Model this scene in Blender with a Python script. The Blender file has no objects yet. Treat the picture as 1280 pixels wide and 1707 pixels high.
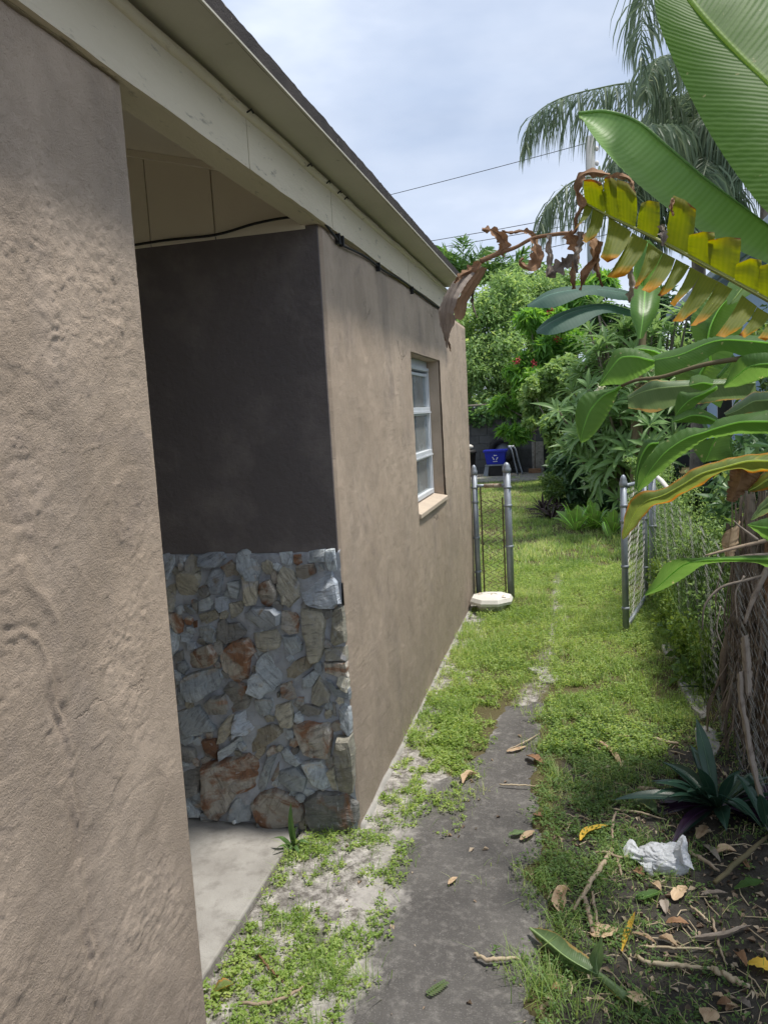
import bpy, math, random
import numpy as np
from mathutils import Vector, Matrix
rng = np.random.default_rng(7)
random.seed(7)
sc = bpy.context.scene
COL = sc.collection
# ------------------------------------------------------------------ camera, sky, sun, exposure
FPX, CAMH = 1300.0, 1.65
YAW, PITCH, ROLL = -0.2439, -0.12405, -0.05634
def cam_axes():
    fw = np.array([math.sin(YAW)*math.cos(PITCH), math.cos(YAW)*math.cos(PITCH), math.sin(PITCH)])
    rt = np.array([math.cos(YAW), -math.sin(YAW), 0.0]); up = np.cross(rt, fw)
    return np.array([rt*math.cos(ROLL)+up*math.sin(ROLL), -rt*math.sin(ROLL)+up*math.cos(ROLL), fw])
CM = cam_axes(); CC = np.array([0.0, 0.0, CAMH])
cd = bpy.data.cameras.new('camera'); cam = bpy.data.objects.new('camera', cd); COL.objects.link(cam)
cd.sensor_fit = 'VERTICAL'; cd.sensor_height = 36.0; cd.lens = FPX/1707.0*36.0
cd.clip_start = 0.02; cd.clip_end = 600.0
mw = Matrix.Identity(4)
for i in range(3):
    mw[i][0] = CM[0][i]; mw[i][1] = CM[1][i]; mw[i][2] = -CM[2][i]; mw[i][3] = CC[i]
cam.matrix_world = mw
sc.camera = cam

SUN_EL, SUN_AZ = math.radians(72), math.radians(11)      # azimuth measured from +X towards +Y
sundir = Vector((math.cos(SUN_EL)*math.cos(SUN_AZ), math.cos(SUN_EL)*math.sin(SUN_AZ), math.sin(SUN_EL)))
sd = bpy.data.lights.new('sun', 'SUN'); so = bpy.data.objects.new('sun', sd); COL.objects.link(so)
sd.energy = 2.9; sd.angle = math.radians(6.0); sd.color = (1.0, 0.95, 0.87)
so.rotation_euler = sundir.to_track_quat('Z', 'Y').to_euler()
so.location = (6, 2, 14)

W = bpy.data.worlds.new('World'); sc.world = W; W.use_nodes = True
wt = W.node_tree; wt.nodes.clear()
def nd(t, typ, ins=None, **props):
    n = t.nodes.new(typ)
    for k, v in props.items(): setattr(n, k, v)
    for k, v in (ins or {}).items():
        if isinstance(v, bpy.types.NodeSocket): t.links.new(v, n.inputs[k])
        else: n.inputs[k].default_value = v
    return n
def ramp(t, fac, stops, interp='LINEAR'):
    n = t.nodes.new('ShaderNodeValToRGB'); n.color_ramp.interpolation = interp
    e = n.color_ramp.elements
    while len(e) < len(stops): e.new(0.5)
    for el, (p, c) in zip(e, stops):
        el.position = p
        el.color = (c, c, c, 1) if isinstance(c, (int, float)) else (*c, 1)
    t.links.new(fac, n.inputs[0]); return n.outputs[0]
def mixc(t, fac, a, b, mode='MIX'):
    n = t.nodes.new('ShaderNodeMix'); n.data_type = 'RGBA'; n.blend_type = mode
    for s, v in ((n.inputs[0], fac), (n.inputs[6], a), (n.inputs[7], b)):
        if isinstance(v, bpy.types.NodeSocket): t.links.new(v, s)
        elif isinstance(v, (int, float)): s.default_value = v
        else: s.default_value = (*v[:3], 1)
    return n.outputs[2]
def mth(t, op, a, b=0.5, c=None):
    n = t.nodes.new('ShaderNodeMath'); n.operation = op
    for i, v in enumerate((a, b, c)):
        if v is None: continue
        if isinstance(v, bpy.types.NodeSocket): t.links.new(v, n.inputs[i])
        else: n.inputs[i].default_value = v
    return n.outputs[0]
sky = nd(wt, 'ShaderNodeTexSky', sky_type='NISHITA')
sky.sun_disc = False; sky.sun_elevation = SUN_EL; sky.sun_rotation = math.radians(90) - SUN_AZ
sky.air_density = 1.0; sky.dust_density = 2.0; sky.ozone_density = 1.0
tc = nd(wt, 'ShaderNodeTexCoord')
mp = nd(wt, 'ShaderNodeMapping', {'Vector': tc.outputs['Generated'], 'Scale': (1.0, 1.0, 2.6), 'Location': (0.35, 0.2, 0.1)})
cn = nd(wt, 'ShaderNodeTexNoise', {'Vector': mp.outputs[0], 'Scale': 1.7, 'Detail': 6.0, 'Roughness': 0.55, 'Distortion': 0.25})
cn2 = nd(wt, 'ShaderNodeTexNoise', {'Vector': mp.outputs[0], 'Scale': 3.1, 'Detail': 5.0, 'Roughness': 0.5})
cov = ramp(wt, cn.outputs[0], [(0.32, 0.80), (0.62, 0.98)])
ccol = ramp(wt, cn2.outputs[0], [(0.30, (2.3, 2.75, 3.6)), (0.50, (3.1, 3.5, 4.25)), (0.70, (4.5, 4.8, 5.35))])
skyc = mixc(wt, cov, sky.outputs[0], ccol)
bg = nd(wt, 'ShaderNodeBackground', {'Color': skyc, 'Strength': 0.15})
wo = nd(wt, 'ShaderNodeOutputWorld', {'Surface': bg.outputs[0]})
vs = sc.view_settings
sc.display_settings.display_device = 'sRGB'
vs.view_transform = 'Standard'; vs.look = 'None'; vs.exposure = 0.62; vs.gamma = 1.0; vs.use_curve_mapping = False
sc.render.engine = 'CYCLES'
try:
    sc.cycles.use_denoising = True; sc.cycles.max_bounces = 8; sc.cycles.transparent_max_bounces = 8
    sc.cycles.sample_clamp_indirect = 6.0
except Exception: pass

# ------------------------------------------------------------------ helpers
def ray(x, y): return CM.T @ np.array([(x-640)/FPX, (853.5-y)/FPX, 1.0])
def A(x, y, d): return CC + ray(x, y)*d                           # point seen at (x, y) of the photograph, d metres ahead
def onplane(x, y, ax, v):
    r = ray(x, y); return CC + r*((v-CC[ax])/r[ax])
def G(x, y, z=0.0): return onplane(x, y, 2, z)
def fbm(x, y, seed=0, octaves=4, gain=0.5):
    x = np.asarray(x, float); y = np.asarray(y, float); out = np.zeros(np.broadcast(x, y).shape); amp = 1.0; tot = 0
    for o in range(octaves):
        r = np.random.default_rng(seed*131+o); tab = r.random((256, 256))
        fx = x*(2**o)+37.1*o; fy = y*(2**o)+11.7*o
        ix = np.floor(fx).astype(int); iy = np.floor(fy).astype(int); u = fx-ix; v = fy-iy
        u = u*u*(3-2*u); v = v*v*(3-2*v)
        g = lambda a, b: tab[(ix+a) % 256, (iy+b) % 256]
        out = out+amp*((g(0, 0)*(1-u)+g(1, 0)*u)*(1-v)+(g(0, 1)*(1-u)+g(1, 1)*u)*v); tot += amp; amp *= gain
    return out/tot
def sst(a, b, x):
    t = np.clip((np.asarray(x, float)-a)/(b-a), 0, 1); return t*t*(3-2*t)
def wloc(o):
    v = Vector(o.location)
    while o.parent is not None: o = o.parent; v = v+Vector(o.location)
    return v
def mesh(name, verts, faces, m=None, parent=None, uv=None, attrs=None, smooth=False, link=True, loc=None):
    """one mesh object; faces: list of tuples or an (N,3|4) array; uv and attrs are per vertex"""
    me = bpy.data.meshes.new(name)
    verts = np.asarray(verts, np.float32).reshape(-1, 3)
    if loc is not None: verts = verts-np.asarray(loc, np.float32)
    if isinstance(faces, np.ndarray):
        nf, k = faces.shape
        me.vertices.add(len(verts)); me.vertices.foreach_set('co', verts.ravel())
        me.loops.add(nf*k); me.loops.foreach_set('vertex_index', faces.astype(np.int32).ravel())
        me.polygons.add(nf); me.polygons.foreach_set('loop_start', np.arange(0, nf*k, k, dtype=np.int32))
        me.update(calc_edges=True)
    else:
        me.from_pydata([tuple(map(float, v)) for v in verts], [], [tuple(int(i) for i in f) for f in faces])
    if uv is not None:
        ul = me.uv_layers.new(name='UVMap'); li = np.empty(len(me.loops), np.int32); me.loops.foreach_get('vertex_index', li)
        ul.data.foreach_set('uv', np.asarray(uv, np.float32)[li].ravel())
    for k, v in (attrs or {}).items():
        a = me.attributes.new(k, 'FLOAT', 'POINT'); a.data.foreach_set('value', np.asarray(v, np.float32).ravel())
    if smooth: me.polygons.foreach_set('use_smooth', np.ones(len(me.polygons), bool))
    me.validate()
    o = bpy.data.objects.new(name, me)
    if m is not None: me.materials.append(m)
    if link: COL.objects.link(o)
    if loc is not None: o.location = loc
    if parent is not None:
        o.parent = parent
        if loc is None: o.matrix_parent_inverse = Matrix.Identity(4)
        o.location = Vector(o.location)-wloc(parent)
    return o
def thing(name, label, cat, loc=(0, 0, 0), group=None):
    o = bpy.data.objects.new(name, None); COL.objects.link(o); o.empty_display_size = 0.1
    o.location = tuple(float(v) for v in loc); tag(o, label, cat, group); return o
def tag(o, label=None, cat=None, group=None, kind=None):
    for k, v in (('label', label), ('category', cat), ('group', group), ('kind', kind)):
        if v: o[k] = v
    return o
class MB:
    """collects shapes into one mesh"""
    def __init__(s): s.v = []; s.f = []; s.u = []
    def add(s, v, f, u=None):
        b = len(s.v); s.v += [tuple(map(float, p)) for p in v]; s.f += [tuple(int(i)+b for i in q) for q in f]
        s.u += [tuple(map(float, p)) for p in u] if u is not None else [(0.0, 0.0)]*len(v); return s
    def box(s, x0, x1, y0, y1, z0, z1):
        v = [(x, y, z) for z in (z0, z1) for y in (y0, y1) for x in (x0, x1)]
        return s.add(v, [(0, 2, 3, 1), (4, 5, 7, 6), (0, 1, 5, 4), (2, 6, 7, 3), (0, 4, 6, 2), (1, 3, 7, 5)])
    def prism(s, poly, y0, y1):
        """polygon in (x,z), extruded along y"""
        n = len(poly); v = [(x, y0, z) for x, z in poly]+[(x, y1, z) for x, z in poly]
        return s.add(v, [tuple(range(n)), tuple(range(2*n-1, n-1, -1))]+[(i, i+n, (i+1) % n+n, (i+1) % n) for i in range(n)])
    def tube(s, pts, rad, n=8, cap=True):
        v, f, u = tube(pts, rad, n, cap); return s.add(v, f, u)
    def lathe(s, prof, c=(0, 0, 0), n=16, ph=0):
        v = []; m = len(prof)
        for r, z in prof:
            for k in range(n):
                a = 2*math.pi*(k+ph)/n; v.append((c[0]+r*math.cos(a), c[1]+r*math.sin(a), c[2]+z))
        f = [(i*n+k, i*n+(k+1) % n, (i+1)*n+(k+1) % n, (i+1)*n+k) for i in range(m-1) for k in range(n)]
        f.append(tuple(range(n-1, -1, -1))); f.append(tuple((m-1)*n+k for k in range(n)))
        return s.add(v, f)
    def build(s, name, m, parent=None, smooth=False, loc=None, bevel=0):
        o = mesh(name, s.v, s.f, m, parent, uv=s.u, smooth=smooth, loc=loc)
        if bevel:
            b = o.modifiers.new('bevel', 'BEVEL'); b.width = bevel; b.segments = 2; b.limit_method = 'ANGLE'
        return o
def catmull(P, n):
    P = np.asarray(P, float); k = len(P)
    if k == 2: return P[0]+(P[1]-P[0])*np.linspace(0, 1, n)[:, None]
    Q = np.vstack([2*P[0]-P[1], P, 2*P[-1]-P[-2]])
    d = np.r_[0, np.cumsum(np.linalg.norm(np.diff(P, axis=0), axis=1)+1e-6)]; t = np.interp(np.linspace(0, d[-1], n), d, np.arange(k))
    i = np.clip(t.astype(int), 0, k-2); u = (t-i)[:, None]
    a, b, c, e = Q[i], Q[i+1], Q[i+2], Q[i+3]
    return 0.5*(2*b+(c-a)*u+(2*a-5*b+4*c-e)*u**2+(3*b-a-3*c+e)*u**3)
def tube(pts, rad, n=8, cap=True):
    p = np.asarray(pts, float); m = len(p)
    r = np.asarray(rad, float)*np.ones(m) if np.ndim(rad) == 0 else np.interp(np.linspace(0, 1, m), np.linspace(0, 1, len(rad)), rad)
    t = np.gradient(p, axis=0); t /= np.linalg.norm(t, axis=1)[:, None]+1e-9
    ref = np.array([0, 0, 1.0]) if abs(t[0][2]) < 0.9 else np.array([1.0, 0, 0])
    v = []; u = []
    a = np.cross(t[0], ref); a /= np.linalg.norm(a)
    for i in range(m):
        a = a-t[i]*(a@t[i]); a /= np.linalg.norm(a)+1e-9; b = np.cross(t[i], a)
        for k in range(n):
            g = 2*math.pi*k/n; v.append(p[i]+r[i]*(math.cos(g)*a+math.sin(g)*b)); u.append((k/n, i/(m-1)))
    f = [(i*n+k, i*n+(k+1) % n, (i+1)*n+(k+1) % n, (i+1)*n+k) for i in range(m-1) for k in range(n)]
    if cap: f += [tuple(range(n-1, -1, -1)), tuple((m-1)*n+k for k in range(n))]
    return v, f, u
def leaf3(name, L, Mi, Rr, m, parent=None, nu=48, nv=7, camber=0.03, ripple=0.004, rip_n=26, seed=1, midrib=0.006, loc=None, pleat=(0, 0)):
    """a leaf blade from its left edge, midrib and right edge, with rippled halves, and its midrib as a sub-part-like ridge in the same blade"""
    L, Mi, Rr = (catmull(q, nu) for q in (L, Mi, Rr))
    V = []; U = []; t = np.linspace(0, 1, nu)
    w = 2*nv+1; r0 = np.random.default_rng(seed)
    ph = r0.random(4)*6
    for j in range(w):
        s = (j-nv)/nv
        E = L if s < 0 else Rr; a = abs(s)
        p = Mi+(E-Mi)*a
        d = E-Mi; tn = np.gradient(Mi, axis=0)
        nrm = np.cross(tn, d); nrm /= np.linalg.norm(nrm, axis=1)[:, None]+1e-9
        if s < 0: nrm = -nrm
        wd = np.linalg.norm(d, axis=1)
        h = camber*np.sin(a*math.pi)*wd/0.15 + ripple*a*np.sin(rip_n*t*6.28+a*2.0+ph[0])*np.minimum(1, wd/0.05)*(0.5+0.5*np.sin(t*9+ph[1])) + 0.35*ripple*a*np.sin(rip_n*2.3*t*6.28+ph[2])
        if pleat[0]: h = h+pleat[0]*np.sin(s*pleat[1]+ph[3]+1.5*np.sin(t*2.2+ph[1]))*np.sin(np.clip(t*1.15, 0, 1)*math.pi)**.5*np.minimum(1, wd/0.03)
        V.append(p+nrm*h[:, None]); U.append(np.stack([np.full(nu, s*0.5+0.5), t], 1))
    V = np.concatenate(V); U = np.concatenate(U)
    i, j = np.meshgrid(np.arange(nu-1), np.arange(w-1))
    a = (j*nu+i).ravel(); F = np.stack([a, a+1, a+nu+1, a+nu], 1)
    if midrib > 0:
        tv, tf, tu = tube(Mi, [midrib, midrib*0.8, midrib*0.5, midrib*0.2], 6)
        tu = [(0.5, q[1]) for q in tu]
        fl = [tuple(q) for q in F]+[tuple(k+len(V) for k in q) for q in tf]
        return mesh(name, np.vstack([V, tv]), fl, m, parent, uv=np.vstack([U, tu]), smooth=True, loc=loc)
    return mesh(name, V, F, m, parent, uv=U, smooth=True, loc=loc)

# ------------------------------------------------------------------ materials
def newmat(name):
    m = bpy.data.materials.new(name); m.use_nodes = True; t = m.node_tree; t.nodes.clear()
    o = t.nodes.new('ShaderNodeOutputMaterial'); return m, t, o
def pos(t): return nd(t, 'ShaderNodeNewGeometry').outputs['Position']
def objc(t): return nd(t, 'ShaderNodeTexCoord').outputs['Object']
def noise(t, v, s, d=4.0, r=0.55, dist=0.0): return nd(t, 'ShaderNodeTexNoise', {'Vector': v, 'Scale': s, 'Detail': d, 'Roughness': r, 'Distortion': dist}).outputs[0]
def stretch(t, v, sc_): return nd(t, 'ShaderNodeMapping', {'Vector': v, 'Scale': sc_}).outputs[0]
def bump(t, h, dist, strength=1.0, nrm=None):
    ins = {'Height': h, 'Distance': dist, 'Strength': strength}
    if nrm is not None: ins['Normal'] = nrm
    return nd(t, 'ShaderNodeBump', ins).outputs[0]
def finish(t, o, col, rough=0.8, nrm=None, spec=0.3, metal=0.0, **kw):
    ins = {'Base Color': col if isinstance(col, bpy.types.NodeSocket) else (*col, 1), 'Roughness': rough, 'Specular IOR Level': spec, 'Metallic': metal}
    if nrm is not None: ins['Normal'] = nrm
    ins.update(kw); b = nd(t, 'ShaderNodeBsdfPrincipled', ins); t.links.new(b.outputs[0], o.inputs[0]); return b
def rough_mat(name, c1, c2, s1=3.0, c3=None, s3=8.0, th=(0.55, 0.7), rough=0.85, bs=60.0, bd=0.002, spec=0.25, metal=0.0, stretchv=None, coord='pos', bs2=None, bd2=0.0, vary=0.0):
    m, t, o = newmat(name); v = pos(t) if coord == 'pos' else objc(t)
    if stretchv: v = stretch(t, v, stretchv)
    col = mixc(t, ramp(t, noise(t, v, s1, 5, 0.6), [(0.35, 0.0), (0.65, 1.0)]), c1, c2)
    if c3: col = mixc(t, ramp(t, noise(t, v, s3, 6, 0.65), [(th[0], 0.0), (th[1], 1.0)]), col, c3)
    if vary:
        rn = nd(t, 'ShaderNodeObjectInfo').outputs['Random']
        h = nd(t, 'ShaderNodeHueSaturation', {'Color': col, 'Hue': mth(t, 'MULTIPLY_ADD', rn, 0.04*vary, 0.5-0.02*vary), 'Value': mth(t, 'MULTIPLY_ADD', rn, 0.7*vary, 1-0.35*vary)})
        col = h.outputs[0]
    n = bump(t, noise(t, v, bs, 6, 0.65), bd)
    if bs2: n = bump(t, noise(t, v, bs2, 4, 0.6), bd2, 1.0, n)
    finish(t, o, col, rough, n, spec, metal); return m
def leaf_shader(t, o, col, nrm=None, rough=0.45, trans=0.35, tcol=None, spec=0.4):
    ins = {'Base Color': col, 'Roughness': rough, 'Specular IOR Level': spec}
    if nrm is not None: ins['Normal'] = nrm
    b = nd(t, 'ShaderNodeBsdfPrincipled', ins)
    if tcol is None:
        tcol = nd(t, 'ShaderNodeHueSaturation', {'Color': col, 'Hue': 0.475, 'Saturation': 1.15, 'Value': 2.0}).outputs[0]
    tr = nd(t, 'ShaderNodeBsdfTranslucent', {'Color': tcol})
    mx = nd(t, 'ShaderNodeMixShader', {0: trans, 1: b.outputs[0], 2: tr.outputs[0]})
    t.links.new(mx.outputs[0], o.inputs[0])
def cloud_mat(name, c1, c2, c3, trans=0.35, rough=0.5):
    """small leaves: colour by the per-leaf random attribute"""
    m, t, o = newmat(name); a = nd(t, 'ShaderNodeAttribute', attribute_name='rnd').outputs['Fac']
    col = ramp(t, a, [(0.0, c1), (0.55, c2), (1.0, c3)]); leaf_shader(t, o, col, None, rough, trans); return m
def blade_mat(name, base, vein, edge=None, edge_w=0.12, spots=None, trans=0.4, rough=0.38, nveins=70.0, mid=None, patch=None, patch_r=(0.5, 0.65), slant=0.5, tcol_gain=2.2, vstr=0.5):
    """large leaf: UV x runs edge to edge, y runs stalk to tip; fine cross veins, paler midrib, optional dry edges"""
    m, t, o = newmat(name); uv = nd(t, 'ShaderNodeUVMap').outputs[0]
    sp = nd(t, 'ShaderNodeSeparateXYZ', {0: uv}); x, y = sp.outputs[0], sp.outputs[1]
    d = mth(t, 'ABSOLUTE', mth(t, 'SUBTRACT', x, 0.5)); d = mth(t, 'MULTIPLY', d, 2.0)
    P_ = pos(t); nz = noise(t, P_, 9.0, 5, 0.6)
    yy = mth(t, 'ADD', y, mth(t, 'MULTIPLY', d, slant*0.12)); yy = mth(t, 'ADD', yy, mth(t, 'MULTIPLY', nz, 0.006))
    wv = mth(t, 'SINE', mth(t, 'MULTIPLY', yy, nveins*6.283)); w2 = mth(t, 'SINE', mth(t, 'MULTIPLY', yy, nveins*6.283*0.23))
    vv = mth(t, 'MULTIPLY_ADD', wv, 0.28, mth(t, 'MULTIPLY_ADD', w2, 0.22, 0.5))
    col = mixc(t, mth(t, 'MULTIPLY', vv, vstr), base, vein)
    col = mixc(t, ramp(t, noise(t, P_, 5.0, 3, 0.5), [(0.3, 0.0), (0.75, 0.55)]), col, tuple(0.72*q for q in base))
    if patch is not None: col = mixc(t, ramp(t, noise(t, P_, 7.0, 4, 0.6, 0.4), [(patch_r[0], 0.0), (patch_r[1], 1.0)]), col, patch)
    if spots is not None: col = mixc(t, ramp(t, noise(t, P_, 42.0, 3, 0.5), [(0.68, 0.0), (0.73, 1.0)]), col, spots)
    if edge is not None:
        e = mth(t, 'ADD', d, mth(t, 'MULTIPLY', mth(t, 'SUBTRACT', nz, 0.5), 0.9))
        col = mixc(t, ramp(t, e, [(1-edge_w*2, 0.0), (1-edge_w*0.6, 1.0)]), col, edge)
    col = mixc(t, ramp(t, d, [(0.015, 1.0), (0.05, 0.0)]), col, mid or tuple(min(1, q*1.8+0.02) for q in vein))
    h = mth(t, 'ADD', vv, mth(t, 'MULTIPLY', noise(t, P_, 120.0, 3), 0.3))
    leaf_shader(t, o, col, bump(t, h, 0.0012, 0.6), rough, trans, nd(t, 'ShaderNodeHueSaturation', {'Color': col, 'Hue': 0.478, 'Saturation': 1.1, 'Value': tcol_gain}).outputs[0])
    return m
# ------------------------------------------------------------------ the materials of the place
def stucco_mat(name, c1, c2, dirt, low=None):
    m, t, o = newmat(name); v = pos(t)
    col = mixc(t, ramp(t, noise(t, v, 1.6, 5, 0.6), [(0.3, 0.0), (0.7, 1.0)]), c1, c2)
    # rain streaks and grime: stretched down the wall
    st = noise(t, stretch(t, v, (2.4, 2.4, 0.6)), 1.5, 6, 0.65)
    col = mixc(t, ramp(t, st, [(0.50, 0.0), (0.74, 0.62)]), col, dirt)
    col = mixc(t, ramp(t, noise(t, v, 14.0, 6, 0.7), [(0.58, 0.0), (0.75, 0.35)]), col, dirt)
    z = nd(t, 'ShaderNodeSeparateXYZ', {0: v}).outputs[2]
    spl = mth(t, 'ADD', z, mth(t, 'MULTIPLY', noise(t, v, 4.0, 5, 0.65), 0.9))
    col = mixc(t, ramp(t, mth(t, 'MULTIPLY', spl, 0.5), [(0.20, 0.80), (0.50, 0.45), (0.85, 0.0)]), col, low or dirt)          # splashed soil along the foot
    col = mixc(t, ramp(t, noise(t, v, 170.0, 3, 0.6), [(0.64, 0.0), (0.72, 0.25)]), col, (0.06, 0.05, 0.045))
    # broad grey-purple smudges, hairline cracks, smooth and gritty patches, slanting trowel drags
    col = mixc(t, ramp(t, noise(t, v, 2.3, 6, 0.7, 0.6), [(0.56, 0.0), (0.72, 0.55)]), col, (0.24, 0.20, 0.185))
    dv = nd(t, 'ShaderNodeVectorMath', {0: v, 1: nd(t, 'ShaderNodeVectorMath', {0: nd(t, 'ShaderNodeTexNoise', {'Vector': v, 'Scale': 5.0, 'Detail': 6.0, 'Roughness': 0.7}).outputs[1], 1: (0.22, 0.22, 0.22)}, operation='MULTIPLY').outputs[0]}, operation='ADD').outputs[0]
    ve = nd(t, 'ShaderNodeTexVoronoi', {'Vector': dv, 'Scale': 1.7}, feature='DISTANCE_TO_EDGE').outputs[0]
    crack = mth(t, 'MULTIPLY', ramp(t, ve, [(0.0, 1.0), (0.010, 0.0)]), ramp(t, noise(t, v, 2.1, 3), [(0.60, 0.0), (0.68, 1.0)]))
    col = mixc(t, mth(t, 'MULTIPLY', crack, 0.3), col, (0.10, 0.08, 0.07))
    grit = ramp(t, noise(t, v, 3.4, 5, 0.65), [(0.36, 0.25), (0.60, 1.0)])
    gh = mth(t, 'MULTIPLY', noise(t, v, 240.0, 5, 0.72), grit)
    gv = nd(t, 'ShaderNodeTexVoronoi', {'Vector': v, 'Scale': 75.0}).outputs[0]
    pit = mth(t, 'MULTIPLY', ramp(t, gv, [(0.05, 0.0), (0.16, 1.0)]), 0.35)
    dr = nd(t, 'ShaderNodeMapping', {'Vector': v, 'Rotation': (math.radians(-38), 0, 0), 'Scale': (6.0, 5.0, 46.0)}).outputs[0]
    drag = mth(t, 'MULTIPLY', noise(t, dr, 1.0, 5, 0.65, 0.5), ramp(t, noise(t, v, 1.9, 4, 0.6), [(0.50, 0.0), (0.62, 1.0)]))
    lump = noise(t, v, 17.0, 5, 0.62, 0.3)
    n = bump(t, lump, 0.0045); n = bump(t, drag, 0.0036, 1.0, n); n = bump(t, gh, 0.0075, 1.0, n); n = bump(t, pit, 0.002, 0.8, n)
    n = bump(t, mth(t, 'SUBTRACT', 0.0, crack), 0.004, 1.0, n)
    finish(t, o, col, 0.88, n, 0.2); return m
M_STUCCO = stucco_mat('tan_stucco', (0.53, 0.425, 0.33), (0.465, 0.368, 0.282), (0.31, 0.26, 0.22), (0.27, 0.225, 0.19))
M_DARKWALL = rough_mat('charcoal_paint', (0.122, 0.107, 0.106), (0.145, 0.127, 0.125), 2.0, (0.215, 0.19, 0.178), 4.0, (0.50, 0.80), 0.7, 50, 0.005, 0.3, bs2=9.0, bd2=0.006)
M_CREAM = rough_mat('cream_paint', (0.72, 0.64, 0.49), (0.66, 0.585, 0.44), 3.0, (0.24, 0.21, 0.16), 22.0, (0.60, 0.74), 0.7, 30, 0.003, 0.3, stretchv=(2.0, 0.5, 2.0), bs2=140, bd2=0.0012)
M_BOARD = rough_mat('cream_board', (0.82, 0.745, 0.60), (0.78, 0.70, 0.565), 2.0, (0.2, 0.17, 0.13), 30.0, (0.7, 0.82), 0.75, 80, 0.001)
M_SOFFIT = rough_mat('grey_green_soffit', (0.56, 0.535, 0.45), (0.50, 0.48, 0.40), 2.5, (0.13, 0.12, 0.09), 18.0, (0.66, 0.8), 0.75, 60, 0.0015)
M_ROOFEDGE = rough_mat('tarred_roof_edge', (0.045, 0.04, 0.038), (0.07, 0.06, 0.055), 12.0, (0.36, 0.31, 0.27), 16.0, (0.66, 0.72), 0.85, 160, 0.003)
M_MORTAR = rough_mat('grey_mortar', (0.343, 0.362, 0.400), (0.411, 0.429, 0.458), 7.0, (0.209, 0.220, 0.247), 16.0, (0.5, 0.75), 0.8, 45, 0.006, bs2=150, bd2=0.002)
def stone_mat(name, c1, c2, c3, th=(0.52, 0.66)):
    m, t, o = newmat(name); oi = nd(t, 'ShaderNodeObjectInfo').outputs['Random']
    v = nd(t, 'ShaderNodeVectorMath', {0: pos(t), 1: nd(t, 'ShaderNodeCombineXYZ', {0: mth(t, 'MULTIPLY', oi, 31.0), 1: mth(t, 'MULTIPLY', oi, 17.0), 2: mth(t, 'MULTIPLY', oi, 7.0)}).outputs[0]}, operation='ADD').outputs[0]
    rot = nd(t, 'ShaderNodeVectorRotate', {'Vector': v, 'Angle': mth(t, 'MULTIPLY', oi, 5.0), 'Axis': (0, 1, 0)}).outputs[0]
    sv = stretch(t, rot, (1.5, 1.0, 0.8))
    col = mixc(t, ramp(t, noise(t, sv, 14.0, 6, 0.65, 0.4), [(0.35, 0.0), (0.65, 1.0)]), c1, c2)
    col = mixc(t, ramp(t, noise(t, sv, 8.0, 5, 0.6, 0.6), [(th[0], 0.0), (th[1], 1.0)]), col, c3)
    col = nd(t, 'ShaderNodeHueSaturation', {'Color': col, 'Saturation': 1.0, 'Value': mth(t, 'MULTIPLY_ADD', oi, 0.75, 0.78)}).outputs[0]
    col = mixc(t, ramp(t, noise(t, sv, 46.0, 5, 0.7), [(0.58, 0.0), (0.72, 0.6)]), col, (0.06, 0.055, 0.055))
    col = mixc(t, ramp(t, noise(t, stretch(t, rot, (1.0, 1.0, 6.0)), 12.0, 5, 0.7), [(0.52, 0.0), (0.66, 0.55)]), col, (0.09, 0.085, 0.085))
    col = mixc(t, ramp(t, noise(t, sv, 30.0, 4, 0.65), [(0.60, 0.0), (0.70, 0.6)]), col, (0.5, 0.52, 0.54))
    n = bump(t, noise(t, stretch(t, rot, (1.0, 1.0, 5.0)), 9.0, 6, 0.75, 0.3), 0.022); n = bump(t, noise(t, sv, 60.0, 6, 0.75), 0.006, 1.0, n)
    finish(t, o, col, 0.7, n, 0.3); return m
M_STONE = {'b': stone_mat('blue_grey_stone', (0.347, 0.389, 0.430), (0.513, 0.554, 0.575), (0.473, 0.379, 0.267), (0.58, 0.72)),
           'w': stone_mat('pale_stone', (0.419, 0.469, 0.539), (0.548, 0.589, 0.639), (0.299, 0.239, 0.170), (0.6, 0.72)),  # pale stones, white-blue sky glint put into their colour
           'r': stone_mat('rusty_stone', (0.383, 0.355, 0.316), (0.517, 0.477, 0.411), (0.279, 0.149, 0.089), (0.47, 0.58)),
           'g': stone_mat('olive_grey_stone', (0.370, 0.350, 0.287), (0.533, 0.502, 0.410), (0.410, 0.410, 0.431), (0.55, 0.7)),
           't': stone_mat('tan_stone', (0.360, 0.324, 0.252), (0.444, 0.402, 0.318), (0.312, 0.228, 0.144), (0.56, 0.7)),
           'd': stone_mat('dark_stone', (0.218, 0.218, 0.208), (0.338, 0.328, 0.305), (0.328, 0.164, 0.087), (0.56, 0.68))}
M_CONC = rough_mat('pale_concrete', (0.38, 0.365, 0.34), (0.29, 0.275, 0.255), 5.0, (0.17, 0.155, 0.14), 11.0, (0.50, 0.8), 0.85, 90, 0.0022, bs2=300, bd2=0.001)
M_KERB = rough_mat('old_concrete', (0.33, 0.31, 0.28), (0.25, 0.235, 0.21), 9.0, (0.10, 0.10, 0.075), 14.0, (0.52, 0.72), 0.9, 70, 0.004)
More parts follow.
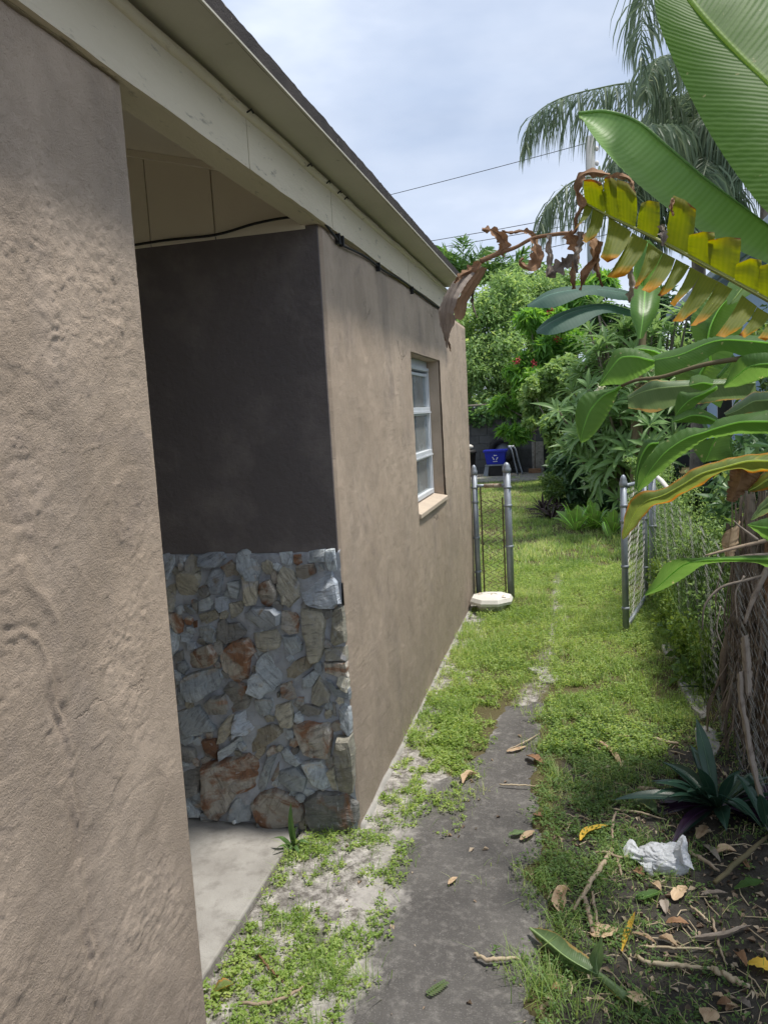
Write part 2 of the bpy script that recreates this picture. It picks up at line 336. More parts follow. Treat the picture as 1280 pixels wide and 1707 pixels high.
def path_mat():
    m, t, o = newmat('blackened_concrete'); v = pos(t)
    col = mixc(t, ramp(t, noise(t, v, 3.0, 5, .6), [(.35, 0.0), (.65, 1.0)]), (0.085, 0.08, 0.077), (0.125, 0.118, 0.112))
    col = mixc(t, ramp(t, noise(t, v, 26.0, 6, .72), [(.50, 0.0), (.75, .75)]), col, (0.25, 0.235, 0.22))
    col = mixc(t, ramp(t, noise(t, v, 210.0, 3, .6), [(.58, 0.0), (.70, .6)]), col, (0.30, 0.285, 0.27))
    d = nd(t, 'ShaderNodeAttribute', attribute_name='dust_haze').outputs['Fac']
    f = mth(t, 'ADD', d, mth(t, 'MULTIPLY_ADD', noise(t, v, 30.0, 6, .75), 1.1, -.55))
    col = mixc(t, ramp(t, f, [(.25, 0.0), (.75, .95)]), col, (0.42, 0.395, 0.37))
    finish(t, o, col, .92, bump(t, noise(t, v, 330, 4, .65), .0024, 1.0, bump(t, noise(t, v, 70, 5, .6), .004)), .15); return m
M_PATH = path_mat()
M_GALV = rough_mat('galvanised_steel', (0.26, 0.29, 0.335), (0.32, 0.35, 0.39), 18.0, (0.36, 0.35, 0.33), 40.0, (0.6, 0.75), 0.5, 200, 0.0004, 0.5, 0.45)
M_WIRE = rough_mat('galvanised_wire', (0.37, 0.36, 0.36), (0.27, 0.26, 0.25), 30.0, None, rough=0.45, bs=200, bd=0.0002, metal=0.35)
M_RUSTWIRE = rough_mat('rusty_wire', (0.10, 0.075, 0.06), (0.17, 0.12, 0.085), 30.0, None, rough=0.7, bs=200, bd=0.0003, metal=0.2)
M_RUST = rough_mat('rusty_pipe', (0.34, 0.27, 0.20), (0.42, 0.38, 0.32), 16.0, (0.20, 0.10, 0.05), 30.0, (0.5, 0.62), 0.6, 120, 0.0006)
M_WHITE = rough_mat('weathered_white', (0.72, 0.70, 0.65), (0.62, 0.60, 0.55), 12.0, (0.25, 0.23, 0.17), 26.0, (0.6, 0.75), 0.55, 60, 0.0015)
M_ALU = rough_mat('white_aluminium', (0.66, 0.69, 0.72), (0.60, 0.63, 0.66), 10.0, (0.35, 0.33, 0.30), 60.0, (0.66, 0.75), 0.45, 100, 0.0003)
M_SILL = rough_mat('cream_sill', (0.55, 0.46, 0.36), (0.48, 0.40, 0.32), 8.0, (0.38, 0.24, 0.18), 22.0, (0.6, 0.75), 0.75, 70, 0.002)
M_BLACK = rough_mat('black_rubber', (0.018, 0.018, 0.019), (0.028, 0.027, 0.026), 12.0, None, rough=0.6, bs=90, bd=0.0008)
M_BLUE = rough_mat('blue_plastic', (0.006, 0.018, 0.42), (0.008, 0.022, 0.34), 6.0, None, rough=0.4, bs=60, bd=0.0004, spec=0.5)
M_GREYP = rough_mat('grey_plastic', (0.216, 0.240, 0.276), (0.180, 0.204, 0.234), 6.0, None, rough=0.5, bs=60, bd=0.0004)
M_PRINT = rough_mat('white_print', (0.75, 0.77, 0.8), (0.68, 0.70, 0.74), 9.0, None, rough=0.6, bs=60, bd=0.0002)
M_BLOCK = rough_mat('grimy_block_wall', (0.081, 0.084, 0.087), (0.115, 0.119, 0.119), 1.1, (0.035, 0.038, 0.036), 1.6, (0.48, 0.75), 0.9, 30, 0.006)
M_BARK = rough_mat('grey_bark', (0.17, 0.145, 0.115), (0.24, 0.21, 0.17), 6.0, (0.09, 0.075, 0.06), 14.0, (0.5, 0.7), 0.9, 40, 0.01, stretchv=(1, 1, 0.4))
M_TWIG = rough_mat('dry_twig', (0.44, 0.36, 0.26), (0.34, 0.26, 0.18), 12.0, (0.18, 0.12, 0.08), 30.0, (0.58, 0.72), 0.8, 90, 0.001, vary=0.7)
M_NEIGH = rough_mat('pale_blue_wall', (0.42, 0.55, 0.74), (0.38, 0.50, 0.68), 1.2, None, rough=0.8, bs=60, bd=0.002)
M_NROOF = rough_mat('blue_grey_gutter', (0.30, 0.36, 0.42), (0.36, 0.42, 0.48), 3.0, None, rough=0.5, bs=40, bd=0.001)
M_POLE = rough_mat('pole_concrete', (0.288, 0.296, 0.288), (0.240, 0.248, 0.240), 3.0, None, rough=0.8, bs=40, bd=0.002)
def dry_mat(name, c1, c2, c3, trans=0.15):
    m, t, o = newmat(name); uv = nd(t, 'ShaderNodeUVMap').outputs[0]
    fib = noise(t, stretch(t, uv, (26.0, 1.5, 1.0)), 1.0, 4, 0.6)
    rn = nd(t, 'ShaderNodeObjectInfo').outputs['Random']
    col = mixc(t, ramp(t, fib, [(0.35, 0.0), (0.65, 1.0)]), c1, c2)
    col = mixc(t, ramp(t, noise(t, pos(t), 18.0, 5, 0.65), [(0.5, 0.0), (0.68, 0.9)]), col, c3)
    col = nd(t, 'ShaderNodeHueSaturation', {'Color': col, 'Value': mth(t, 'MULTIPLY_ADD', rn, 0.5, 0.75)}).outputs[0]
    leaf_shader(t, o, col, bump(t, fib, 0.002, 0.7), 0.75, trans, tuple([*(min(1, q*1.3) for q in c1), 1]), 0.2); return m
M_DRY = dry_mat('dry_leaf', (0.460, 0.328, 0.207), (0.575, 0.437, 0.299), (0.253, 0.149, 0.086))
M_DRYDARK = dry_mat('brown_dead_leaf', (0.235, 0.135, 0.075), (0.33, 0.20, 0.12), (0.12, 0.06, 0.032))
M_DRYGREY = dry_mat('grey_dead_leaf', (0.24, 0.20, 0.17), (0.34, 0.29, 0.245), (0.12, 0.09, 0.075), 0.08)
M_YELLOW = dry_mat('yellow_leaf', (0.62, 0.40, 0.05), (0.68, 0.47, 0.09), (0.45, 0.22, 0.03), 0.3)
def glass_mat():
    m, t, o = newmat('window_glass')
    g = nd(t, 'ShaderNodeBsdfGlossy', {'Color': (0.95, 0.98, 1, 1), 'Roughness': 0.035}); tr = nd(t, 'ShaderNodeBsdfTransparent', {'Color': (0.72, 0.78, 0.78, 1)})
    fr = nd(t, 'ShaderNodeFresnel', {'IOR': 1.75}); d = nd(t, 'ShaderNodeBsdfDiffuse', {'Color': (0.50, 0.54, 0.54, 1)})
    a = nd(t, 'ShaderNodeMixShader', {0: fr.outputs[0], 1: tr.outputs[0], 2: g.outputs[0]})
    dust_haze = ramp(t, noise(t, pos(t), 7.0, 5, 0.6), [(0.3, 0.20), (0.7, 0.42)])  # dusty film, its paleness also stands in for reflections on the panes
    b = nd(t, 'ShaderNodeMixShader', {0: dust_haze, 1: a.outputs[0], 2: d.outputs[0]}); t.links.new(b.outputs[0], o.inputs[0]); return m
M_GLASS = glass_mat()
M_CURTAIN = rough_mat('pale_curtain', (0.55, 0.54, 0.51), (0.48, 0.47, 0.44), 5.0, None, rough=0.9, bs=20, bd=0.004)

# ------------------------------------------------------------------ the ground
WX = -0.877
GX = np.unique(np.concatenate([[-60, -40, -25, -16, -10, -7, -5, -4, -3.2], np.arange(-2.6, -1.3, 0.1), np.arange(-1.3, 0.9, 0.02), np.arange(0.9, 3, 0.12), [3.2, 4, 5, 7, 10, 16, 25, 40, 60]]))
GY = np.unique(np.concatenate([[-30, -12, -6, -3, -1.5, 0, 0.8], np.arange(1.3, 5.2, 0.02), np.arange(5.2, 8, 0.05), np.arange(8, 20, 0.25), [21, 23, 26, 30, 40, 60, 90, 140]]))
def path_in(x, y):
    """1 inside the concrete path, 0 outside, ragged where sand and soil lap over it"""
    j = (fbm(x*5, y*5, 3)-0.5)*0.22
    left = -0.695+0.03*np.sin(y*2.1)+sst(2.8, 4.1, y)*0.27+j
    right = -0.17-sst(2.6, 4.2, y)*0.10+j*0.9
    return sst(-0.02, 0.03, x-left)*sst(-0.02, 0.03, right-x)*sst(-0.12, 0.05, 4.15-y+j*2)
def track(y): return np.interp(y, [4.1, 4.69, 5.6, 6.45, 8, 9.7], [-0.32, -0.225, -0.17, -0.144, -0.19, -0.23])
def sandy(x, y):
    s = sst(-0.50, -0.72, x+(fbm(x*4, y*4, 9)-0.5)*0.3)*sst(4.6, 3.4, y)
    s = np.maximum(s, sst(0.30, 0.12, x-WX+(fbm(x*6, y*6, 12)-0.5)*0.16)*sst(7.0, 6.2, y))
    tr = np.exp(-((x-track(y))/0.10)**2)*sst(3.9, 4.3, y)*sst(9, 7, y)*(0.35+0.65*fbm(x*5, y*4, 5))
    return np.clip(np.maximum(s, tr*0.9), 0, 1)
def gz(x, y):
    x = np.asarray(x, float); y = np.asarray(y, float)
    base = 0.010+0.022*(fbm(x*3, y*3, 1)-0.5)+0.012*(fbm(x*14, y*14, 2)-0.5)
    h = base*(1-path_in(x, y))-0.045*path_in(x, y)
    h = h+0.05*sst(0.35, 0.75, x)*sst(1, 2, y)                       # soil banked up under the fence
    slab = sst(-1.10, -1.15, x)*sst(2.95, 2.9, y)
    return h*(1-slab)-0.06*slab
XX, YY = np.meshgrid(GX, GY)
ZZ = gz(XX, YY); far = sst(20, 30, YY); ZZ = ZZ*(1-far)-0.02*far
nx, ny = len(GX), len(GY)
ii, jj = np.meshgrid(np.arange(nx-1), np.arange(ny-1)); q = (jj*nx+ii).ravel()
gf = np.stack([q, q+1, q+nx+1, q+nx], 1)
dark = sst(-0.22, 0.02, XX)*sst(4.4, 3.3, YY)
m, t, o = newmat('ground_soil'); v = pos(t)
sand_a = nd(t, 'ShaderNodeAttribute', attribute_name='sand').outputs['Fac']; dark_a = nd(t, 'ShaderNodeAttribute', attribute_name='dark').outputs['Fac']
lawn = mixc(t, noise(t, v, 6, 5), (0.085, 0.08, 0.035), (0.14, 0.115, 0.065))
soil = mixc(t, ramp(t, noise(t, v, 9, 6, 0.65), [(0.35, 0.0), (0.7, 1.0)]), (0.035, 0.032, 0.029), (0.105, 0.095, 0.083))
sand = mixc(t, ramp(t, noise(t, v, 26, 6, 0.75), [(0.40, 0.0), (0.62, 1.0)]), (0.17, 0.155, 0.14), (0.54, 0.51, 0.475))
sand = mixc(t, ramp(t, noise(t, v, 8, 6, 0.7), [(0.52, 0.0), (0.66, 0.85)]), sand, (0.12, 0.108, 0.10))
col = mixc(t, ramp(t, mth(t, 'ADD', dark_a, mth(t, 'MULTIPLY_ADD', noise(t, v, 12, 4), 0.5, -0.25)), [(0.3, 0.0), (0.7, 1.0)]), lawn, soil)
col = mixc(t, ramp(t, mth(t, 'ADD', sand_a, mth(t, 'MULTIPLY_ADD', noise(t, v, 18, 5), 0.6, -0.3)), [(0.3, 0.0), (0.65, 1.0)]), col, sand)
finish(t, o, col, 0.95, bump(t, noise(t, v, 190, 5, 0.7), 0.003, 1.0, bump(t, noise(t, v, 40, 6, 0.65), 0.014)), 0.1)
M_GROUND = m
ground = mesh('ground', np.stack([XX.ravel(), YY.ravel(), ZZ.ravel()], 1), gf, M_GROUND, attrs={'sand': sandy(XX, YY), 'dark': dark}, smooth=True)
tag(ground, 'grey sandy soil and lawn between the house and the fence', None, None, 'structure')
px = np.arange(-0.95, 0.06, 0.025); py = np.arange(0.6, 4.4, 0.025); PX, PY = np.meshgrid(px, py)
PZ = 0.004+0.006*(fbm(PX*2.2, PY*2.2, 21)-0.5)+0.003*(fbm(PX*14, PY*14, 22)-0.5)
PZ[0, :] = PZ[-1, :] = -0.08; PZ[:, 0] = PZ[:, -1] = -0.08
n_ = len(px); ii, jj = np.meshgrid(np.arange(n_-1), np.arange(len(py)-1)); q = (jj*n_+ii).ravel()
path = mesh('path', np.stack([PX.ravel(), PY.ravel(), PZ.ravel()], 1), np.stack([q, q+1, q+n_+1, q+n_], 1), M_PATH, attrs={'dust_haze': np.clip(sst(.15, -.04, PX+.70-sst(3.0, 4.1, PY)*.22+(fbm(PX*5, PY*5, 25)-.5)*.22)*.9+.12*sst(3.2, 4.1, PY)+.35*sst(.12, 0, -.18-PX), 0, 1)*.8}, smooth=True)
tag(path, 'blackened concrete footpath half buried in soil', None, None, 'structure')

# ------------------------------------------------------------------ the house
house = thing('house', 'low tan stucco house with a stone faced porch recess and cream eaves', 'house', (WX, 2.8, 0))
def part(name, mb, m, parent=None, **kw): return mb.build(name, m, parent or house, **kw)
def relief(name, y0, y1, z0, z1, step, hfun, hole=None, mat_=M_STUCCO):
    """stuccoed wall face with real relief, on a solid core"""
    ys = np.linspace(y0, y1, int((y1-y0)/step)+1); zs = np.linspace(z0, z1, int((z1-z0)/step)+1)
    if y0 < 0: ys = np.r_[np.arange(y0, 0.78, 0.03), np.linspace(0.78, y1, int((y1-0.78)/step)+1)]
    if hole:
        ys = np.unique(np.r_[ys[np.min(np.abs(ys[:, None]-np.array(hole[:2])), 1) > step*0.45], hole[0], hole[1]]); zs = np.unique(np.r_[zs[np.min(np.abs(zs[:, None]-np.array(hole[2:])), 1) > step*0.45], hole[2], hole[3]])
    Yg, Zg = np.meshgrid(ys, zs); H = hfun(Yg, Zg)
    ed = np.minimum.reduce([Yg-y0, y1-Yg, Zg-z0+0.05, z1-Zg])
    r = 0.016; c = np.clip(1-ed/r, 0, 1); H = H-r*0.6*(1-np.sqrt(np.maximum(0, 1-c*c)))     # rounded arris
    H[:, 0] -= 0.03; H[:, -1] -= 0.03; H[-1, :] -= 0.02
    n = len(ys); ii, jj = np.meshgrid(np.arange(n-1), np.arange(len(zs)-1)); q = (jj*n+ii)
    ok = np.ones_like(q, bool)
    if hole:
        yc = (ys[:-1]+ys[1:])/2; zc = (zs[:-1]+zs[1:])/2; YC, ZC = np.meshgrid(yc, zc)
        ok = ~((YC > hole[0]) & (YC < hole[1]) & (ZC > hole[2]) & (ZC < hole[3]))
    q = q[ok]
    return mesh(name, np.stack([(WX+H).ravel(), Yg.ravel(), Zg.ravel()], 1), np.stack([q, q+1, q+n+1, q+n], 1), mat_, house, smooth=True)
def seg_d(Y, Z, pl):
    d = np.full(Y.shape, 9.0)
    for a, b in zip(pl[:-1], pl[1:]):
        ay, az = a; by, bz = b; L = (by-ay)**2+(bz-az)**2+1e-9
        u = np.clip(((Y-ay)*(by-ay)+(Z-az)*(bz-az))/L, 0, 1)
        d = np.minimum(d, np.hypot(Y-ay-u*(by-ay), Z-az-u*(bz-az)))
    return d
wall_px = lambda pts: [tuple(onplane(x, y, 0, WX)[1:]) for x, y in pts]
ARCH = wall_px([(-40, 1085), (5, 1070), (35, 1058), (60, 1072), (80, 1110), (92, 1170), (100, 1205), (112, 1262), (122, 1330), (132, 1390), (138, 1470), (150, 1550), (158, 1610), (175, 1720)])
RIDGE2 = wall_px([(40, 940), (60, 985), (90, 1040), (105, 1110), (108, 1160)])
def h_near(Y, Z):
    wob = (fbm(Y*9, Z*9, 31)-0.5)*0.05
    h = 0.008*(fbm(Y*2.2, Z*2.2, 30)-0.5)+0.0022*(fbm(Y*9, Z*9, 32)-0.5)
    sw = fbm(Y*5+Z*6, (Z-Y*0.6)*26, 33, 4)                     # trowel drags, slanting
    h += 0.0026*(sw-0.5)*sst(0.35, 0.65, fbm(Y*2.5, Z*2.5, 34))
    gm = sst(0.38, 0.58, fbm(Y*4.5, Z*4.5, 39)); h += (0.0008*sst(0.47, 0.535, fbm(Y*24, Z*27, 36, 5, 0.6))+0.0034*(fbm(Y*105, Z*105, 48, 2)-0.5))*(0.25+gm)
    fl = fbm(Y*6, Z*7, 44, 3); h -= 0.0010*sst(0.505, 0.52, fl)*sst(0.6, 0.55, fl)
    rg = np.abs(fbm(Y*7, Z*7, 37, 4)-0.5); h += 0.0020*np.exp(-(rg/0.006)**2)*sst(0.45, 0.6, fbm(Y*2, Z*2, 38))
    d = seg_d(Y+wob*0.5, Z+wob*0.4, ARCH)
    h += 0.0055*np.exp(-(d/0.005)**2)*sst(1.02, 1.10, Y)*(0.2+1.4*fbm(Y*40, Z*40, 35))*sst(0.3, 0.6, fbm(Y*14, Z*14, 45))-0.004*np.exp(-((d-0.012)/0.007)**2)*sst(0.35, 0.6, fbm(Y*11, Z*11, 46))
    d2 = seg_d(Y+wob, Z, RIDGE2); h += 0.004*np.exp(-(d2/0.012)**2)
    for k in range(1, 7): h += 0.0004*(0.3+1.2*fbm(Y*9, Z*9, 47))*np.exp(-((seg_d(Y+wob*0.6, Z, ARCH[:7])-0.028*k)/0.006)**2)*sst(1.05, 1.25, Z)   # arc shaped trowel rings
    e_ = 0.25+0.75*sst(0.0, 0.10, NW_Y-Y); return h*e_
def h_main(Y, Z):
    return 0.010*(fbm(Y*1.5, Z*1.5, 40)-0.5)+0.005*(fbm(Y*7, Z*7, 41)-0.5)+0.004*(fbm(Y*22, Z*22, 42)-0.5)
NW_Y = 1.522
relief('near_wall', -1.2, NW_Y, -0.08, 2.350, 0.0045, h_near)
part('wall_core', MB().box(-1.09, WX-0.008, -1.2, NW_Y-0.004, -0.08, 2.35), M_STUCCO)
WY0, WY1, WZ0, WZ1 = 4.345, 5.315, 1.075, 1.992
relief('main_wall', 2.808, 6.72, -0.08, 2.352, 0.016, h_main, (WY0, WY1, WZ0, WZ1))
FXW = -0.955                                                     # outer face of the window frame
core = MB(); xb = -1.07; xf = WX-0.009
core.box(xb, xf, 2.825, WY0-0.003, -0.08, 2.35).box(xb, xf, WY1+0.003, 6.715, -0.08, 2.35).box(xb, xf, WY0-0.003, WY1+0.003, -0.08, WZ0-0.003).box(xb, xf, WY0-0.003, WY1+0.003, WZ1+0.003, 2.35)
core.box(-4.2, xb, 6.6, 6.712, -0.08, 2.35)
part('wall_core', core, M_STUCCO)
# porch recess: charcoal wall over a stone facing
part('charcoal_wall', MB().box(-2.7, WX-0.012, 2.806, 2.95, 1.14, 2.346), M_DARKWALL)
part('recess_back', MB().box(-2.78, -2.66, 1.4, 2.80, -0.1, 3.0), M_BOARD)  # unseen wall, made cream to bounce light into the recess
part('recess_wall', MB().box(-2.7, -1.09, 1.38, NW_Y-0.006, -0.08, 3.0), M_BOARD)  # unseen side, cream as well for the bounced light
YS = 2.812
zx = lambda x, y: (240+x/3.16, 880+y/3.16)
def wall_xz(x, y):
    p = onplane(*zx(x, y), 1, YS-0.02); return p[0], p[2]
mx = np.linspace(-1.95, WX-0.004, 120); mz = np.linspace(-0.08, 1.15, 124); MX, MZ = np.meshgrid(mx, mz)
MH = 0.026*(fbm(MX*9, MZ*9, 50)-0.5)+0.016*(fbm(MX*26, MZ*26, 51)-0.5)
n_ = len(mx); ii, jj = np.meshgrid(np.arange(n_-1), np.arange(len(mz)-1)); q = (jj*n_+ii).ravel()
MYY = YS-0.004+MH; MYY[-1, :] += 0.03
facing = mesh('stone_facing', np.stack([MX.ravel(), MYY.ravel(), (MZ+(fbm(MX*12, MZ*0, 52)-0.5)*0.03*(MZ > 1.1)).ravel()], 1), np.stack([q, q+1, q+n_+1, q+n_], 1), M_MORTAR, house, smooth=True)
part('wall_core', MB().box(-2.7, WX-0.014, 2.84, 2.96, -0.08, 1.14), M_MORTAR)
STONES = """w 285,150 330,135 410,130 425,160 380,205 290,200|w 180,150 218,148 215,180 185,185|b 100,155 150,150 155,200 130,270 100,265|g 185,245 215,230 285,240 290,290 270,345 215,395 190,405 178,330|g 108,300 155,290 158,380 145,440 112,445|r 122,455 180,450 200,510 195,555 165,560 135,500|w 330,290 355,225 415,225 410,290 395,345 350,345|w 375,370 420,360 450,385 440,430 400,445 375,420|b 440,290 500,280 500,330 485,375 460,370|g 515,260 595,248 592,340 580,405 555,410 520,395 525,330|r 608,300 660,280 695,330 690,380 650,415 615,400 598,350|r 660,235 690,225 703,285 680,300 665,270|g 705,250 730,205 780,235 810,300 815,360 765,415 730,400 700,320|b 708,135 775,128 776,180 765,200 725,185|r 785,145 825,140 832,185 805,200 787,190|b 838,130 948,115 950,178 870,186 836,165|b 958,120 1000,115 1010,225 975,235 956,180|r 800,205 890,190 900,240 840,275 800,260|w 835,300 920,250 985,238 1010,290 1030,395 990,420 880,410 835,370|b 908,200 935,190 945,225 915,235|b 285,390 340,365 360,400 345,430 290,440|g 285,460 380,430 395,470 330,508 300,500|b 283,530 345,512 378,545 372,600 340,610 295,570|d 390,500 420,480 440,510 490,505 530,545 520,570 430,610 390,590 383,545|w 525,455 560,430 680,425 715,450 705,510 640,545 560,555 530,510|g 576,562 690,540 713,582 708,630 635,652 595,630|r 727,440 795,450 813,500 808,555 770,562 727,530|g 825,440 930,445 950,500 945,620 915,700 880,710 860,650 835,560|g 988,450 1040,425 1052,540 1055,600 1000,622 982,590|b 728,572 800,572 828,610 823,650 780,673 742,640|r 400,662 470,602 540,592 588,655 555,690 545,790 500,815 450,790 402,700|r 205,690 270,645 345,617 380,660 370,710 310,740 240,740|w 218,602 268,602 272,638 228,648|d 150,680 195,650 200,700 165,725|b 600,702 660,652 738,652 743,720 715,820 690,853 640,868 625,890 560,850 562,790 600,760|t 748,750 790,707 860,682 880,710 870,740 790,795 752,790|g 948,640 1060,632 1065,698 960,700|r 950,712 1060,708 1078,740 1083,790 1020,790 955,765|b 205,800 250,772 370,742 408,790 380,850 290,908 242,903 207,850|b 160,752 195,762 200,820 170,830|d 417,860 450,817 545,832 560,900 540,948 467,973 432,930|d 317,940 360,892 423,882 438,960 428,985 362,1022 332,990|b 177,972 290,942 320,990 368,1058 363,1070 232,1093 197,1050|b 587,905 670,902 678,940 650,988 612,998 587,960|g 690,940 768,922 783,1030 770,1050 720,1050 687,990|g 882,852 920,792 973,880 973,920 922,943 882,925|d 802,950 850,932 933,955 920,985 865,998 817,980|r 722,830 800,802 800,900 762,908 732,890|b 837,792 900,747 928,770 890,828 860,848 837,848|b 958,802 985,812 1002,852 1088,852 1093,908 1002,890|w 482,985 545,957 593,995 580,1048 540,1088 487,1093 477,1030|g 392,1060 440,1002 468,992 458,1080 420,1128 382,1140|t 530,1148 590,1070 670,1042 718,1060 718,1088 650,1140 602,1160 560,1193 537,1178|t 592,1172 638,1152 630,1190 605,1220 582,1200|r 787,1040 860,1027 968,1037 983,1120 970,1208 887,1203 847,1190 802,1110|b 1022,960 1050,927 1080,960 1090,1080 1075,1098 1032,1050|g 1022,1112 1110,1112 1105,1270 1095,1390 1060,1418 1022,1390 1003,1250|r 310,1122 375,1117 383,1170 375,1228 322,1210|b 391,1180 500,1107 513,1125 460,1190 397,1233|d 190,1150 258,1172 273,1210 240,1240 200,1230|r 318,1255 440,1225 540,1202 590,1222 603,1290 580,1368 480,1408 440,1488 390,1538 332,1490 312,1400|d 208,1272 298,1272 290,1388 242,1408 215,1340|b 222,1432 298,1508 290,1523 237,1523|b 592,1370 650,1212 693,1202 653,1330 620,1398 592,1393|r 667,1330 705,1242 710,1300 680,1338|b 718,1282 800,1262 856,1310 838,1388 770,1383 704,1340|b 837,1242 930,1232 968,1300 983,1358 940,1388 892,1350|b 722,1182 750,1162 828,1240 800,1258 742,1230|b 477,1442 578,1392 560,1538 502,1548 442,1538|r 570,1460 620,1402 690,1382 808,1442 840,1490 828,1540 760,1568 650,1583 602,1558|d 852,1442 920,1397 1060,1412 1122,1470 1126,1545 1060,1580 960,1598 890,1578 855,1520|g 960,1290 1000,1262 1013,1390 987,1388|b 172,862 200,870 213,930 182,935|d 252,382 280,392 275,458 256,453|g 447,402 508,392 513,440 462,478|r 252,497 275,492 278,530 261,543|d 990,922 1008,932 1008,1000 991,988|b 305,1010 325,1030 300,1090 240,1100 250,1070|b 590,700 560,640 600,630 620,660|d 700,870 716,862 712,895 700,900|b 1040,300 1052,300 1056,410 1046,405"""
nst = 0; ROWS = []
for row in STONES.split('|'):
    a = row.split(); ROWS.append((a[0], np.array([wall_xz(*map(float, w.split(','))) for w in a[1:]])))
def pdist(p):
    best = 9.0
    for _, q_ in ROWS:
        b_ = np.roll(q_, -1, 0); e_ = b_-q_; u = np.clip(((p-q_)*e_).sum(1)/((e_**2).sum(1)+1e-9), 0, 1); dd = np.linalg.norm(p-q_-e_*u[:, None], axis=1).min()
        ins = np.sum(((q_[:, 1] > p[1]) != (b_[:, 1] > p[1])) & (p[0] < (b_[:, 0]-q_[:, 0])*(p[1]-q_[:, 1])/(b_[:, 1]-q_[:, 1]+1e-12)+q_[:, 0])) % 2
        best = min(best, -dd if ins else dd)
    return best
rf_ = np.random.default_rng(55)
for _ in range(2600):
    p = np.array([rf_.uniform(-1.75, WX-0.02), rf_.uniform(0.02, 1.10)]); d_ = pdist(p)
    if d_ > 0.014:
        k_ = int(rf_.integers(5, 8)); a0 = rf_.uniform(0, 6); el_ = rf_.uniform(1.0, 1.5); ro = rf_.uniform(0, 3.1); R2 = min(d_*1.15, 0.05)
        pts = [np.array([math.cos(a0+6.283*i/k_)*R2*el_*rf_.uniform(.8, 1.1), math.sin(a0+6.283*i/k_)*R2*rf_.uniform(.8, 1.1)]) for i in range(k_)]
        ROWS.append(('bbgbdrd'[int(rf_.integers(0, 7))], np.array([p+np.array([q_[0]*math.cos(ro)-q_[1]*math.sin(ro), q_[0]*math.sin(ro)+q_[1]*math.cos(ro)]) for q_ in pts])))
for kind, P2 in ROWS:
    P2[:, 0] = np.minimum(P2[:, 0], WX-0.004)
    c = P2.mean(0); area = abs(np.sum(P2[:, 0]*np.roll(P2[:, 1], -1)-P2[:, 1]*np.roll(P2[:, 0], -1)))/2; size = math.sqrt(area)
    # resample the outline, roughen it
    Q = []
    for k in range(len(P2)):
        p, p2 = P2[k], P2[(k+1) % len(P2)]
        for u in (0.0, 0.5): Q.append(p+(p2-p)*u+rng.normal(0, 0.03*size, 2)*(u > 0))
    Q = np.array(Q); n = len(Q); pro = 0.012+0.026*min(1, size/0.16)*rng.uniform(0.55, 1.1); tilt = rng.normal(0, 0.20, 2)
    V = []; F = []
    sd_ = 900+nst; amp = 0.008+0.07*size
    for s, dep in ((1.09, -0.012), (1.08, pro*0.40), (1.0, pro*0.92), (0.80, pro*1.0), (0.45, pro*1.02)):
        for p in Q:
            pp = c+(p-c)*s; d = dep if dep < 0 else dep+((pp-c)@tilt+amp*(float(fbm(pp[0]*11+nst*3.7, pp[1]*17, sd_, 3))-0.5)*2)*min(1, dep/pro)
            V.append((pp[0], YS-max(d, -0.015), pp[1]))
    V.append((c[0], YS-pro*1.03-amp*(float(fbm(c[0]*11+nst*3.7, c[1]*17, sd_, 3))-0.5)*2, c[1]))
    for r in range(4): F += [(r*n+k, r*n+(k+1) % n, (r+1)*n+(k+1) % n, (r+1)*n+k) for k in range(n)]
    F += [(4*n+k, 4*n+(k+1) % n, 5*n) for k in range(n)]
    mesh('stone', V, F, M_STONE[kind], facing, loc=(c[0], YS, c[1])); nst += 1
# gable boards over the charcoal wall, sloping ceiling
SL = 0.262; ceil_z = lambda x: 2.522+SL*(-0.95-x)
seams = [-0.93, -1.286, -1.553, -1.86, -2.2, -2.7]
for a, b in zip(seams[:-1], seams[1:]):
    g = 0.0025
    part('gable_board', MB().prism([(b+g, 2.336), (a-g, 2.336), (a-g, ceil_z(a)-0.004), (b+g, ceil_z(b)-0.004)], 2.800+rng.uniform(-.002, .002), 2.83), M_BOARD)
part('ceiling', MB().prism([(-2.75, ceil_z(-2.75)), (-0.945, ceil_z(-0.945)), (-0.945, ceil_z(-0.945)+0.02), (-2.75, ceil_z(-2.75)+0.02)], 1.40, 2.95), M_BOARD)
part('ceiling_batten', MB().prism([(-2.7, ceil_z(-2.7)-0.025), (-0.96, ceil_z(-0.96)-0.025), (-0.96, ceil_z(-0.96)-0.001), (-2.7, ceil_z(-2.7)-0.001)], 2.775, 2.799), M_BOARD)
# eaves: beam faced with boards, round trim, soffit, tarred roof edge
REND = 5.66
def strip_x(y0, y1, x0, x1, z0, z1): return MB().box(x0, x1, y0, y1, z0, z1)
part('beam', strip_x(-1.2, REND, -0.948, WX+0.002, 2.350, 2.49), M_CREAM)
byy = [-1.2, 0.62, 2.131, 2.905, 4.3, REND]
for k, (a, b) in enumerate(zip(byy[:-1], byy[1:])):
    ys = np.linspace(a+0.002, b-0.002, int((b-a)/0.04)+2); bb = MB(); V = []; n = len(ys)
    for xx, zz, s in ((WX+0.003, 2.349, 1), (WX+0.017, 2.349, 1), (WX+0.017, 2.486, 0), (WX+0.003, 2.486, 0)):
        for y in ys: V.append((xx+0.0012*k*0.6, y, zz+s*(0.007*(fbm(y*4, k*3.3, 60)-0.5)+0.004*(fbm(y*22, k, 61)-0.5))))
    F = [(r*n+i, r*n+i+1, ((r+1) % 4)*n+i+1, ((r+1) % 4)*n+i) for r in range(4) for i in range(n-1)]+[(0, n, 2*n, 3*n), (n-1, 4*n-1, 3*n-1, 2*n-1)]
    part('fascia_board', bb.add(V, F), M_CREAM)
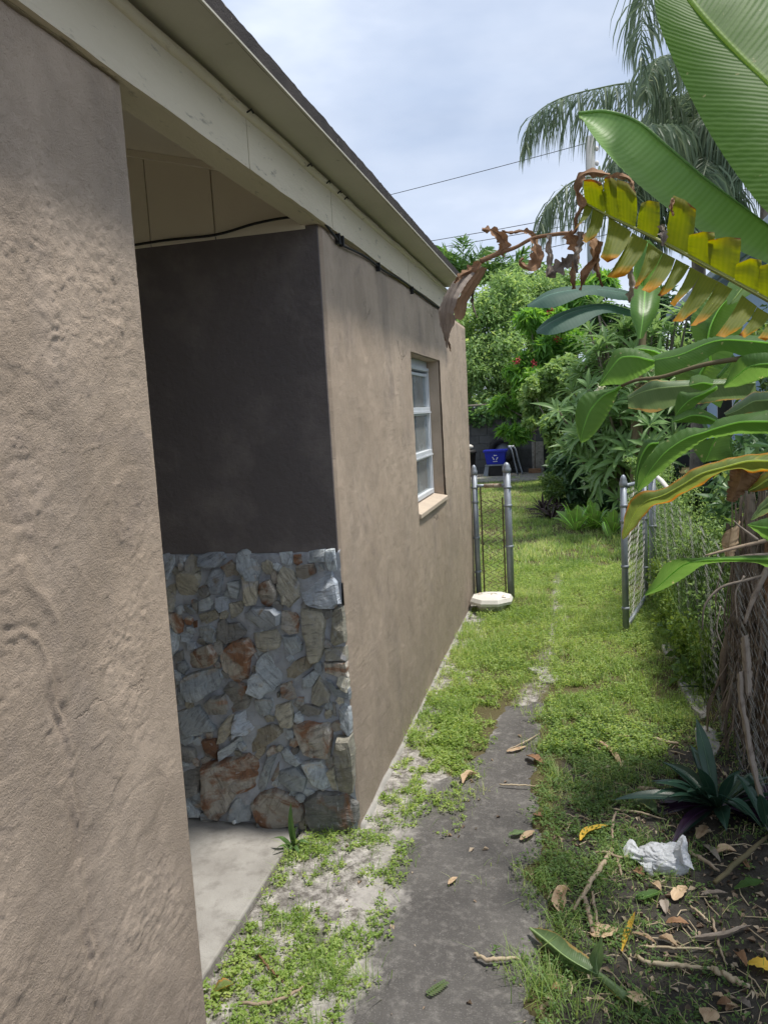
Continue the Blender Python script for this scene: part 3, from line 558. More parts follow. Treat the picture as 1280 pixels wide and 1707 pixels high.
tp = [(WX+0.014, y, 2.498+0.003*math.sin(y*3.1)+0.002*math.sin(y*11)) for y in np.linspace(-1.2, REND, 120)]
part('trim_moulding', MB().tube(tp, 0.017, 10), M_CREAM, smooth=True)
for y in (2.118, 2.62, 2.83, 2.97, 3.06, 1.42):
    part('nail', MB().tube([(WX+0.030, y-0.006, 2.49), (WX+0.036, y+0.012, 2.503), (WX+0.034, y+0.03, 2.50)], 0.0025, 5), M_BLACK)
RX = -0.72
part('soffit', MB().prism([(WX-0.03, 2.524), (RX-0.008, 2.519), (RX-0.008, 2.531), (WX-0.03, 2.536)], -1.2, REND), M_SOFFIT)
ys = np.linspace(-1.2, REND, 300); V = []; n = len(ys)
for xx, zz in ((RX-0.010, 2.516), (RX, 2.516), (RX+0.003, 2.556), (RX-0.02, 2.562)):
    for y in ys: V.append((xx+0.003*(fbm(y*12, 0, 66)-0.5), y, zz+(0.006*(fbm(y*9, 1, 65)-0.5)+0.006*(fbm(y*45, 2, 67)-0.5))*(zz > 2.55)))
part('roof_edge', MB().add(V, [(r*n+i, r*n+i+1, ((r+1) % 4)*n+i+1, ((r+1) % 4)*n+i) for r in range(4) for i in range(n-1)]+[(0, n, 2*n, 3*n), (n-1, 4*n-1, 3*n-1, 2*n-1)]), M_ROOFEDGE)
part('drip_strip', strip_x(-1.2, REND, RX-0.004, RX+0.003, 2.510, 2.515), M_SOFFIT)
part('roof', MB().prism([(RX-0.012, 2.533), (RX-0.012, 2.558), (-4.4, 3.56), (-4.4, 3.50)], -1.2, REND), M_ROOFEDGE)
part('roof_deck', strip_x(REND+0.002, 6.70, -4.2, -0.95, 2.352, 2.44), M_ROOFEDGE)
# window: awning sashes in a white frame, set back in the stucco
win = part('window', MB().box(FXW-0.05, FXW-0.012, WY0, WY1, WZ1-0.075, WZ1), M_ALU)
zr = [WZ0+0.025, 1.368, 1.652, WZ1-0.085]; F_ = 0.030
rev = MB().box(-1.05, WX-0.011, WY1-0.004, WY1+0.02, WZ0, WZ1).box(-1.05, WX-0.011, WY0-0.02, WY0+0.004, WZ0, WZ1).box(-1.05, WX-0.011, WY0, WY1, WZ1-0.004, WZ1+0.02)
part('window_reveal', rev, M_STUCCO)
for y in (WY0+0.006, WY1-0.006-F_): part('frame', MB().box(FXW-0.05, FXW, y, y+F_, zr[0]-0.02, zr[3]+0.012), M_ALU, win, bevel=0.003)
part('frame', MB().box(FXW-0.05, FXW+0.003, WY0+0.006, WY1-0.006, zr[3]+0.013, zr[3]+0.035), M_ALU, win, bevel=0.003)
for i in range(3):
    a, b = zr[i], zr[i+1]; y0, y1 = WY0+0.04, WY1-0.04; s = MB(); x0, x1 = FXW-0.034, FXW-0.006
    s.box(x0, x1+0.012, y0, y1, a+0.002, a+0.030).box(x0, x1, y0, y1, b-0.022, b-0.004).box(x0, x1, y0, y0+0.024, a+0.031, b-0.023).box(x0, x1, y1-0.024, y1, a+0.031, b-0.023)
    part('sash', s, M_ALU, win, bevel=0.002)
    part('pane', MB().box(FXW-0.024, FXW-0.019, y0+0.022, y1-0.022, a+0.029, b-0.021), M_GLASS, win)
    if i: part('rail', MB().box(FXW-0.03, FXW+0.012, WY0+0.037, WY1-0.037, a-0.008, a+0.001), M_ALU, win)
part('sill', MB().add([(FXW-0.06, WY0, WZ0+0.03), (FXW-0.06, WY1, WZ0+0.03), (WX+0.016, WY1, WZ0-0.002), (WX+0.016, WY0, WZ0-0.002), (FXW-0.06, WY0, WZ0-0.05), (FXW-0.06, WY1, WZ0-0.05), (WX+0.016, WY1, WZ0-0.03), (WX+0.016, WY0, WZ0-0.03)], [(0, 3, 2, 1), (4, 5, 6, 7), (0, 1, 5, 4), (1, 2, 6, 5), (2, 3, 7, 6), (3, 0, 4, 7)]), M_SILL, win, bevel=0.004)
cv = []; cf = []
for i, y in enumerate(np.linspace(WY0+0.30, WY1-0.03, 60)): cv += [(-1.09+0.014*math.sin(i*0.9), y, 1.07), (-1.09+0.014*math.sin(i*0.9+0.2), y, 1.97)]
part('curtain', MB().add(cv, [(2*i, 2*i+2, 2*i+3, 2*i+1) for i in range(59)]), M_CURTAIN, win, smooth=True)
part('room_wall', MB().box(-3.2, -3.1, 2.97, 6.6, -0.08, 2.4), M_DARKWALL)
# cable tacked under the eaves and round into the recess
cab = [(-1.75, 2.80, 2.345), (-1.5, 2.795, 2.352), (-1.28, 2.793, 2.35), (-1.12, 2.79, 2.372), (-0.98, 2.785, 2.378), (-0.885, 2.79, 2.366), (WX+0.012, 2.83, 2.352), (WX+0.014, 2.95, 2.328), (WX+0.012, 3.05, 2.318), (WX+0.014, 3.4, 2.335), (WX+0.012, 3.75, 2.332), (WX+0.014, 4.2, 2.346), (WX+0.012, 4.9, 2.340), (WX+0.012, 5.66, 2.342)]
part('cable', MB().tube(catmull(cab, 120), 0.0048, 6), M_BLACK, smooth=True)
for y in (2.98, 3.03, 3.62, 4.4): part('cable_clip', MB().box(WX+0.004, WX+0.022, y, y+0.012, 2.31, 2.35), M_BLACK)
# raised footing lip
ys = np.linspace(2.83, 6.7, 160); V = []; n = len(ys)
for xx, zz in ((WX-0.01, -0.08), (WX+0.026, -0.08), (WX+0.020, 0.020), (WX-0.01, 0.026)):
    for y in ys: V.append((xx+0.014*(fbm(y*6, 0, 71)-0.5)*(xx > WX), y, zz+0.016*(fbm(y*9, 1, 72)-0.5)*(zz > 0)))
part('footing', MB().add(V, [(r*n+i, r*n+i+1, ((r+1) % 4)*n+i+1, ((r+1) % 4)*n+i) for r in range(4) for i in range(n-1)]+[(0, n, 2*n, 3*n), (n-1, 4*n-1, 3*n-1, 2*n-1)]), M_CONC, smooth=True)
slab = MB().box(-2.7, -1.125, 1.36, 2.84, -0.12, 0.006).build('porch_slab', M_CONC, bevel=0.008)
tag(slab, 'pale concrete porch slab in the recess', None, None, 'structure')
# ------------------------------------------------------------------ fences, gate, garden wall and the things by it
def zigzag(mb, a, b, zt, zb, step=0.052, r=0.0016, n=3, sag=0.0):
    """chain link between a and b (plan points): interlocked zigzag wires, each bent in and out"""
    a = np.array(a, float); b = np.array(b, float); L = np.linalg.norm(b-a); d = (b-a)/L; nr = np.array([-d[1], d[0]])
    k = int(L/step); rows = int((zt-zb)/step)*2
    for i in range(k):
        pts = []
        for j in range(rows+1):
            u = (i+0.5+(0.27 if (j % 2) else -0.27)*2)*step if False else (i+(1.02 if (j % 2) else -0.02))*step
            u = min(max(u, 0), L); off = (0.003 if j % 2 else -0.003)+sag*math.sin(i*0.7+j*0.21)*0.012
            p = a+d*u+nr*off; pts.append((p[0], p[1], zt-(zt-zb)*j/rows+0.004*sag*math.sin(i*0.5)))
        mb.tube(pts, r, n, cap=False)
    return mb
def post(name, x, y, h, r, m, root, cap=True, bands=()):
    p = MB().tube([(x, y, -0.1), (x, y, h*0.5), (x, y, h)], r, 14).build(name, m, root, smooth=True)
    if cap: MB().lathe([(r*1.12, -0.012), (r*1.2, 0.0), (r*1.2, 0.018), (r*0.95, 0.03), (r*0.95, 0.042), (r*0.62, 0.062), (r*0.12, 0.072)], (x, y, h), 14).build('post_cap', M_WHITE if cap == 2 else M_GALV, p, smooth=True)
    for z in bands: MB().lathe([(r*1.02, -0.011), (r*1.2, -0.009), (r*1.2, 0.009), (r*1.02, 0.011)], (x, y, z), 12).build('tension_band', M_GALV, p, smooth=True)
    return p
x1, y1 = -0.845, 6.655; x2, y2 = -0.563, 6.60
fe = thing('fence_panel', 'narrow chain link fence panel with two steel posts beside the house corner', 'fence', (x1, y1, 0))
post('post', x1, y1, 1.11, 0.024, M_GALV, fe, 1, (0.25, 0.55, 0.86, 0.985))
post('post', x2, y2, 1.125, 0.030, M_GALV, fe, 1, (0.48, 0.83, 0.985))
MB().tube([(x1, y1, 1.0), (x1+0.09, y1-0.017, 1.0)], 0.014, 8).tube([(x2-0.05, y2+0.01, 1.0), (x2, y2, 1.0)], 0.017, 8).build('rail_end', M_GALV, fe, smooth=True)
MB().tube([(x1+0.085, y1-0.016, 1.0), (x2-0.045, y2+0.009, 1.001)], 0.018, 10).build('top_rail', M_RUST, fe, smooth=True)
for x, y in ((x1+0.05, y1-0.01), (x2-0.045, y2+0.009)): MB().box(x-0.006, x+0.006, y-0.004, y+0.004, 0.05, 0.90 if x > -0.7 else 0.99).build('tension_bar', M_RUSTWIRE, fe)
ch = zigzag(MB(), (x1+0.05, y1-0.012), (x2-0.045, y2+0.006), 0.88, 0.06, 0.062, 0.0042, 4).build('chain_mesh', M_RUSTWIRE, fe); tag(ch, kind='stuff')
M_WIRED = rough_mat('dull_wire', (0.27, 0.265, 0.255), (0.18, 0.175, 0.17), 30.0, None, rough=0.6, bs=200, bd=0.0002)
# open gate, swung towards the camera
h1 = (0.317, 5.61); h2 = (0.565, 6.60)
gt = thing('gate', 'open chain link gate leaf with a steel frame swung towards the path', 'gate', (h2[0], h2[1], 0))
post('gate_upright', h1[0], h1[1], 1.075, 0.023, M_GALV, gt, 1, (0.20, 0.50, 0.82, 0.93))
post('gate_upright', h2[0]-0.035, h2[1]-0.06, 1.0, 0.019, M_GALV, gt, 0, (0.3, 0.7))
MB().tube([(h1[0], h1[1], 1.065), (h2[0]-0.035, h2[1]-0.06, 1.005)], 0.014, 10).build('top_rail', M_GALV, gt, smooth=True)
MB().tube([(h1[0], h1[1], 0.06), (h2[0]-0.035, h2[1]-0.06, 0.06)], 0.016, 10).build('bottom_rail', M_GALV, gt, smooth=True)
ch = zigzag(MB(), (h1[0]+0.01, h1[1]+0.02), (h2[0]-0.04, h2[1]-0.07), 1.05, 0.06, 0.045, 0.0012, 3, 0.6).build('chain_mesh', M_WIRE, gt); tag(ch, kind='stuff')
FX = 0.665
ff = thing('chain_fence', 'long chain link fence along the right side of the path', 'fence', (FX, 6.66, 0))
post('post', 0.60, 6.67, 1.06, 0.029, M_GALV, ff, 1, (0.3, 0.62, 0.9))
post('post', FX+0.03, 2.2, 0.95, 0.024, M_GALV, ff, 1, ())
MB().tube([(0.61, 6.66, 1.05), (0.625, 6.2, 1.04), (0.64, 5.75, 1.0)], 0.017, 10).build('top_rail', M_WHITE, ff, smooth=True)
ch = zigzag(MB(), (FX+0.005, 1.2), (0.605, 6.64), 0.99, 0.03, 0.046, 0.0009, 3, 1.0).build('chain_mesh', M_WIRED, ff); tag(ch, kind='stuff')
# kerb fragments under the fence
def slabby(name, cx, cy, lx, ly, h, rot, m, label, cat, group=None, z0=None):
    z = float(gz(cx, cy)) if z0 is None else z0; n = 10; V = []; F = []
    for k, (s, zz) in enumerate(((1.0, -0.08), (1.02, h*0.55), (0.94, h), (0.5, h*1.04))):
        for i in range(n):
            a = 2*math.pi*i/n; c_, s_ = math.cos(a), math.sin(a); sq = 1/max(abs(c_), abs(s_))**0.75
            x = lx/2*c_*sq*s*rng.uniform(.92, 1.06); y = ly/2*s_*sq*s*rng.uniform(.92, 1.06)
            V.append((cx+x*math.cos(rot)-y*math.sin(rot), cy+x*math.sin(rot)+y*math.cos(rot), z+zz+rng.normal(0, 0.004)))
    for r in range(3): F += [(r*n+i, r*n+(i+1) % n, (r+1)*n+(i+1) % n, (r+1)*n+i) for i in range(n)]
    F.append(tuple(3*n+i for i in range(n)))
    return tag(mesh(name, V, F, m, loc=(cx, cy, z)), label, cat, group)
g = G(1148, 1165); slabby('kerb_block', g[0]+.005, 4.3, 0.09, 0.62, 0.03, 0.03, M_CONC, 'longer pale kerb block half sunk in the weeds under the fence', 'kerb', 'kerb blocks under the fence')
g = G(1175, 1235); slabby('kerb_block', g[0]-.01, 3.72, 0.10, 0.30, 0.032, -0.05, M_CONC, 'short kerb block just behind the dark purple leaved plant', 'kerb', 'kerb blocks under the fence')
g = G(1118, 1110); slabby('kerb_block', g[0]+0.01, 5.1, 0.08, 0.30, 0.025, 0.02, M_KERB, 'farthest kerb block almost hidden in weeds beside the open gate', 'kerb', 'kerb blocks under the fence')
for (x, y, lx, ly, r, lb) in ((897, 1122, .10, .16, .5, 'pale chip of old paving in the worn track, the farther of two'), (915, 1137, .12, .13, -.3, 'pale chip of old paving in the worn track, the nearer of two')):
    g = G(x, y); slabby('paving_chip', g[0], g[1], lx, ly, 0.018, r, M_CONC, lb, 'stone', 'broken paving in the track')
# octagonal white cover on a drum
oc = thing('octagonal_base', 'weathered white octagonal plastic base lying at the foot of the fence panel', 'base', (-0.695, 6.27, 0.0))
MB().lathe([(0.115, -0.03), (0.125, 0.06), (0.12, 0.085)], (-0.695, 6.27, 0), 20).build('drum', M_WHITE, oc, smooth=True)
MB().lathe([(0.12, 0.075), (0.178, 0.078), (0.182, 0.10), (0.165, 0.128), (0.085, 0.142), (0.05, 0.144), (0.045, 0.136)], (-0.695, 6.27, 0), 8, 0.5).build('octagonal_top', M_WHITE, oc)
for a, r, lb_ in ((3.0, .11, 'dead leaf scrap at the left edge of the white octagonal base'), (4.6, .03, 'dead leaf scrap in the middle of the white octagonal base'), (5.6, .12, 'dead leaf scrap at the near right edge of the white octagonal base')):
    x, y = -0.695+r*math.cos(a), 6.27+r*math.sin(a)
    p = [(x, y, 0.146-0.08*max(0, r-0.085)), (x+0.015, y+0.008, 0.153-0.08*max(0, r-.085)), (x+0.032, y+0.01, 0.146-0.1*max(0, r-.085))]; pa = np.array(p); off = np.array([-0.004, 0.008, 0])
    o_ = leaf3('dead_leaf', pa+off, pa, pa-off, M_DRY, None, 6, 1, 0.0, 0, midrib=0); tag(o_, lb_, 'leaf', 'scraps on the octagonal base')

# back of the garden
bw = thing('garden_wall', 'grimy grey block wall closing the far end of the garden', 'wall', (-1.5, 19.4, 0))
rowh = 0.2
M_JOINT = rough_mat('grimy_joint', (0.06, 0.065, 0.065), (0.09, 0.09, 0.09), 2, None, rough=0.9)
MB().box(-6.5, 4.5, 19.42, 19.58, -0.1, 1.7).build('wall_core', M_JOINT, bw)
bm0 = MB().box(-0.197, 0.197, -0.006, 0.03, 0.003, 0.197).build('block', M_BLOCK, bw, bevel=0.004, loc=(0, 0, 0)); first = True
for r in range(8):
    for k in range(-9, 5):
        x = -0.9+k*0.4+(0.2 if r % 2 else 0)
        b = bm0 if first else bm0.copy()
        if not first: COL.objects.link(b); b.parent = bw
        b.location = Vector((x, 19.40+rng.uniform(-.004, .004), r*rowh))-Vector(bw.location); first = False
tag(MB().box(-2.6, 0.2, 17.4, 19.38, -0.1, 0.06).build('patio_slab', M_KERB, bevel=0.02), 'low concrete slab along the far garden wall', None, None, 'structure')
# blue recycling crate on a grey step stool
bx, by = -1.84, 18.7
st = thing('step_stool', 'grey plastic step stool with a dark opening under the blue crate', 'stool', (bx, by, 0.06))
for s in (-1, 1):
    MB().add([(bx+s*0.15, by-0.18, 0.30), (bx+s*0.24, by-0.18, 0.30), (bx+s*0.30, by-0.22, 0.06), (bx+s*0.18, by-0.22, 0.06), (bx+s*0.15, by+0.18, 0.30), (bx+s*0.24, by+0.18, 0.30), (bx+s*0.30, by+0.2, 0.06), (bx+s*0.18, by+0.2, 0.06)], [(0, 1, 2, 3), (4, 7, 6, 5), (0, 4, 5, 1), (1, 5, 6, 2), (2, 6, 7, 3), (3, 7, 4, 0)]).build('leg', M_GREYP, st, bevel=0.01)
MB().box(bx-0.24, bx+0.24, by-0.2, by+0.2, 0.30, 0.335).build('step', M_GREYP, st, bevel=0.01)
MB().box(bx-0.175, bx+0.175, by-0.17, by+0.1, 0.065, 0.295).build('opening_shade', M_BLACK, st)  # black block standing in for the shade inside the opening
cr = thing('recycling_crate', 'blue plastic recycling crate with a white arrows emblem', 'crate', (bx, by, 0.335))
def taper(z0, z1, a0, b0, a1, b1, th=0.012):
    o_ = []; 
    for (a, b, z) in ((a0, b0, z0), (a1, b1, z1), (a1-th, b1-th, z1), (a0-th, b0-th, z0+th)):
        o_ += [(bx-a, by-b, z), (bx+a, by-b, z), (bx+a, by+b, z), (bx-a, by+b, z)]
    f = [(r*4+i, r*4+(i+1) % 4, (r+1)*4+(i+1) % 4, (r+1)*4+i) for r in range(3) for i in range(4)]+[(3, 2, 1, 0), (12, 13, 14, 15)]
    return MB().add(o_, f)
taper(0.336, 0.66, 0.205, 0.15, 0.255, 0.19).build('crate_body', M_BLUE, cr, bevel=0.012)
rim = MB().box(bx-0.275, bx+0.275, by-0.215, by-0.185, 0.625, 0.675).box(bx-0.275, bx+0.275, by+0.185, by+0.215, 0.625, 0.675).box(bx-0.275, bx-0.25, by-0.184, by+0.184, 0.625, 0.675).box(bx+0.25, bx+0.275, by-0.184, by+0.184, 0.625, 0.675)
rim.build('rim', M_BLUE, cr, bevel=0.008)
emb = MB(); yf = by-0.187
for k in range(3):                                                # three chasing arrows
    a = math.radians(90+120*k); c_, s_ = math.cos(a), math.sin(a)
    def T(u, v): return (bx+(u*c_-v*s_), yf+0.17*0, 0.50+(u*s_+v*c_))
    for poly in ([(0.040, -0.045), (0.058, -0.045), (0.058, 0.012), (0.040, 0.012)], [(0.028, 0.012), (0.070, 0.012), (0.049, 0.040)]):
        V = [T(u, v) for u, v in poly]; V = [(x, by-0.152-(z-0.336)*0.1235-0.004, z) for x, _, z in V]; n = len(V)
        emb.add(V+[(x, y+0.003, z) for x, y, z in V], [tuple(range(n)), tuple(range(2*n-1, n-1, -1))]+[(i, i+n, (i+1) % n+n, (i+1) % n) for i in range(n)])
emb.add([(bx-0.05, by-0.170, 0.398), (bx+0.05, by-0.170, 0.398), (bx+0.05, by-0.172, 0.412), (bx-0.05, by-0.172, 0.412)], [(0, 1, 2, 3)]).build('arrows_emblem', M_PRINT, cr)
# kettle grill lid behind the crate, hose reel handles, leaning block, broom, dark bin at the left
def ring(name, c, R, r, m, parent, a0=0, a1=2*math.pi, n=28, ax='y'):
    pts = [(c[0]+R*math.cos(a), c[1], c[2]+R*math.sin(a)) for a in np.linspace(a0, a1, n)]
    return MB().tube(pts, r, 8).build(name, m, parent, smooth=True)
ty = thing('old_tyre', 'black tyre leaning on the wall behind the blue crate', 'tyre', (bx+0.12, 19.2, 0.06))
prof = [(0.19, -0.08), (0.30, -0.09), (0.335, -0.05), (0.34, 0.0), (0.335, 0.05), (0.30, 0.09), (0.19, 0.08)]
V = []; n = 28
for r, w in prof: V += [(bx+0.12+r*math.cos(2*math.pi*k/n), 19.2+w, 0.62+r*math.sin(2*math.pi*k/n)) for k in range(n)]
MB().add(V, [(i*n+k, i*n+(k+1) % n, ((i+1) % 7)*n+(k+1) % n, ((i+1) % 7)*n+k) for i in range(7) for k in range(n)]).build('tread', M_BLACK, ty, smooth=True)
V = [(x, y, z) for r, w in ((0.2, 0.03), (0.08, -0.02), (0.0, -0.02)) for x, y, z in [(bx+0.12+r*math.cos(2*math.pi*k/n), 19.2+w, 0.62+r*math.sin(2*math.pi*k/n)) for k in range(n)]]
MB().add(V, [(i*n+k, i*n+(k+1) % n, (i+1)*n+(k+1) % n, (i+1)*n+k) for i in range(2) for k in range(n)]).build('rim', M_GREYP, ty, smooth=True)
hs = thing('garden_chair', 'folded pale blue tubular garden chair beside the blue crate', 'chair', (bx+0.42, 18.85, 0.06))
for dx in (0, 0.10):
    MB().tube(catmull([(bx+0.30+dx, 18.9, 0.72), (bx+0.36+dx, 18.86, 0.66), (bx+0.42+dx, 18.8, 0.40), (bx+0.50+dx*1.2, 18.7, 0.07)], 14), 0.018, 8).build('leg', M_GREYP, hs, smooth=True)
MB().tube([(bx+0.29, 18.9, 0.72), (bx+0.42, 18.9, 0.72)], 0.03, 8).build('armrest', M_PRINT, hs, smooth=True)
MB().box(bx+0.36, bx+0.47, 18.86, 18.89, 0.2, 0.64).build('seat_sling', M_BLACK, hs)
lb = MB().box(-1.02, -0.74, 19.22, 19.33, 0.06, 0.80).build('leaning_slab', M_KERB, bevel=0.012); tag(lb, 'grey concrete slab stood upright against the far wall', 'slab')
bro = thing('broom', 'old broom standing head down in front of the grey slab', 'broom', (-0.95, 19.0, 0.06))
MB().tube([(-0.95, 19.0, 0.16), (-0.92, 19.18, 1.25)], 0.014, 8).build('handle', M_BARK, bro, smooth=True)
MB().box(-1.10, -0.80, 18.96, 19.04, 0.06, 0.17).build('head', M_DRYDARK, bro, bevel=0.01)
kb = thing('dark_bin', 'black garden bin with a white lump on its lid, half behind the house corner', 'bin', (-2.52, 18.6, 0.06))
MB().lathe([(0.17, 0.06), (0.22, 0.62), (0.24, 0.62), (0.24, 0.66), (0.20, 0.70), (0.05, 0.72)], (-2.52, 18.6, 0), 18).build('bin_body', M_BLACK, kb, smooth=True)
MB().lathe([(0.05, 0.72), (0.09, 0.75), (0.08, 0.80), (0.03, 0.83)], (-2.44, 18.6, 0), 12).build('lid_lump', M_WHITE, kb, smooth=True)

# neighbour's house behind the plants, utility pole, wires
nh = thing('neighbour_house', 'pale blue house glimpsed through the banana leaves on the right', 'house', (2.6, 9, 0))
MB().box(2.42, 8.0, 8.6, 17.5, -0.1, 3.25).build('wall', M_NEIGH, nh)
MB().prism([(2.05, 3.26), (2.05, 3.44), (5.2, 4.3), (8.3, 3.44), (8.3, 3.26)], 8.3, 17.8).build('roof', M_NROOF, nh)
MB().box(1.93, 2.05, 8.25, 17.8, 3.30, 3.43).build('gutter', M_NROOF, nh, bevel=0.02)
wn = MB().box(2.40, 2.44, 13.2, 14.6, 1.0, 2.2).build('window', M_ALU, nh); MB().box(2.395, 2.399, 13.28, 14.52, 1.08, 2.12).build('pane', M_BLACK, wn)
up = thing('utility_pole', 'pale utility pole rising behind the palm fronds', 'pole', (0.62, 24, 0))
MB().tube([(0.62, 24, -0.2), (0.62, 24, 4.5), (0.62, 24, 9.1)], [0.19, 0.16, 0.13], 14).build('shaft', M_POLE, up, smooth=True)
for z in (8.3, 8.7): MB().lathe([(0.03, 0), (0.05, 0.05), (0.05, 0.1), (0.02, 0.13)], (0.80, 24, z), 10).build('insulator', M_WHITE, up, smooth=True)
WIRES = [((620, 338), (985, 235), 'topmost overhead wire running from the roof to the pole'), ((720, 407), (980, 352), 'second overhead wire below the topmost one'), ((720, 420), (990, 366), 'third overhead wire close under the second'),
         ((740, 455), (1000, 392), 'fourth overhead wire just above the small palms'), ((760, 482), (1080, 452), 'lowest overhead wire crossing the treetops')]
for (a, b, lb_) in WIRES:
    p0 = A(*a, 27.0); p1 = A(*b, 23.7); d = p1-p0; p2 = p1+d*2.2; p0 = p0-d*0.8
    pts = [p0+(p2-p0)*t_-np.array([0, 0, 0.35*math.sin(math.pi*t_)]) + np.array([0, 0, 0.35*math.sin(math.pi*0.36)]) for t_ in np.linspace(0, 1, 30)]
    mid = np.mean(pts, 0); tag(MB().tube(pts, 0.011, 5).build('overhead_wire', M_BLACK, loc=mid), lb_, 'wire', 'overhead wires')
# ------------------------------------------------------------------ vegetation
def nrmz(a): return a/(np.linalg.norm(a, axis=-1, keepdims=True)+1e-9)
def leafset(C_, D_, N_, size, aspect, fold=0.25, curl=0.2):
    """many small leaves at once: centres, directions, normals -> 6 vertices, 4 triangles each"""
    n = len(C_); D_ = nrmz(D_); S_ = nrmz(np.cross(D_, N_)); N2 = np.cross(S_, D_)
    L = size[:, None]; w = L*aspect*0.5
    b = C_-D_*L*0.5; tp_ = C_+D_*L*0.5-N2*L*curl; m_ = C_-N2*L*fold*0.0
    l = C_-D_*L*0.06+S_*w+N2*w*fold*2; r = C_-D_*L*0.06-S_*w+N2*w*fold*2
    V = np.stack([b, l, tp_, r], 1).reshape(-1, 3)
    i = np.arange(n)[:, None]*4
    F = np.concatenate([i+np.array([[0, 2, 1]]), i+np.array([[0, 3, 2]])], 1).reshape(-1, 3)
    return V, F
def cloud(name, m, parent, n, clumps, size, aspect, seed, droop=0.3, shell=0.5, loc=None, link=None, kind=None, szv=0.35):
    r = np.random.default_rng(seed); K = np.array(clumps, float)
    wgt = (K[:, 3]*K[:, 4]*K[:, 5])**0.66; idx = r.choice(len(K), n, p=wgt/wgt.sum())
    d = nrmz(r.normal(size=(n, 3))); rad = r.random(n)**shell
    c = K[idx, :3]+d*K[idx, 3:6]*rad[:, None]
    D = nrmz(d*0.9+r.normal(size=(n, 3))*0.7+np.array([0, 0, -droop])); N = nrmz(np.array([0, 0, 1.0])+r.normal(size=(n, 3))*0.55+d*0.5)
    V, F = leafset(c, D, N, size*(1+szv*r.normal(size=n)).clip(0.4, 2), aspect)
    hue = np.clip(r.normal(0.42, 0.2, n)+0.25*(r.random(len(K))[idx]-0.5), 0, 1)
    o = mesh(name, V, F, m, parent, attrs={'rnd': np.repeat(hue, 4)}, loc=loc)
    if kind: o['kind'] = kind
    return o
def limbs(name, m, parent, segs, loc=None):
    mb = MB()
    for p, r in segs: mb.tube(catmull(p, 8), r, 7)
    return mb.build(name, m, parent, smooth=True, loc=loc)
M_OLIVE = cloud_mat('olive_foliage', (0.129, 0.215, 0.085), (0.243, 0.388, 0.143), (0.485, 0.616, 0.215), 0.35)
M_BRIGHT = cloud_mat('bright_foliage', (0.094, 0.223, 0.047), (0.158, 0.353, 0.075), (0.317, 0.502, 0.111), 0.38)
M_PALE = cloud_mat('pale_foliage', (0.112, 0.207, 0.064), (0.223, 0.351, 0.119), (0.397, 0.510, 0.207), 0.35)
M_DEEP = cloud_mat('deep_foliage', (0.041, 0.093, 0.041), (0.083, 0.163, 0.070), (0.152, 0.256, 0.093), 0.25, 0.4)
M_IVY = cloud_mat('ivy_foliage', (0.065, 0.146, 0.048), (0.122, 0.244, 0.081), (0.244, 0.358, 0.146), 0.3)
M_PALM = cloud_mat('palm_foliage', (0.090, 0.136, 0.081), (0.154, 0.209, 0.128), (0.254, 0.299, 0.181), 0.3, 0.4)
M_PALMG = cloud_mat('small_palm_foliage', (0.065, 0.143, 0.039), (0.104, 0.208, 0.065), (0.208, 0.312, 0.104), 0.35, 0.4)
M_PLUM = cloud_mat('plumeria_foliage', (0.068, 0.128, 0.068), (0.112, 0.195, 0.090), (0.195, 0.300, 0.120), 0.25, 0.36)
M_PURPLE = cloud_mat('purple_bromeliad', (0.035, 0.02, 0.025), (0.07, 0.04, 0.045), (0.12, 0.09, 0.06), 0.1, 0.4)
M_WEED = cloud_mat('weed_leaves', (0.13, 0.22, 0.05), (0.24, 0.35, 0.085), (0.42, 0.49, 0.18), 0.4)
M_WEEDD = cloud_mat('shaded_weed_leaves', (0.068, 0.128, 0.038), (0.115, 0.203, 0.054), (0.216, 0.297, 0.095), 0.35)  # weed greens darkened, shade put into the leaf colour
M_GRASS = cloud_mat('grass_blades', (0.13, 0.225, 0.06), (0.265, 0.385, 0.115), (0.52, 0.55, 0.27), 0.42)
M_FLOWER = rough_mat('red_petals', (0.42, 0.05, 0.05), (0.30, 0.03, 0.045), 20, None, rough=0.6)
M_FLOWERY = rough_mat('cream_petals', (0.72, 0.70, 0.42), (0.78, 0.76, 0.6), 20, None, rough=0.6)

# ivy on the garden wall
iv = thing('ivy_hedge', 'ivy spilling over the top of the grey garden wall', 'ivy', (-1.5, 19.3, 1.5))
cl = [(x, 19.35+rng.uniform(-.05, .2), 1.52+0.14*rng.random()-(0.12 if rng.random() < .3 else 0), 0.42, 0.32, 0.26) for x in np.arange(-6.3, 4.0, 0.34)]
cloud('foliage', M_IVY, iv, 9000, cl, 0.10, 0.8, 5, 0.3, 0.35); limbs('stem', M_BARK, iv, [([(-6.2, 19.5, 1.72), (-3, 19.45, 1.75), (0.5, 19.5, 1.72), (4, 19.5, 1.74)], 0.03)])
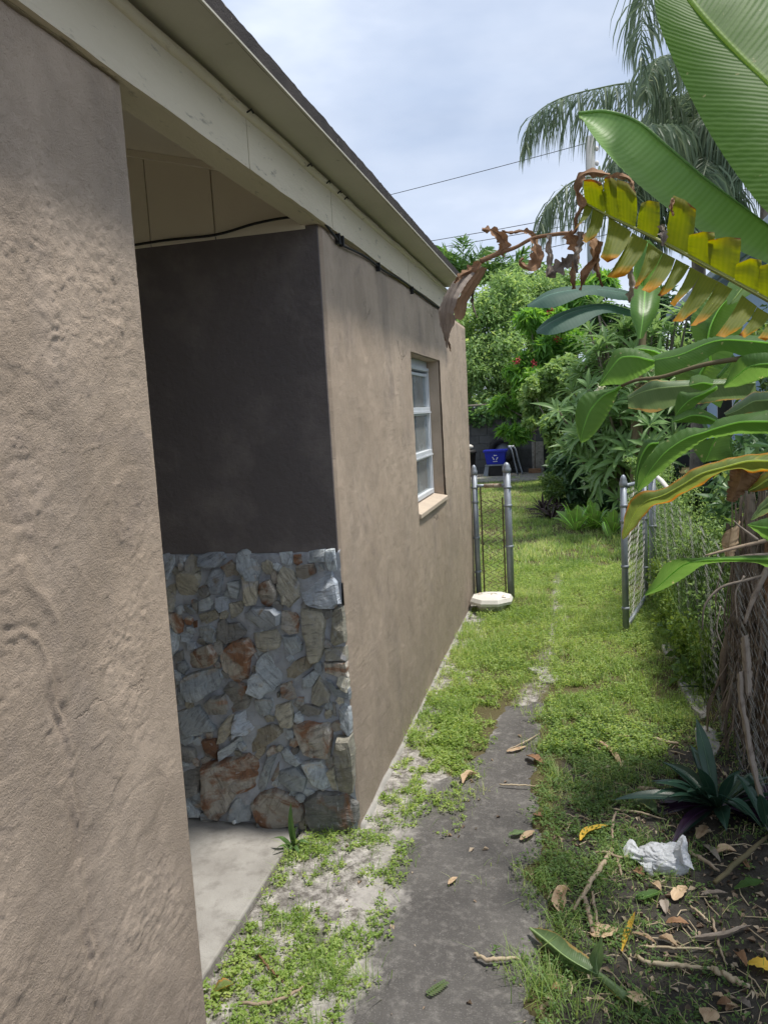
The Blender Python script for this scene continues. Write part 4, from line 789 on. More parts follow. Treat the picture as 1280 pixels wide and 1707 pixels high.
# trees behind the wall: each trunk and crown its own
def tree(name, label, cat, base, crown, n, size, asp, mfo, trunk_r, seed, droop=0.3, group=None, shell=0.5):
    t_ = thing(name, label, cat, base, group); b = np.array(base, float); cs = np.array(crown, float)
    mid = b+(cs[:, :3].mean(0)-b)*0.45; segs = [([b, b*0.6+mid*0.4+np.array([.04, 0, 0]), mid], [trunk_r, trunk_r*0.75])]
    for c in cs[::max(1, len(cs)//14)]: segs.append(([mid, mid*0.5+c[:3]*0.5+rng.normal(0, .08, 3), c[:3]], [trunk_r*0.5, trunk_r*0.12]))
    limbs('trunk', M_BARK, t_, segs); cloud('crown', mfo, t_, n, crown, size, asp, seed, droop, shell); return t_
def clumps(px, r0, seed, k=3, sub=0.55):
    """crown clumps from outline spots of the photograph: (x, y, depth, radius)"""
    r = np.random.default_rng(seed); out = []
    for x, y, d, rr in px:
        c = A(x, y, d)
        for i in range(k):
            o = r.normal(0, 0.5, 3)*rr; out.append((*(c+o*np.array([1, 1, 0.8])), rr*sub*r.uniform(.6, 1.2), rr*sub*r.uniform(.6, 1.2), rr*sub*r.uniform(.5, 1)))
    return out
tree('feathery_tree', 'tall airy olive green tree behind the garden wall next to the house corner', 'tree', (-2.0, 22.3, 0), clumps([(800, 520, 21.5, .75), (830, 500, 22, .8), (870, 490, 22.5, .8), (905, 500, 22, .7), (800, 590, 21.5, .8), (850, 570, 21.5, .85), (890, 560, 22, .7), (790, 640, 21.5, .7), (835, 630, 21.5, .8), (760, 560, 22.5, .9), (720, 600, 23, 1.0), (875, 625, 21, .6), (850, 470, 23, .5), (920, 470, 23, .5), (800, 680, 21.2, .5), (845, 675, 21.2, .5)], 1, 11, 7, 0.85), 50000, 0.12, 0.36, M_OLIVE, 0.13, 12, 0.35, shell=0.9)
tree('bright_shrub', 'bright green shrub with red flowers in front of the airy tree', 'shrub', (-0.4, 17.9, 0), clumps([(900, 560, 17.3, .5), (935, 530, 17.5, .5), (885, 610, 17, .45), (925, 610, 17, .5), (870, 650, 17, .4), (950, 580, 17, .5), (845, 680, 17.4, .3), (960, 500, 17.6, .45), (1000, 480, 17.8, .5), (860, 720, 17.2, .3)], 1, 13, 5, 0.65), 12000, 0.24, 0.24, M_BRIGHT, 0.06, 14, 0.5)
rf = bpy.data.objects['bright_shrub']
for k, (x, y) in enumerate([(918, 518), (928, 565), (862, 603), (890, 605)]):
    c = A(x, y, 16.45); C_ = c+rng.normal(0, 0.035, (26, 3)); V, F = leafset(C_, rng.normal(size=(26, 3)), rng.normal(size=(26, 3)), np.full(26, 0.055), 0.6); mesh('flower_head', V, F, M_FLOWER, rf, loc=c)
tree('pale_shrub', 'pale yellow green shrub with rounded leaves overhanging the far lawn', 'shrub', (0.05, 15.8, 0), clumps([(915, 650, 15.5, .45), (945, 690, 15, .45), (920, 720, 15, .4), (965, 640, 15.2, .45), (925, 765, 15, .32), (900, 690, 15.5, .3), (960, 740, 14.8, .4), (985, 700, 14.8, .4), (935, 620, 15.6, .4)], 1, 15, 5, 0.65), 15000, 0.11, 0.62, M_PALE, 0.05, 16, 0.2)
tree('dense_shrub', 'dense dark evergreen shrub behind the right end of the garden wall', 'shrub', (1.6, 19.0, 0), clumps([(960, 560, 18.5, .8), (1020, 540, 18.5, .9), (1080, 560, 18.5, 1.0), (1130, 600, 18, 1.0), (1000, 640, 18, .9), (1080, 660, 18, 1.0), (1180, 560, 18.5, 1.0), (1230, 620, 18, 1.1), (1100, 520, 19, .8), (1290, 560, 18, 1.2)], 1, 17, 4, 0.6), 16000, 0.16, 0.4, M_DEEP, 0.09, 18)
tree('shade_tree', 'broad green tree behind the garden wall mostly hidden by the house', 'tree', (-5.2, 23.5, 0), [(-5.2+a, 23.5+b, 3.4+c, 1.1, 1.0, .8) for a, b, c in rng.normal(0, 1, (14, 3))*np.array([1.2, .9, .8])], 9000, 0.15, 0.4, M_OLIVE, 0.15, 19)
# dark undergrowth below the plumeria
us = thing('understory_shrub', 'dark leafy undergrowth shrub below the plumeria at the lawn edge', 'shrub', (0.55, 12.2, 0))
cloud('foliage', M_DEEP, us, 9000, clumps([(985, 800, 12.3, .45), (1020, 790, 12, .5), (960, 830, 12.3, .35), (1010, 840, 11.6, .4), (1060, 800, 11.5, .6), (1110, 800, 11, .6), (930, 800, 13.2, .3), (1160, 790, 10.5, .6), (1220, 800, 10, .6)], 1, 21, 3, 0.6), 0.13, 0.45, 22, 0.25)
limbs('stem', M_BARK, us, [([(0.55, 12.2, -0.05), (0.5, 12.2, 0.5), (0.3, 12.1, 1.0)], [.03, .01]), ([(0.6, 12.2, -0.05), (0.9, 12.1, 0.5), (1.2, 11.8, 0.9)], [.03, .01])])
fs = thing('feathery_fern', 'soft mid green ferny clump at the foot of the undergrowth', 'fern', (0.0, 12.4, 0))
cloud('foliage', M_WEEDD, fs, 3500, clumps([(955, 795, 12.4, .28), (935, 815, 12.4, .25), (975, 815, 12.2, .28), (960, 845, 12.0, .2)], 1, 23, 3, 0.7), 0.07, 0.3, 24, 0.1)
# plumeria: rosettes of long leaves; the 300 nearest leaves are parts of their own
pl = thing('plumeria', 'large plumeria shrub with rosettes of long leaves and cream blossoms', 'shrub', (0.75, 11.0, 0))
def long_leaf(L, w, curl, nseg=6):
    V = []; U = []
    for i in range(nseg+1):
        t_ = i/nseg; ww = w*math.sin(math.pi*min(1, (t_*0.93+0.05)))**0.7*(0.55+0.45*math.sin(math.pi*t_)); z = -curl*L*t_**2
        for s in (-1, 0, 1): V.append((t_*L, s*ww/2, z+abs(s)*ww*0.22)); U.append((s*0.5+0.5, t_))
    F = [(i*3+k, (i+1)*3+k, (i+1)*3+k+1, i*3+k+1) for i in range(nseg) for k in (0, 1)]
    return np.array(V), np.array(F), U
M_PLEAF = blade_mat('plumeria_leaf', (0.168, 0.294, 0.101), (0.253, 0.395, 0.150), trans=0.32, rough=0.4, nveins=22, mid=(0.403, 0.522, 0.253))
variants = []
for k in range(4):
    V, F, U = long_leaf(0.21+0.035*k, 0.052+0.004*k, 0.22+0.12*k); o = mesh('leaf_source', V, F, M_PLEAF, uv=U, smooth=True, link=False); variants.append((o.data, V, F))
ros = []
for (x, y, d, rr, n) in [(1000, 560, 10.8, .35, 6), (1050, 560, 10.6, .4, 8), (1090, 560, 10.4, .4, 7), (970, 600, 10.8, .3, 6), (1010, 610, 10.3, .4, 9), (1060, 620, 10.0, .45, 9), (955, 640, 10.6, .3, 6), (1000, 660, 10.0, .4, 9), (1050, 680, 9.7, .4, 8), (960, 700, 10.3, .35, 7), (1010, 720, 9.8, .4, 8), (1055, 735, 9.5, .35, 6), (960, 740, 10.2, .25, 4), (1110, 640, 10, .5, 8), (1020, 770, 9.9, .3, 4), (1130, 590, 10.4, .4, 6), (1090, 700, 9.8, .4, 6), (990, 780, 10.2, .25, 3)]:
    for i in range(int(n*1.7)): ros.append(A(x+(26 if x < 1005 else 8), y, d)+rng.normal(0, 0.55, 3)*rr)
ros = np.array(ros); cen = ros.mean(0)+np.array([0.15, 0.5, -0.7]); leaves = []
for c in ros:
    up_ = nrmz(nrmz(c-cen)*0.7+np.array([0, -0.15, 0.75])+rng.normal(0, .2, 3)); nl = rng.integers(10, 16); a0 = rng.uniform(0, 6.28)
    for k in range(nl):
        a = a0+2.4*k; el = math.radians(8+58*k/nl+rng.normal(0, 6))
        e1 = nrmz(np.cross(up_, [0.3, 0.9, 0.1])); e2 = np.cross(up_, e1); d = nrmz((e1*math.cos(a)+e2*math.sin(a))*math.cos(el)+up_*math.sin(el))
        s_ = nrmz(np.cross(up_, d)); nn = np.cross(d, s_); leaves.append((c+d*0.02, np.stack([d, s_, nn], 1), int(rng.integers(0, 4)), rng.uniform(.65, 1.1)))
leaves.sort(key=lambda q: (CM@(q[0]-CC))[2])
for (c, R_, k, s) in leaves[:290]:
    o = bpy.data.objects.new('leaf', variants[k][0]); COL.objects.link(o); o.parent = pl
    mm = Matrix([[*(R_[i]*s), c[i]-pl.location[i]] for i in range(3)]+[[0, 0, 0, 1]]); o.matrix_local = mm
VV, FF, UU, off = [], [], [], 0
for (c, R_, k, s) in leaves[290:]:
    V, F = variants[k][1], variants[k][2]; VV.append(V@(R_*s).T+c); FF.append(F+off); off += len(V); UU += [(q[1] / .08 + .5, q[0]/.4) for q in V]
tag(mesh('foliage', np.vstack(VV), np.vstack(FF), M_PLEAF, pl, uv=UU, smooth=True), kind='stuff')
segs = []; b = np.array([0.75, 11.0, -0.05]); fork = [b+np.array([rng.normal(0, .15), rng.normal(0, .15), rng.uniform(.4, .8)]) for _ in range(6)]
for f in fork: segs.append(([b, (b+f)/2+rng.normal(0, .03, 3), f], [0.07, 0.05]))
for c in ros: 
    f = fork[int(np.argmin([np.linalg.norm((f-c)[:2]) for f in fork]))]; segs.append(([f, (f+c)/2+np.array([0, 0, -.12]), c], [0.035, 0.012]))
limbs('stem', M_BARK, pl, segs)
for (x, y) in ((1075, 622), (1000, 648), (1085, 615)):
    c = A(x, y, 9.4); C_ = c+rng.normal(0, 0.03, (22, 3)); V, F = leafset(C_, rng.normal(size=(22, 3)), rng.normal(size=(22, 3)), np.full(22, 0.05), 0.7); mesh('blossom', V, F, M_FLOWERY, pl, loc=c)
# clipped pale bush by the gate
pb = thing('clipped_bush', 'small pale yellow green bush standing behind the open gate post', 'bush', (0.75, 9.0, 0))
cloud('foliage', M_PALE, pb, 3500, clumps([(1065, 790, 8.9, .17), (1060, 770, 9, .14), (1085, 800, 8.8, .2), (1070, 840, 8.8, .2), (1100, 840, 8.8, .25)], 1, 25, 3, 0.7), 0.035, 0.6, 26)
limbs('stem', M_BARK, pb, [([(0.75, 9.0, -0.05), (0.72, 9, 0.4), (0.7, 9, 0.9)], [.02, .008])])
# strap leaved plants along the lawn edge
def strap(root, base, a, el, L, w, m, droop, seed=0, nu=12, name='leaf', twist=0.0):
    d = np.array([math.cos(a)*math.cos(el), math.sin(a)*math.cos(el), math.sin(el)]); b = np.array(base, float)
    P_ = [b+d*L*t_+np.array([0, 0, -droop*L*t_**2.2]) for t_ in np.linspace(0, 1, 7)]; s_ = np.array([-math.sin(a), math.cos(a), 0])
    ww = [0.30, 0.62, 0.92, 1.0, 0.82, 0.45, 0.02]; tw = twist
    Lp = [p+(s_*math.cos(tw)+np.array([0, 0, math.sin(tw)]))*w*0.5*k+np.array([0, 0, w*0.16*k]) for p, k in zip(P_, ww)]; Rp = [p-(s_*math.cos(tw)+np.array([0, 0, math.sin(tw)]))*w*0.5*k+np.array([0, 0, w*0.16*k]) for p, k in zip(P_, ww)]
    return leaf3(name, Lp, P_, Rp, m, root, nu, 2, 0.01, 0.0015, 5, seed, w*0.05)
M_HOSTA = blade_mat('bright_strap_leaf', (0.227, 0.389, 0.097), (0.356, 0.518, 0.145), trans=0.3, nveins=14, rough=0.35)
M_OYST = blade_mat('dark_green_strap', (0.027, 0.069, 0.048), (0.056, 0.106, 0.069), trans=0.08, nveins=3, rough=0.3, mid=(0.075, 0.138, 0.088), vstr=0.25)
M_OYSTP = blade_mat('purple_strap', (0.03, 0.012, 0.034), (0.045, 0.018, 0.05), trans=0.12, nveins=3, rough=0.35, mid=(0.07, 0.03, 0.08), vstr=0.25)
def tuft(name, label, cat, x, y, n, L, w, m, droop, el=(0.5, 1.3), group=None, seed=1, z=None):
    r = np.random.default_rng(seed); z = float(gz(x, y)) if z is None else z
    t_ = thing(name, label, cat, (x, y, z), group)
    for k in range(n):
        a = 2.4*k+r.normal(0, .2+(.4 if isinstance(m, list) else 0)); e = el[0]+(el[1]-el[0])*k/max(1, n-1)+r.normal(0, .08)
        strap(t_, (x+0.02*math.cos(a), y+0.02*math.sin(a), z-0.005), a, e, L*r.uniform(.7, 1.15), w*r.uniform(.8, 1.15), (m[k % len(m)] if k < n*.45 else m[0]) if isinstance(m, list) else m, droop*r.uniform(.6, 1.3), k, twist=r.normal(0, .3))
    return t_
for k, (x, y, n, lb_) in enumerate([(960, 885, 10, 'leftmost bright green broad leaved clump at the lawn edge'), (990, 882, 13, 'largest bright green broad leaved clump at the lawn edge with an upright leaf'), (1020, 890, 10, 'bright green broad leaved clump beside the open gate post')]):
    g = G(x, y); tuft('lily_plant', lb_, 'plant', g[0], g[1], n+3, 0.5, 0.13, M_HOSTA, 0.3, (0.55, 1.45), 'broad leaved plants along the lawn edge', 40+k)
g = G(1012, 895); wf = thing('pale_leaf', 'pale yellowish leaf drooping at the lawn edge', 'leaf', g)
leaf3('blade', [A(1003, 872, 9.6), A(1004, 882, 9.55), A(1010, 893, 9.5)], [A(1006, 870, 9.6), A(1009, 880, 9.5), A(1014, 894, 9.48)], [A(1010, 872, 9.6), A(1016, 882, 9.55), A(1019, 893, 9.5)], M_HOSTA, wf, 10, 2, 0.01, 0.003, 4)
for k, (x, y, lb_) in enumerate([(905, 855, 'dark purple spiky clump at the left end of the flower bed'), (930, 850, 'dark purple spiky clump below the ferny plant'), (918, 866, 'dark purple spiky clump nearest on the lawn edge')]):
    g = G(x, y); tuft('bromeliad', lb_, 'plant', g[0], g[1], 20, 0.44, 0.045, rough_mat('dark_bromeliad', (0.045, 0.03, 0.034), (0.07, 0.05, 0.048), 9, (0.035, 0.055, 0.03), 7) if k == 0 else bpy.data.materials['dark_bromeliad'], 0.3, (0.25, 1.2), 'purple bromeliads at the lawn edge', 50+k)
# palms
def frond(root, pts, leaflet, m, n=70, seed=1, droop=1.0, rr=0.02, w=0.03, name='frond', t0=0.08):
    r = np.random.default_rng(seed); P_ = catmull(pts, n); T = nrmz(np.gradient(P_, axis=0)); V, F, rn = [], [], []
    for i in range(int(n*t0), n):
        t_ = i/(n-1); L = leaflet*(0.5+0.5*math.sin(math.pi*min(1, 0.15+t_*0.9)))*(1 if t_ < .85 else 0.75)
        sd = nrmz(np.cross(T[i], [0, 0, 1.0])+1e-4)
        for s in (-1, 1):
            for q in range(2):
                d0 = nrmz(sd*s*(0.75+0.2*r.normal())+T[i]*0.55+np.array([0, 0, 0.35*r.normal()])); p = P_[i]+T[i]*r.uniform(-.02, .02); dn = np.array([0, 0, -1.0])
                pts_ = [p]; dd = d0
                for k in range(4):
                    dd = nrmz(dd+dn*droop*(0.55+0.25*k)+r.normal(0, .05, 3)); pts_.append(pts_[-1]+dd*L/4*(0.8+0.4*r.random()))
                ww = [0.5, 1.0, 0.9, 0.6, 0.05]; b = len(V); sv = nrmz(np.cross(dd, T[i]+r.normal(0, .4, 3)))
                for k in range(5): V.append(pts_[k]+sv*w*0.5*ww[k]); V.append(pts_[k]-sv*w*0.5*ww[k])
                for k in range(4): F.append((b+2*k, b+2*k+1, b+2*k+3, b+2*k+2))
                rn += [float(np.clip(r.normal(.45, .22), 0, 1))]*10
    tv, tf, _ = tube(P_, [rr, rr*0.25], 5); b = len(V); V = np.vstack([np.array(V), np.array(tv)]); F = F+[tuple(j+b for j in f) for f in tf]; rn += [0.8]*len(tv)
    return mesh(name, V, F, m, root, attrs={'rnd': rn}, smooth=False)
c1 = A(1158, 240, 12.3)
p1 = thing('queen_palm', 'tall drooping palm behind the rolled banana leaf', 'palm', (c1[0], c1[1], 0), 'tall drooping palms')
MB().tube(catmull([(c1[0], c1[1], -0.1), (c1[0]+.05, c1[1], c1[2]*0.5), (c1[0], c1[1], c1[2]-0.15)], 16), [0.14, 0.11, 0.10], 12).build('trunk', M_BARK, p1, smooth=True)
FR = [[(1158, 240, 12.3), (1120, 170, 12.2), (1060, 140, 12.0), (985, 150, 11.7), (925, 168, 11.5), (888, 196, 11.4), (876, 235, 11.4)],
      [(1158, 240, 12.3), (1100, 250, 12.0), (1030, 290, 11.6), (960, 300, 11.4), (915, 340, 11.3), (898, 385, 11.3)],
      [(1158, 240, 12.3), (1190, 150, 12.5), (1240, 120, 12.7), (1300, 150, 12.8)], [(1158, 240, 12.3), (1200, 220, 12.0), (1250, 250, 11.8), (1290, 310, 11.8)],
      [(1158, 240, 12.3), (1140, 180, 13), (1120, 160, 13.8), (1090, 190, 14.6), (1075, 260, 15)], [(1158, 240, 12.3), (1180, 250, 11.6), (1170, 300, 11), (1150, 390, 10.8)],
      [(1158, 240, 12.3), (1120, 215, 11.5), (1070, 215, 10.9), (1030, 260, 10.7), (1015, 310, 10.7)], [(1158, 240, 12.3), (1210, 180, 13.2), (1255, 200, 13.8), (1275, 260, 14)],
      [(1158, 240, 12.3), (1130, 280, 12.0), (1100, 350, 11.8), (1090, 420, 11.8)], [(1158, 240, 12.3), (1200, 280, 12.0), (1225, 350, 11.8), (1235, 430, 11.8)],
      [(1158, 240, 12.3), (1150, 130, 12.0), (1130, 95, 11.6), (1095, 100, 11.2), (1075, 150, 11)], [(1158, 240, 12.3), (1185, 200, 11.8), (1215, 200, 11.3), (1235, 240, 11.1), (1240, 290, 11)],
      [(1158, 240, 12.3), (1175, 130, 12.6), (1205, 90, 12.8), (1250, 80, 13), (1285, 120, 13)], [(1158, 240, 12.3), (1120, 260, 11.6), (1070, 300, 11.2), (1050, 360, 11)]]
for k, f in enumerate(FR): frond(p1, [A(*q) for q in f], 1.15 if k < 2 else 0.95, M_PALM, 95, 60+k, 1.0, 0.022, 0.027)
c2 = A(1290, -110, 10.5)
p2_ = thing('queen_palm', 'taller palm whose fronds hang in from the top edge above the leaf', 'palm', (c2[0], c2[1], 0), 'tall drooping palms')
MB().tube(catmull([(c2[0], c2[1], -0.1), (c2[0]-.05, c2[1], c2[2]*0.5), (c2[0], c2[1], c2[2]-0.1)], 16), [0.15, 0.12, 0.10], 12).build('trunk', M_BARK, p2_, smooth=True)
for k, f in enumerate([[(1290, -110, 10.5), (1200, -150, 10.3), (1120, -110, 10.1), (1080, -40, 10.0), (1068, 60, 9.9), (1072, 110, 9.9)], [(1290, -110, 10.5), (1240, -120, 10), (1190, -60, 9.7), (1160, 30, 9.6), (1150, 110, 9.6)], [(1290, -110, 10.5), (1360, -160, 10.5), (1420, -80, 10.5)], [(1290, -110, 10.5), (1270, -180, 11.5), (1200, -170, 12.4), (1130, -80, 12.8), (1110, 40, 12.8)]]):
    frond(p2_, [A(*q) for q in f], 1.0, M_PALM, 70, 80+k, 1.0, 0.02, 0.024)
for k, (x, y, d, lb_) in enumerate([(772, 462, 24, 'small bright palm whose top shows just right of the roof end'), (845, 478, 24, 'small bright palm rising behind the curled brown leaf'), (880, 500, 25, 'small bright palm half sunk in the airy tree')]):
    c = A(x, y, d); s = thing('small_palm', lb_, 'palm', (c[0], c[1], 0), 'small palms beyond the garden wall')
    MB().tube([(c[0], c[1], -0.1), (c[0], c[1], c[2]*0.6), c], [0.1, 0.06], 8).build('trunk', M_BARK, s, smooth=True)
    for j in range(9):
        a = j*0.7+k; e = 0.35+0.8*((j*5) % 9)/9; d_ = np.array([math.cos(a)*math.cos(e), math.sin(a)*math.cos(e), math.sin(e)])
        frond(s, [c, c+d_*0.55, c+d_*1.05+np.array([0, 0, -.06]), c+d_*1.45+np.array([0, 0, -.28])], 0.55, M_PALMG, 20, 90+j, 0.08, 0.02, 0.06)
# mid distance banana with two blue green leaves
mb_ = thing('banana_plant', 'farther banana plant holding two blue green leaves over the shrubs', 'banana plant', (0.75, 9.9, 0))
M_BLUEG = blade_mat('blue_green_blade', (0.055, 0.115, 0.085), (0.085, 0.155, 0.115), trans=0.3, nveins=40, rough=0.65)
M_BACKLIT = blade_mat('backlit_green_blade', (0.11, 0.22, 0.05), (0.15, 0.27, 0.07), trans=0.5, nveins=30)  # brighter green, light shining through the leaf put into its colour
MB().tube(catmull([(0.75, 9.9, -0.05), (0.72, 9.9, 1.2), A(1075, 505, 9.9)], 12), [0.09, 0.07, 0.03], 12).build('stem', rough_mat('banana_stem', (0.13, 0.115, 0.06), (0.17, 0.135, 0.08), 5, (0.09, 0.06, 0.04), 9, stretchv=(1, 1, .3)), mb_, smooth=True)
def pxleaf(name, root, L, Mi, Rr, m, **k): return leaf3(name, [A(*q) for q in L], [A(*q) for q in Mi], [A(*q) for q in Rr], m, root, **k)
pxleaf('leaf', mb_, [(1075, 495, 9.8), (1030, 482, 9.6), (980, 477, 9.5), (920, 484, 9.4), (879, 510, 9.4)], [(1075, 497, 9.7), (1030, 487, 9.45), (980, 482, 9.3), (920, 490, 9.2), (879, 510, 9.3)], [(1075, 502, 9.6), (1030, 500, 9.3), (980, 492, 9.1), (925, 512, 9.0), (879, 512, 9.2)], M_BLUEG, camber=0.02)
pxleaf('leaf', mb_, [(1060, 520, 9.8), (1010, 508, 9.6), (960, 514, 9.5), (915, 532, 9.4), (894, 552, 9.4)], [(1060, 523, 9.7), (1010, 511, 9.45), (960, 518, 9.3), (918, 537, 9.2), (894, 553, 9.3)], [(1060, 530, 9.6), (1008, 522, 9.2), (962, 545, 9.0), (920, 558, 9.0), (895, 556, 9.2)], M_BLUEG, camber=0.02)
pxleaf('leaf', mb_, [(1075, 505, 9.8), (1055, 470, 9.6), (1060, 430, 9.5), (1075, 400, 9.5)], [(1075, 505, 9.8), (1070, 470, 9.5), (1078, 430, 9.4), (1078, 400, 9.5)], [(1078, 505, 9.8), (1100, 470, 9.6), (1105, 430, 9.5), (1082, 400, 9.5)], M_BACKLIT)
pxleaf('leaf', mb_, [(1075, 505, 9.7), (1055, 480, 9.3), (1050, 520, 8.9), (1062, 560, 8.8)], [(1078, 500, 9.7), (1075, 480, 9.2), (1072, 520, 8.8), (1066, 565, 8.7)], [(1080, 505, 9.7), (1100, 480, 9.3), (1095, 520, 8.9), (1070, 562, 8.8)], M_BACKLIT)
# ------------------------------------------------------------------ the banana clump leaning over the fence
ban = thing('banana_clump', 'large banana clump leaning over the fence with green, yellowed and dead leaves', 'banana plant', (1.15, 3.2, 0.05))
M_PSEUDO = bpy.data.materials['banana_stem']
KD = 0.58
M_BL1 = blade_mat('broad_banana_blade', (0.075, 0.165, 0.028), (0.11, 0.215, 0.04), spots=(0.35, 0.33, 0.16), trans=0.55, nveins=60, rough=0.55, mid=(0.24, 0.34, 0.11), slant=1.6, vstr=0.75)
M_BL2 = blade_mat('rolled_banana_blade', (0.161, 0.299, 0.086), (0.230, 0.391, 0.138), trans=0.35, nveins=52, rough=0.48, mid=(0.161, 0.287, 0.092), slant=0.2, vstr=0.75)
def torn_mat(name, amt):
    m, t, o = newmat(name); uv = nd(t, 'ShaderNodeUVMap').outputs[0]; sp = nd(t, 'ShaderNodeSeparateXYZ', {0: uv}); P_ = pos(t); nz = noise(t, P_, 14.0, 5, 0.6)
    wv = mth(t, 'SINE', mth(t, 'MULTIPLY', mth(t, 'ADD', sp.outputs[0], mth(t, 'MULTIPLY', nz, .05)), 34.0)); vv = mth(t, 'MULTIPLY_ADD', wv, .5, .5)
    col = mixc(t, vv, (0.125, 0.16, 0.016), (0.15, 0.18, 0.02))
    col = mixc(t, ramp(t, noise(t, P_, 9.0, 4, .6), [(0.45, 0.0), (0.7, 0.6)]), col, (0.22, 0.235, 0.022))
    e = mth(t, 'ADD', sp.outputs[1], mth(t, 'MULTIPLY', mth(t, 'SUBTRACT', nz, .5), .7))
    col = mixc(t, ramp(t, e, [(0.72, 0.0), (0.94, 0.95*amt)]), col, (0.52, 0.24, 0.008))
    col = mixc(t, ramp(t, e, [(0.97, 0.0), (1.06, 1.0)]), col, (0.16, 0.07, 0.025))
    leaf_shader(t, o, col, bump(t, vv, .0006, .5), .65, .5, nd(t, 'ShaderNodeHueSaturation', {'Color': col, 'Hue': .49, 'Saturation': 1.2, 'Value': 1.6}).outputs[0]); return m
M_BLD = blade_mat('deep_banana_blade', (0.082, 0.180, 0.043), (0.133, 0.242, 0.066), trans=0.52, nveins=44, rough=0.55, slant=1.0, spots=(0.360, 0.336, 0.168))
M_BLG = blade_mat('dusty_banana_blade', (0.124, 0.195, 0.085), (0.182, 0.247, 0.117), edge=(0.390, 0.286, 0.104), edge_w=0.05, trans=0.3, nveins=46, rough=0.42)
M_BLYG = blade_mat('tired_banana_blade', (0.169, 0.234, 0.058), (0.247, 0.299, 0.078), edge=(0.429, 0.221, 0.046), edge_w=0.16, patch=(0.546, 0.468, 0.052), patch_r=(0.52, 0.68), trans=0.4, nveins=40)
for (x, y, h, r) in ((1.02, 3.70, 2.2, .075), (1.28, 3.1, 2.3, .09), (1.12, 4.05, 2.0, .07), (1.02, 3.3, 1.7, .06), (0.88, 1.35, 2.3, .07)):
    MB().tube(catmull([(x, y, -0.05), (x-.03, y+.02, h*.45), (x-.08, y, h)], 14), [r, r*.8, r*.45], 14).build('pseudostem', M_PSEUDO, ban, smooth=True)
AK = lambda x, y, d: A(x, y, d*KD)
def pxleafK(name, root, L, Mi, Rr, m, **k): return leaf3(name, [AK(*q) for q in L], [AK(*q) for q in Mi], [AK(*q) for q in Rr], m, root, **k)
pxleafK('leaf', ban, [(1094, -60, 2.45), (1090, 0, 2.4), (1103, 55, 2.35), (1135, 130, 2.3), (1178, 215, 2.22), (1228, 292, 2.15), (1282, 358, 2.1), (1380, 440, 2.05)],
       [(1110, -62, 2.5), (1150, 0, 2.36), (1190, 48, 2.3), (1235, 95, 2.25), (1290, 148, 2.18), (1350, 215, 2.12), (1400, 290, 2.08), (1450, 380, 2.05)],
       [(1128, -64, 2.45), (1240, -40, 2.4), (1330, 0, 2.35), (1400, 60, 2.3), (1450, 130, 2.25), (1490, 210, 2.2), (1500, 300, 2.1), (1480, 400, 2.05)], M_BL1, nu=90, nv=12, camber=0.010, ripple=0.0010, rip_n=30, midrib=0.006, seed=3)
pxleafK('leaf', ban, [(966, 190, 2.62), (1012, 190, 2.62), (1062, 208, 2.6), (1112, 250, 2.56), (1172, 300, 2.5), (1232, 345, 2.45), (1310, 400, 2.4), (1380, 440, 2.35)],
       [(964, 189, 2.6), (1010, 186, 2.56), (1062, 203, 2.52), (1112, 244, 2.48), (1172, 295, 2.42), (1232, 340, 2.37), (1310, 396, 2.32), (1380, 436, 2.3)],
       [(966, 192, 2.56), (992, 232, 2.45), (1036, 282, 2.4), (1090, 330, 2.36), (1150, 374, 2.32), (1215, 410, 2.28), (1300, 448, 2.25), (1370, 470, 2.22)], M_BL2, nu=90, nv=12, camber=0.03, ripple=0.0007, rip_n=34, midrib=0.0035, seed=5)
M_BLY = torn_mat('yellowing_blade', 1.0); M_BLYU = torn_mat('yellow_green_blade', 0.15)
# torn yellowing leaf: lobes left and right of the midrib, dry brown end
RA = [(1320, 522, 2.0), (1240, 478, 2.06), (1180, 445, 2.1), (1120, 412, 2.15), (1060, 382, 2.2), (1010, 358, 2.24), (975, 338, 2.27)]
yl = MB().tube(catmull([AK(*q) for q in RA], 40), [0.0042, 0.003, 0.0018], 8).build('torn_leaf', blade_mat('leaf_rib', (0.26, 0.29, 0.07), (0.32, 0.34, 0.1), trans=0.1), ban, smooth=True)
LOBES = [((976, 339), (1008, 356), (973, 303), (1001, 300), 1), ((1009, 356), (1031, 367), (1007, 302), (1027, 299), 1), ((1032, 367), (1058, 381), (1028, 301), (1059, 318), 1), ((1061, 383), (1094, 402), (1069, 342), (1098, 335), 1), ((1108, 411), (1146, 430), (1122, 328), (1159, 344), 1),
         ((1147, 432), (1183, 452), (1148, 396), (1190, 386), 1), ((1184, 453), (1224, 472), (1180, 405), (1234, 395), 1), ((1225, 473), (1262, 494), (1227, 441), (1268, 430), 1), ((1264, 495), (1310, 518), (1266, 448), (1312, 440), 1),
         ((975, 340), (987, 347), (954, 384), (968, 374), 0), ((988, 347), (1006, 357), (970, 398), (991, 401), 0), ((1014, 362), (1052, 386), (1000, 427), (1028, 434), 0), ((1053, 388), (1079, 403), (1011, 460), (1044, 464), 0), ((1080, 404), (1104, 420), (1055, 477), (1071, 472), 0), ((1105, 421), (1125, 431), (1069, 481), (1096, 484), 0), ((1126, 432), (1149, 444), (1095, 492), (1113, 496), 0),
         ((1150, 445), (1168, 455), (1116, 502), (1132, 504), 0), ((1168, 455), (1196, 469), (1120, 532), (1159, 525), 0), ((1196, 469), (1220, 482), (1150, 540), (1177, 539), 0), ((1236, 492), (1261, 511), (1192, 558), (1231, 557), 0), ((1261, 512), (1283, 525), (1230, 558), (1259, 559), 0), ((1284, 526), (1312, 540), (1262, 562), (1296, 562), 0)]
dep = lambda x: float(np.interp(x, [975, 1320], [2.27, 2.0]))
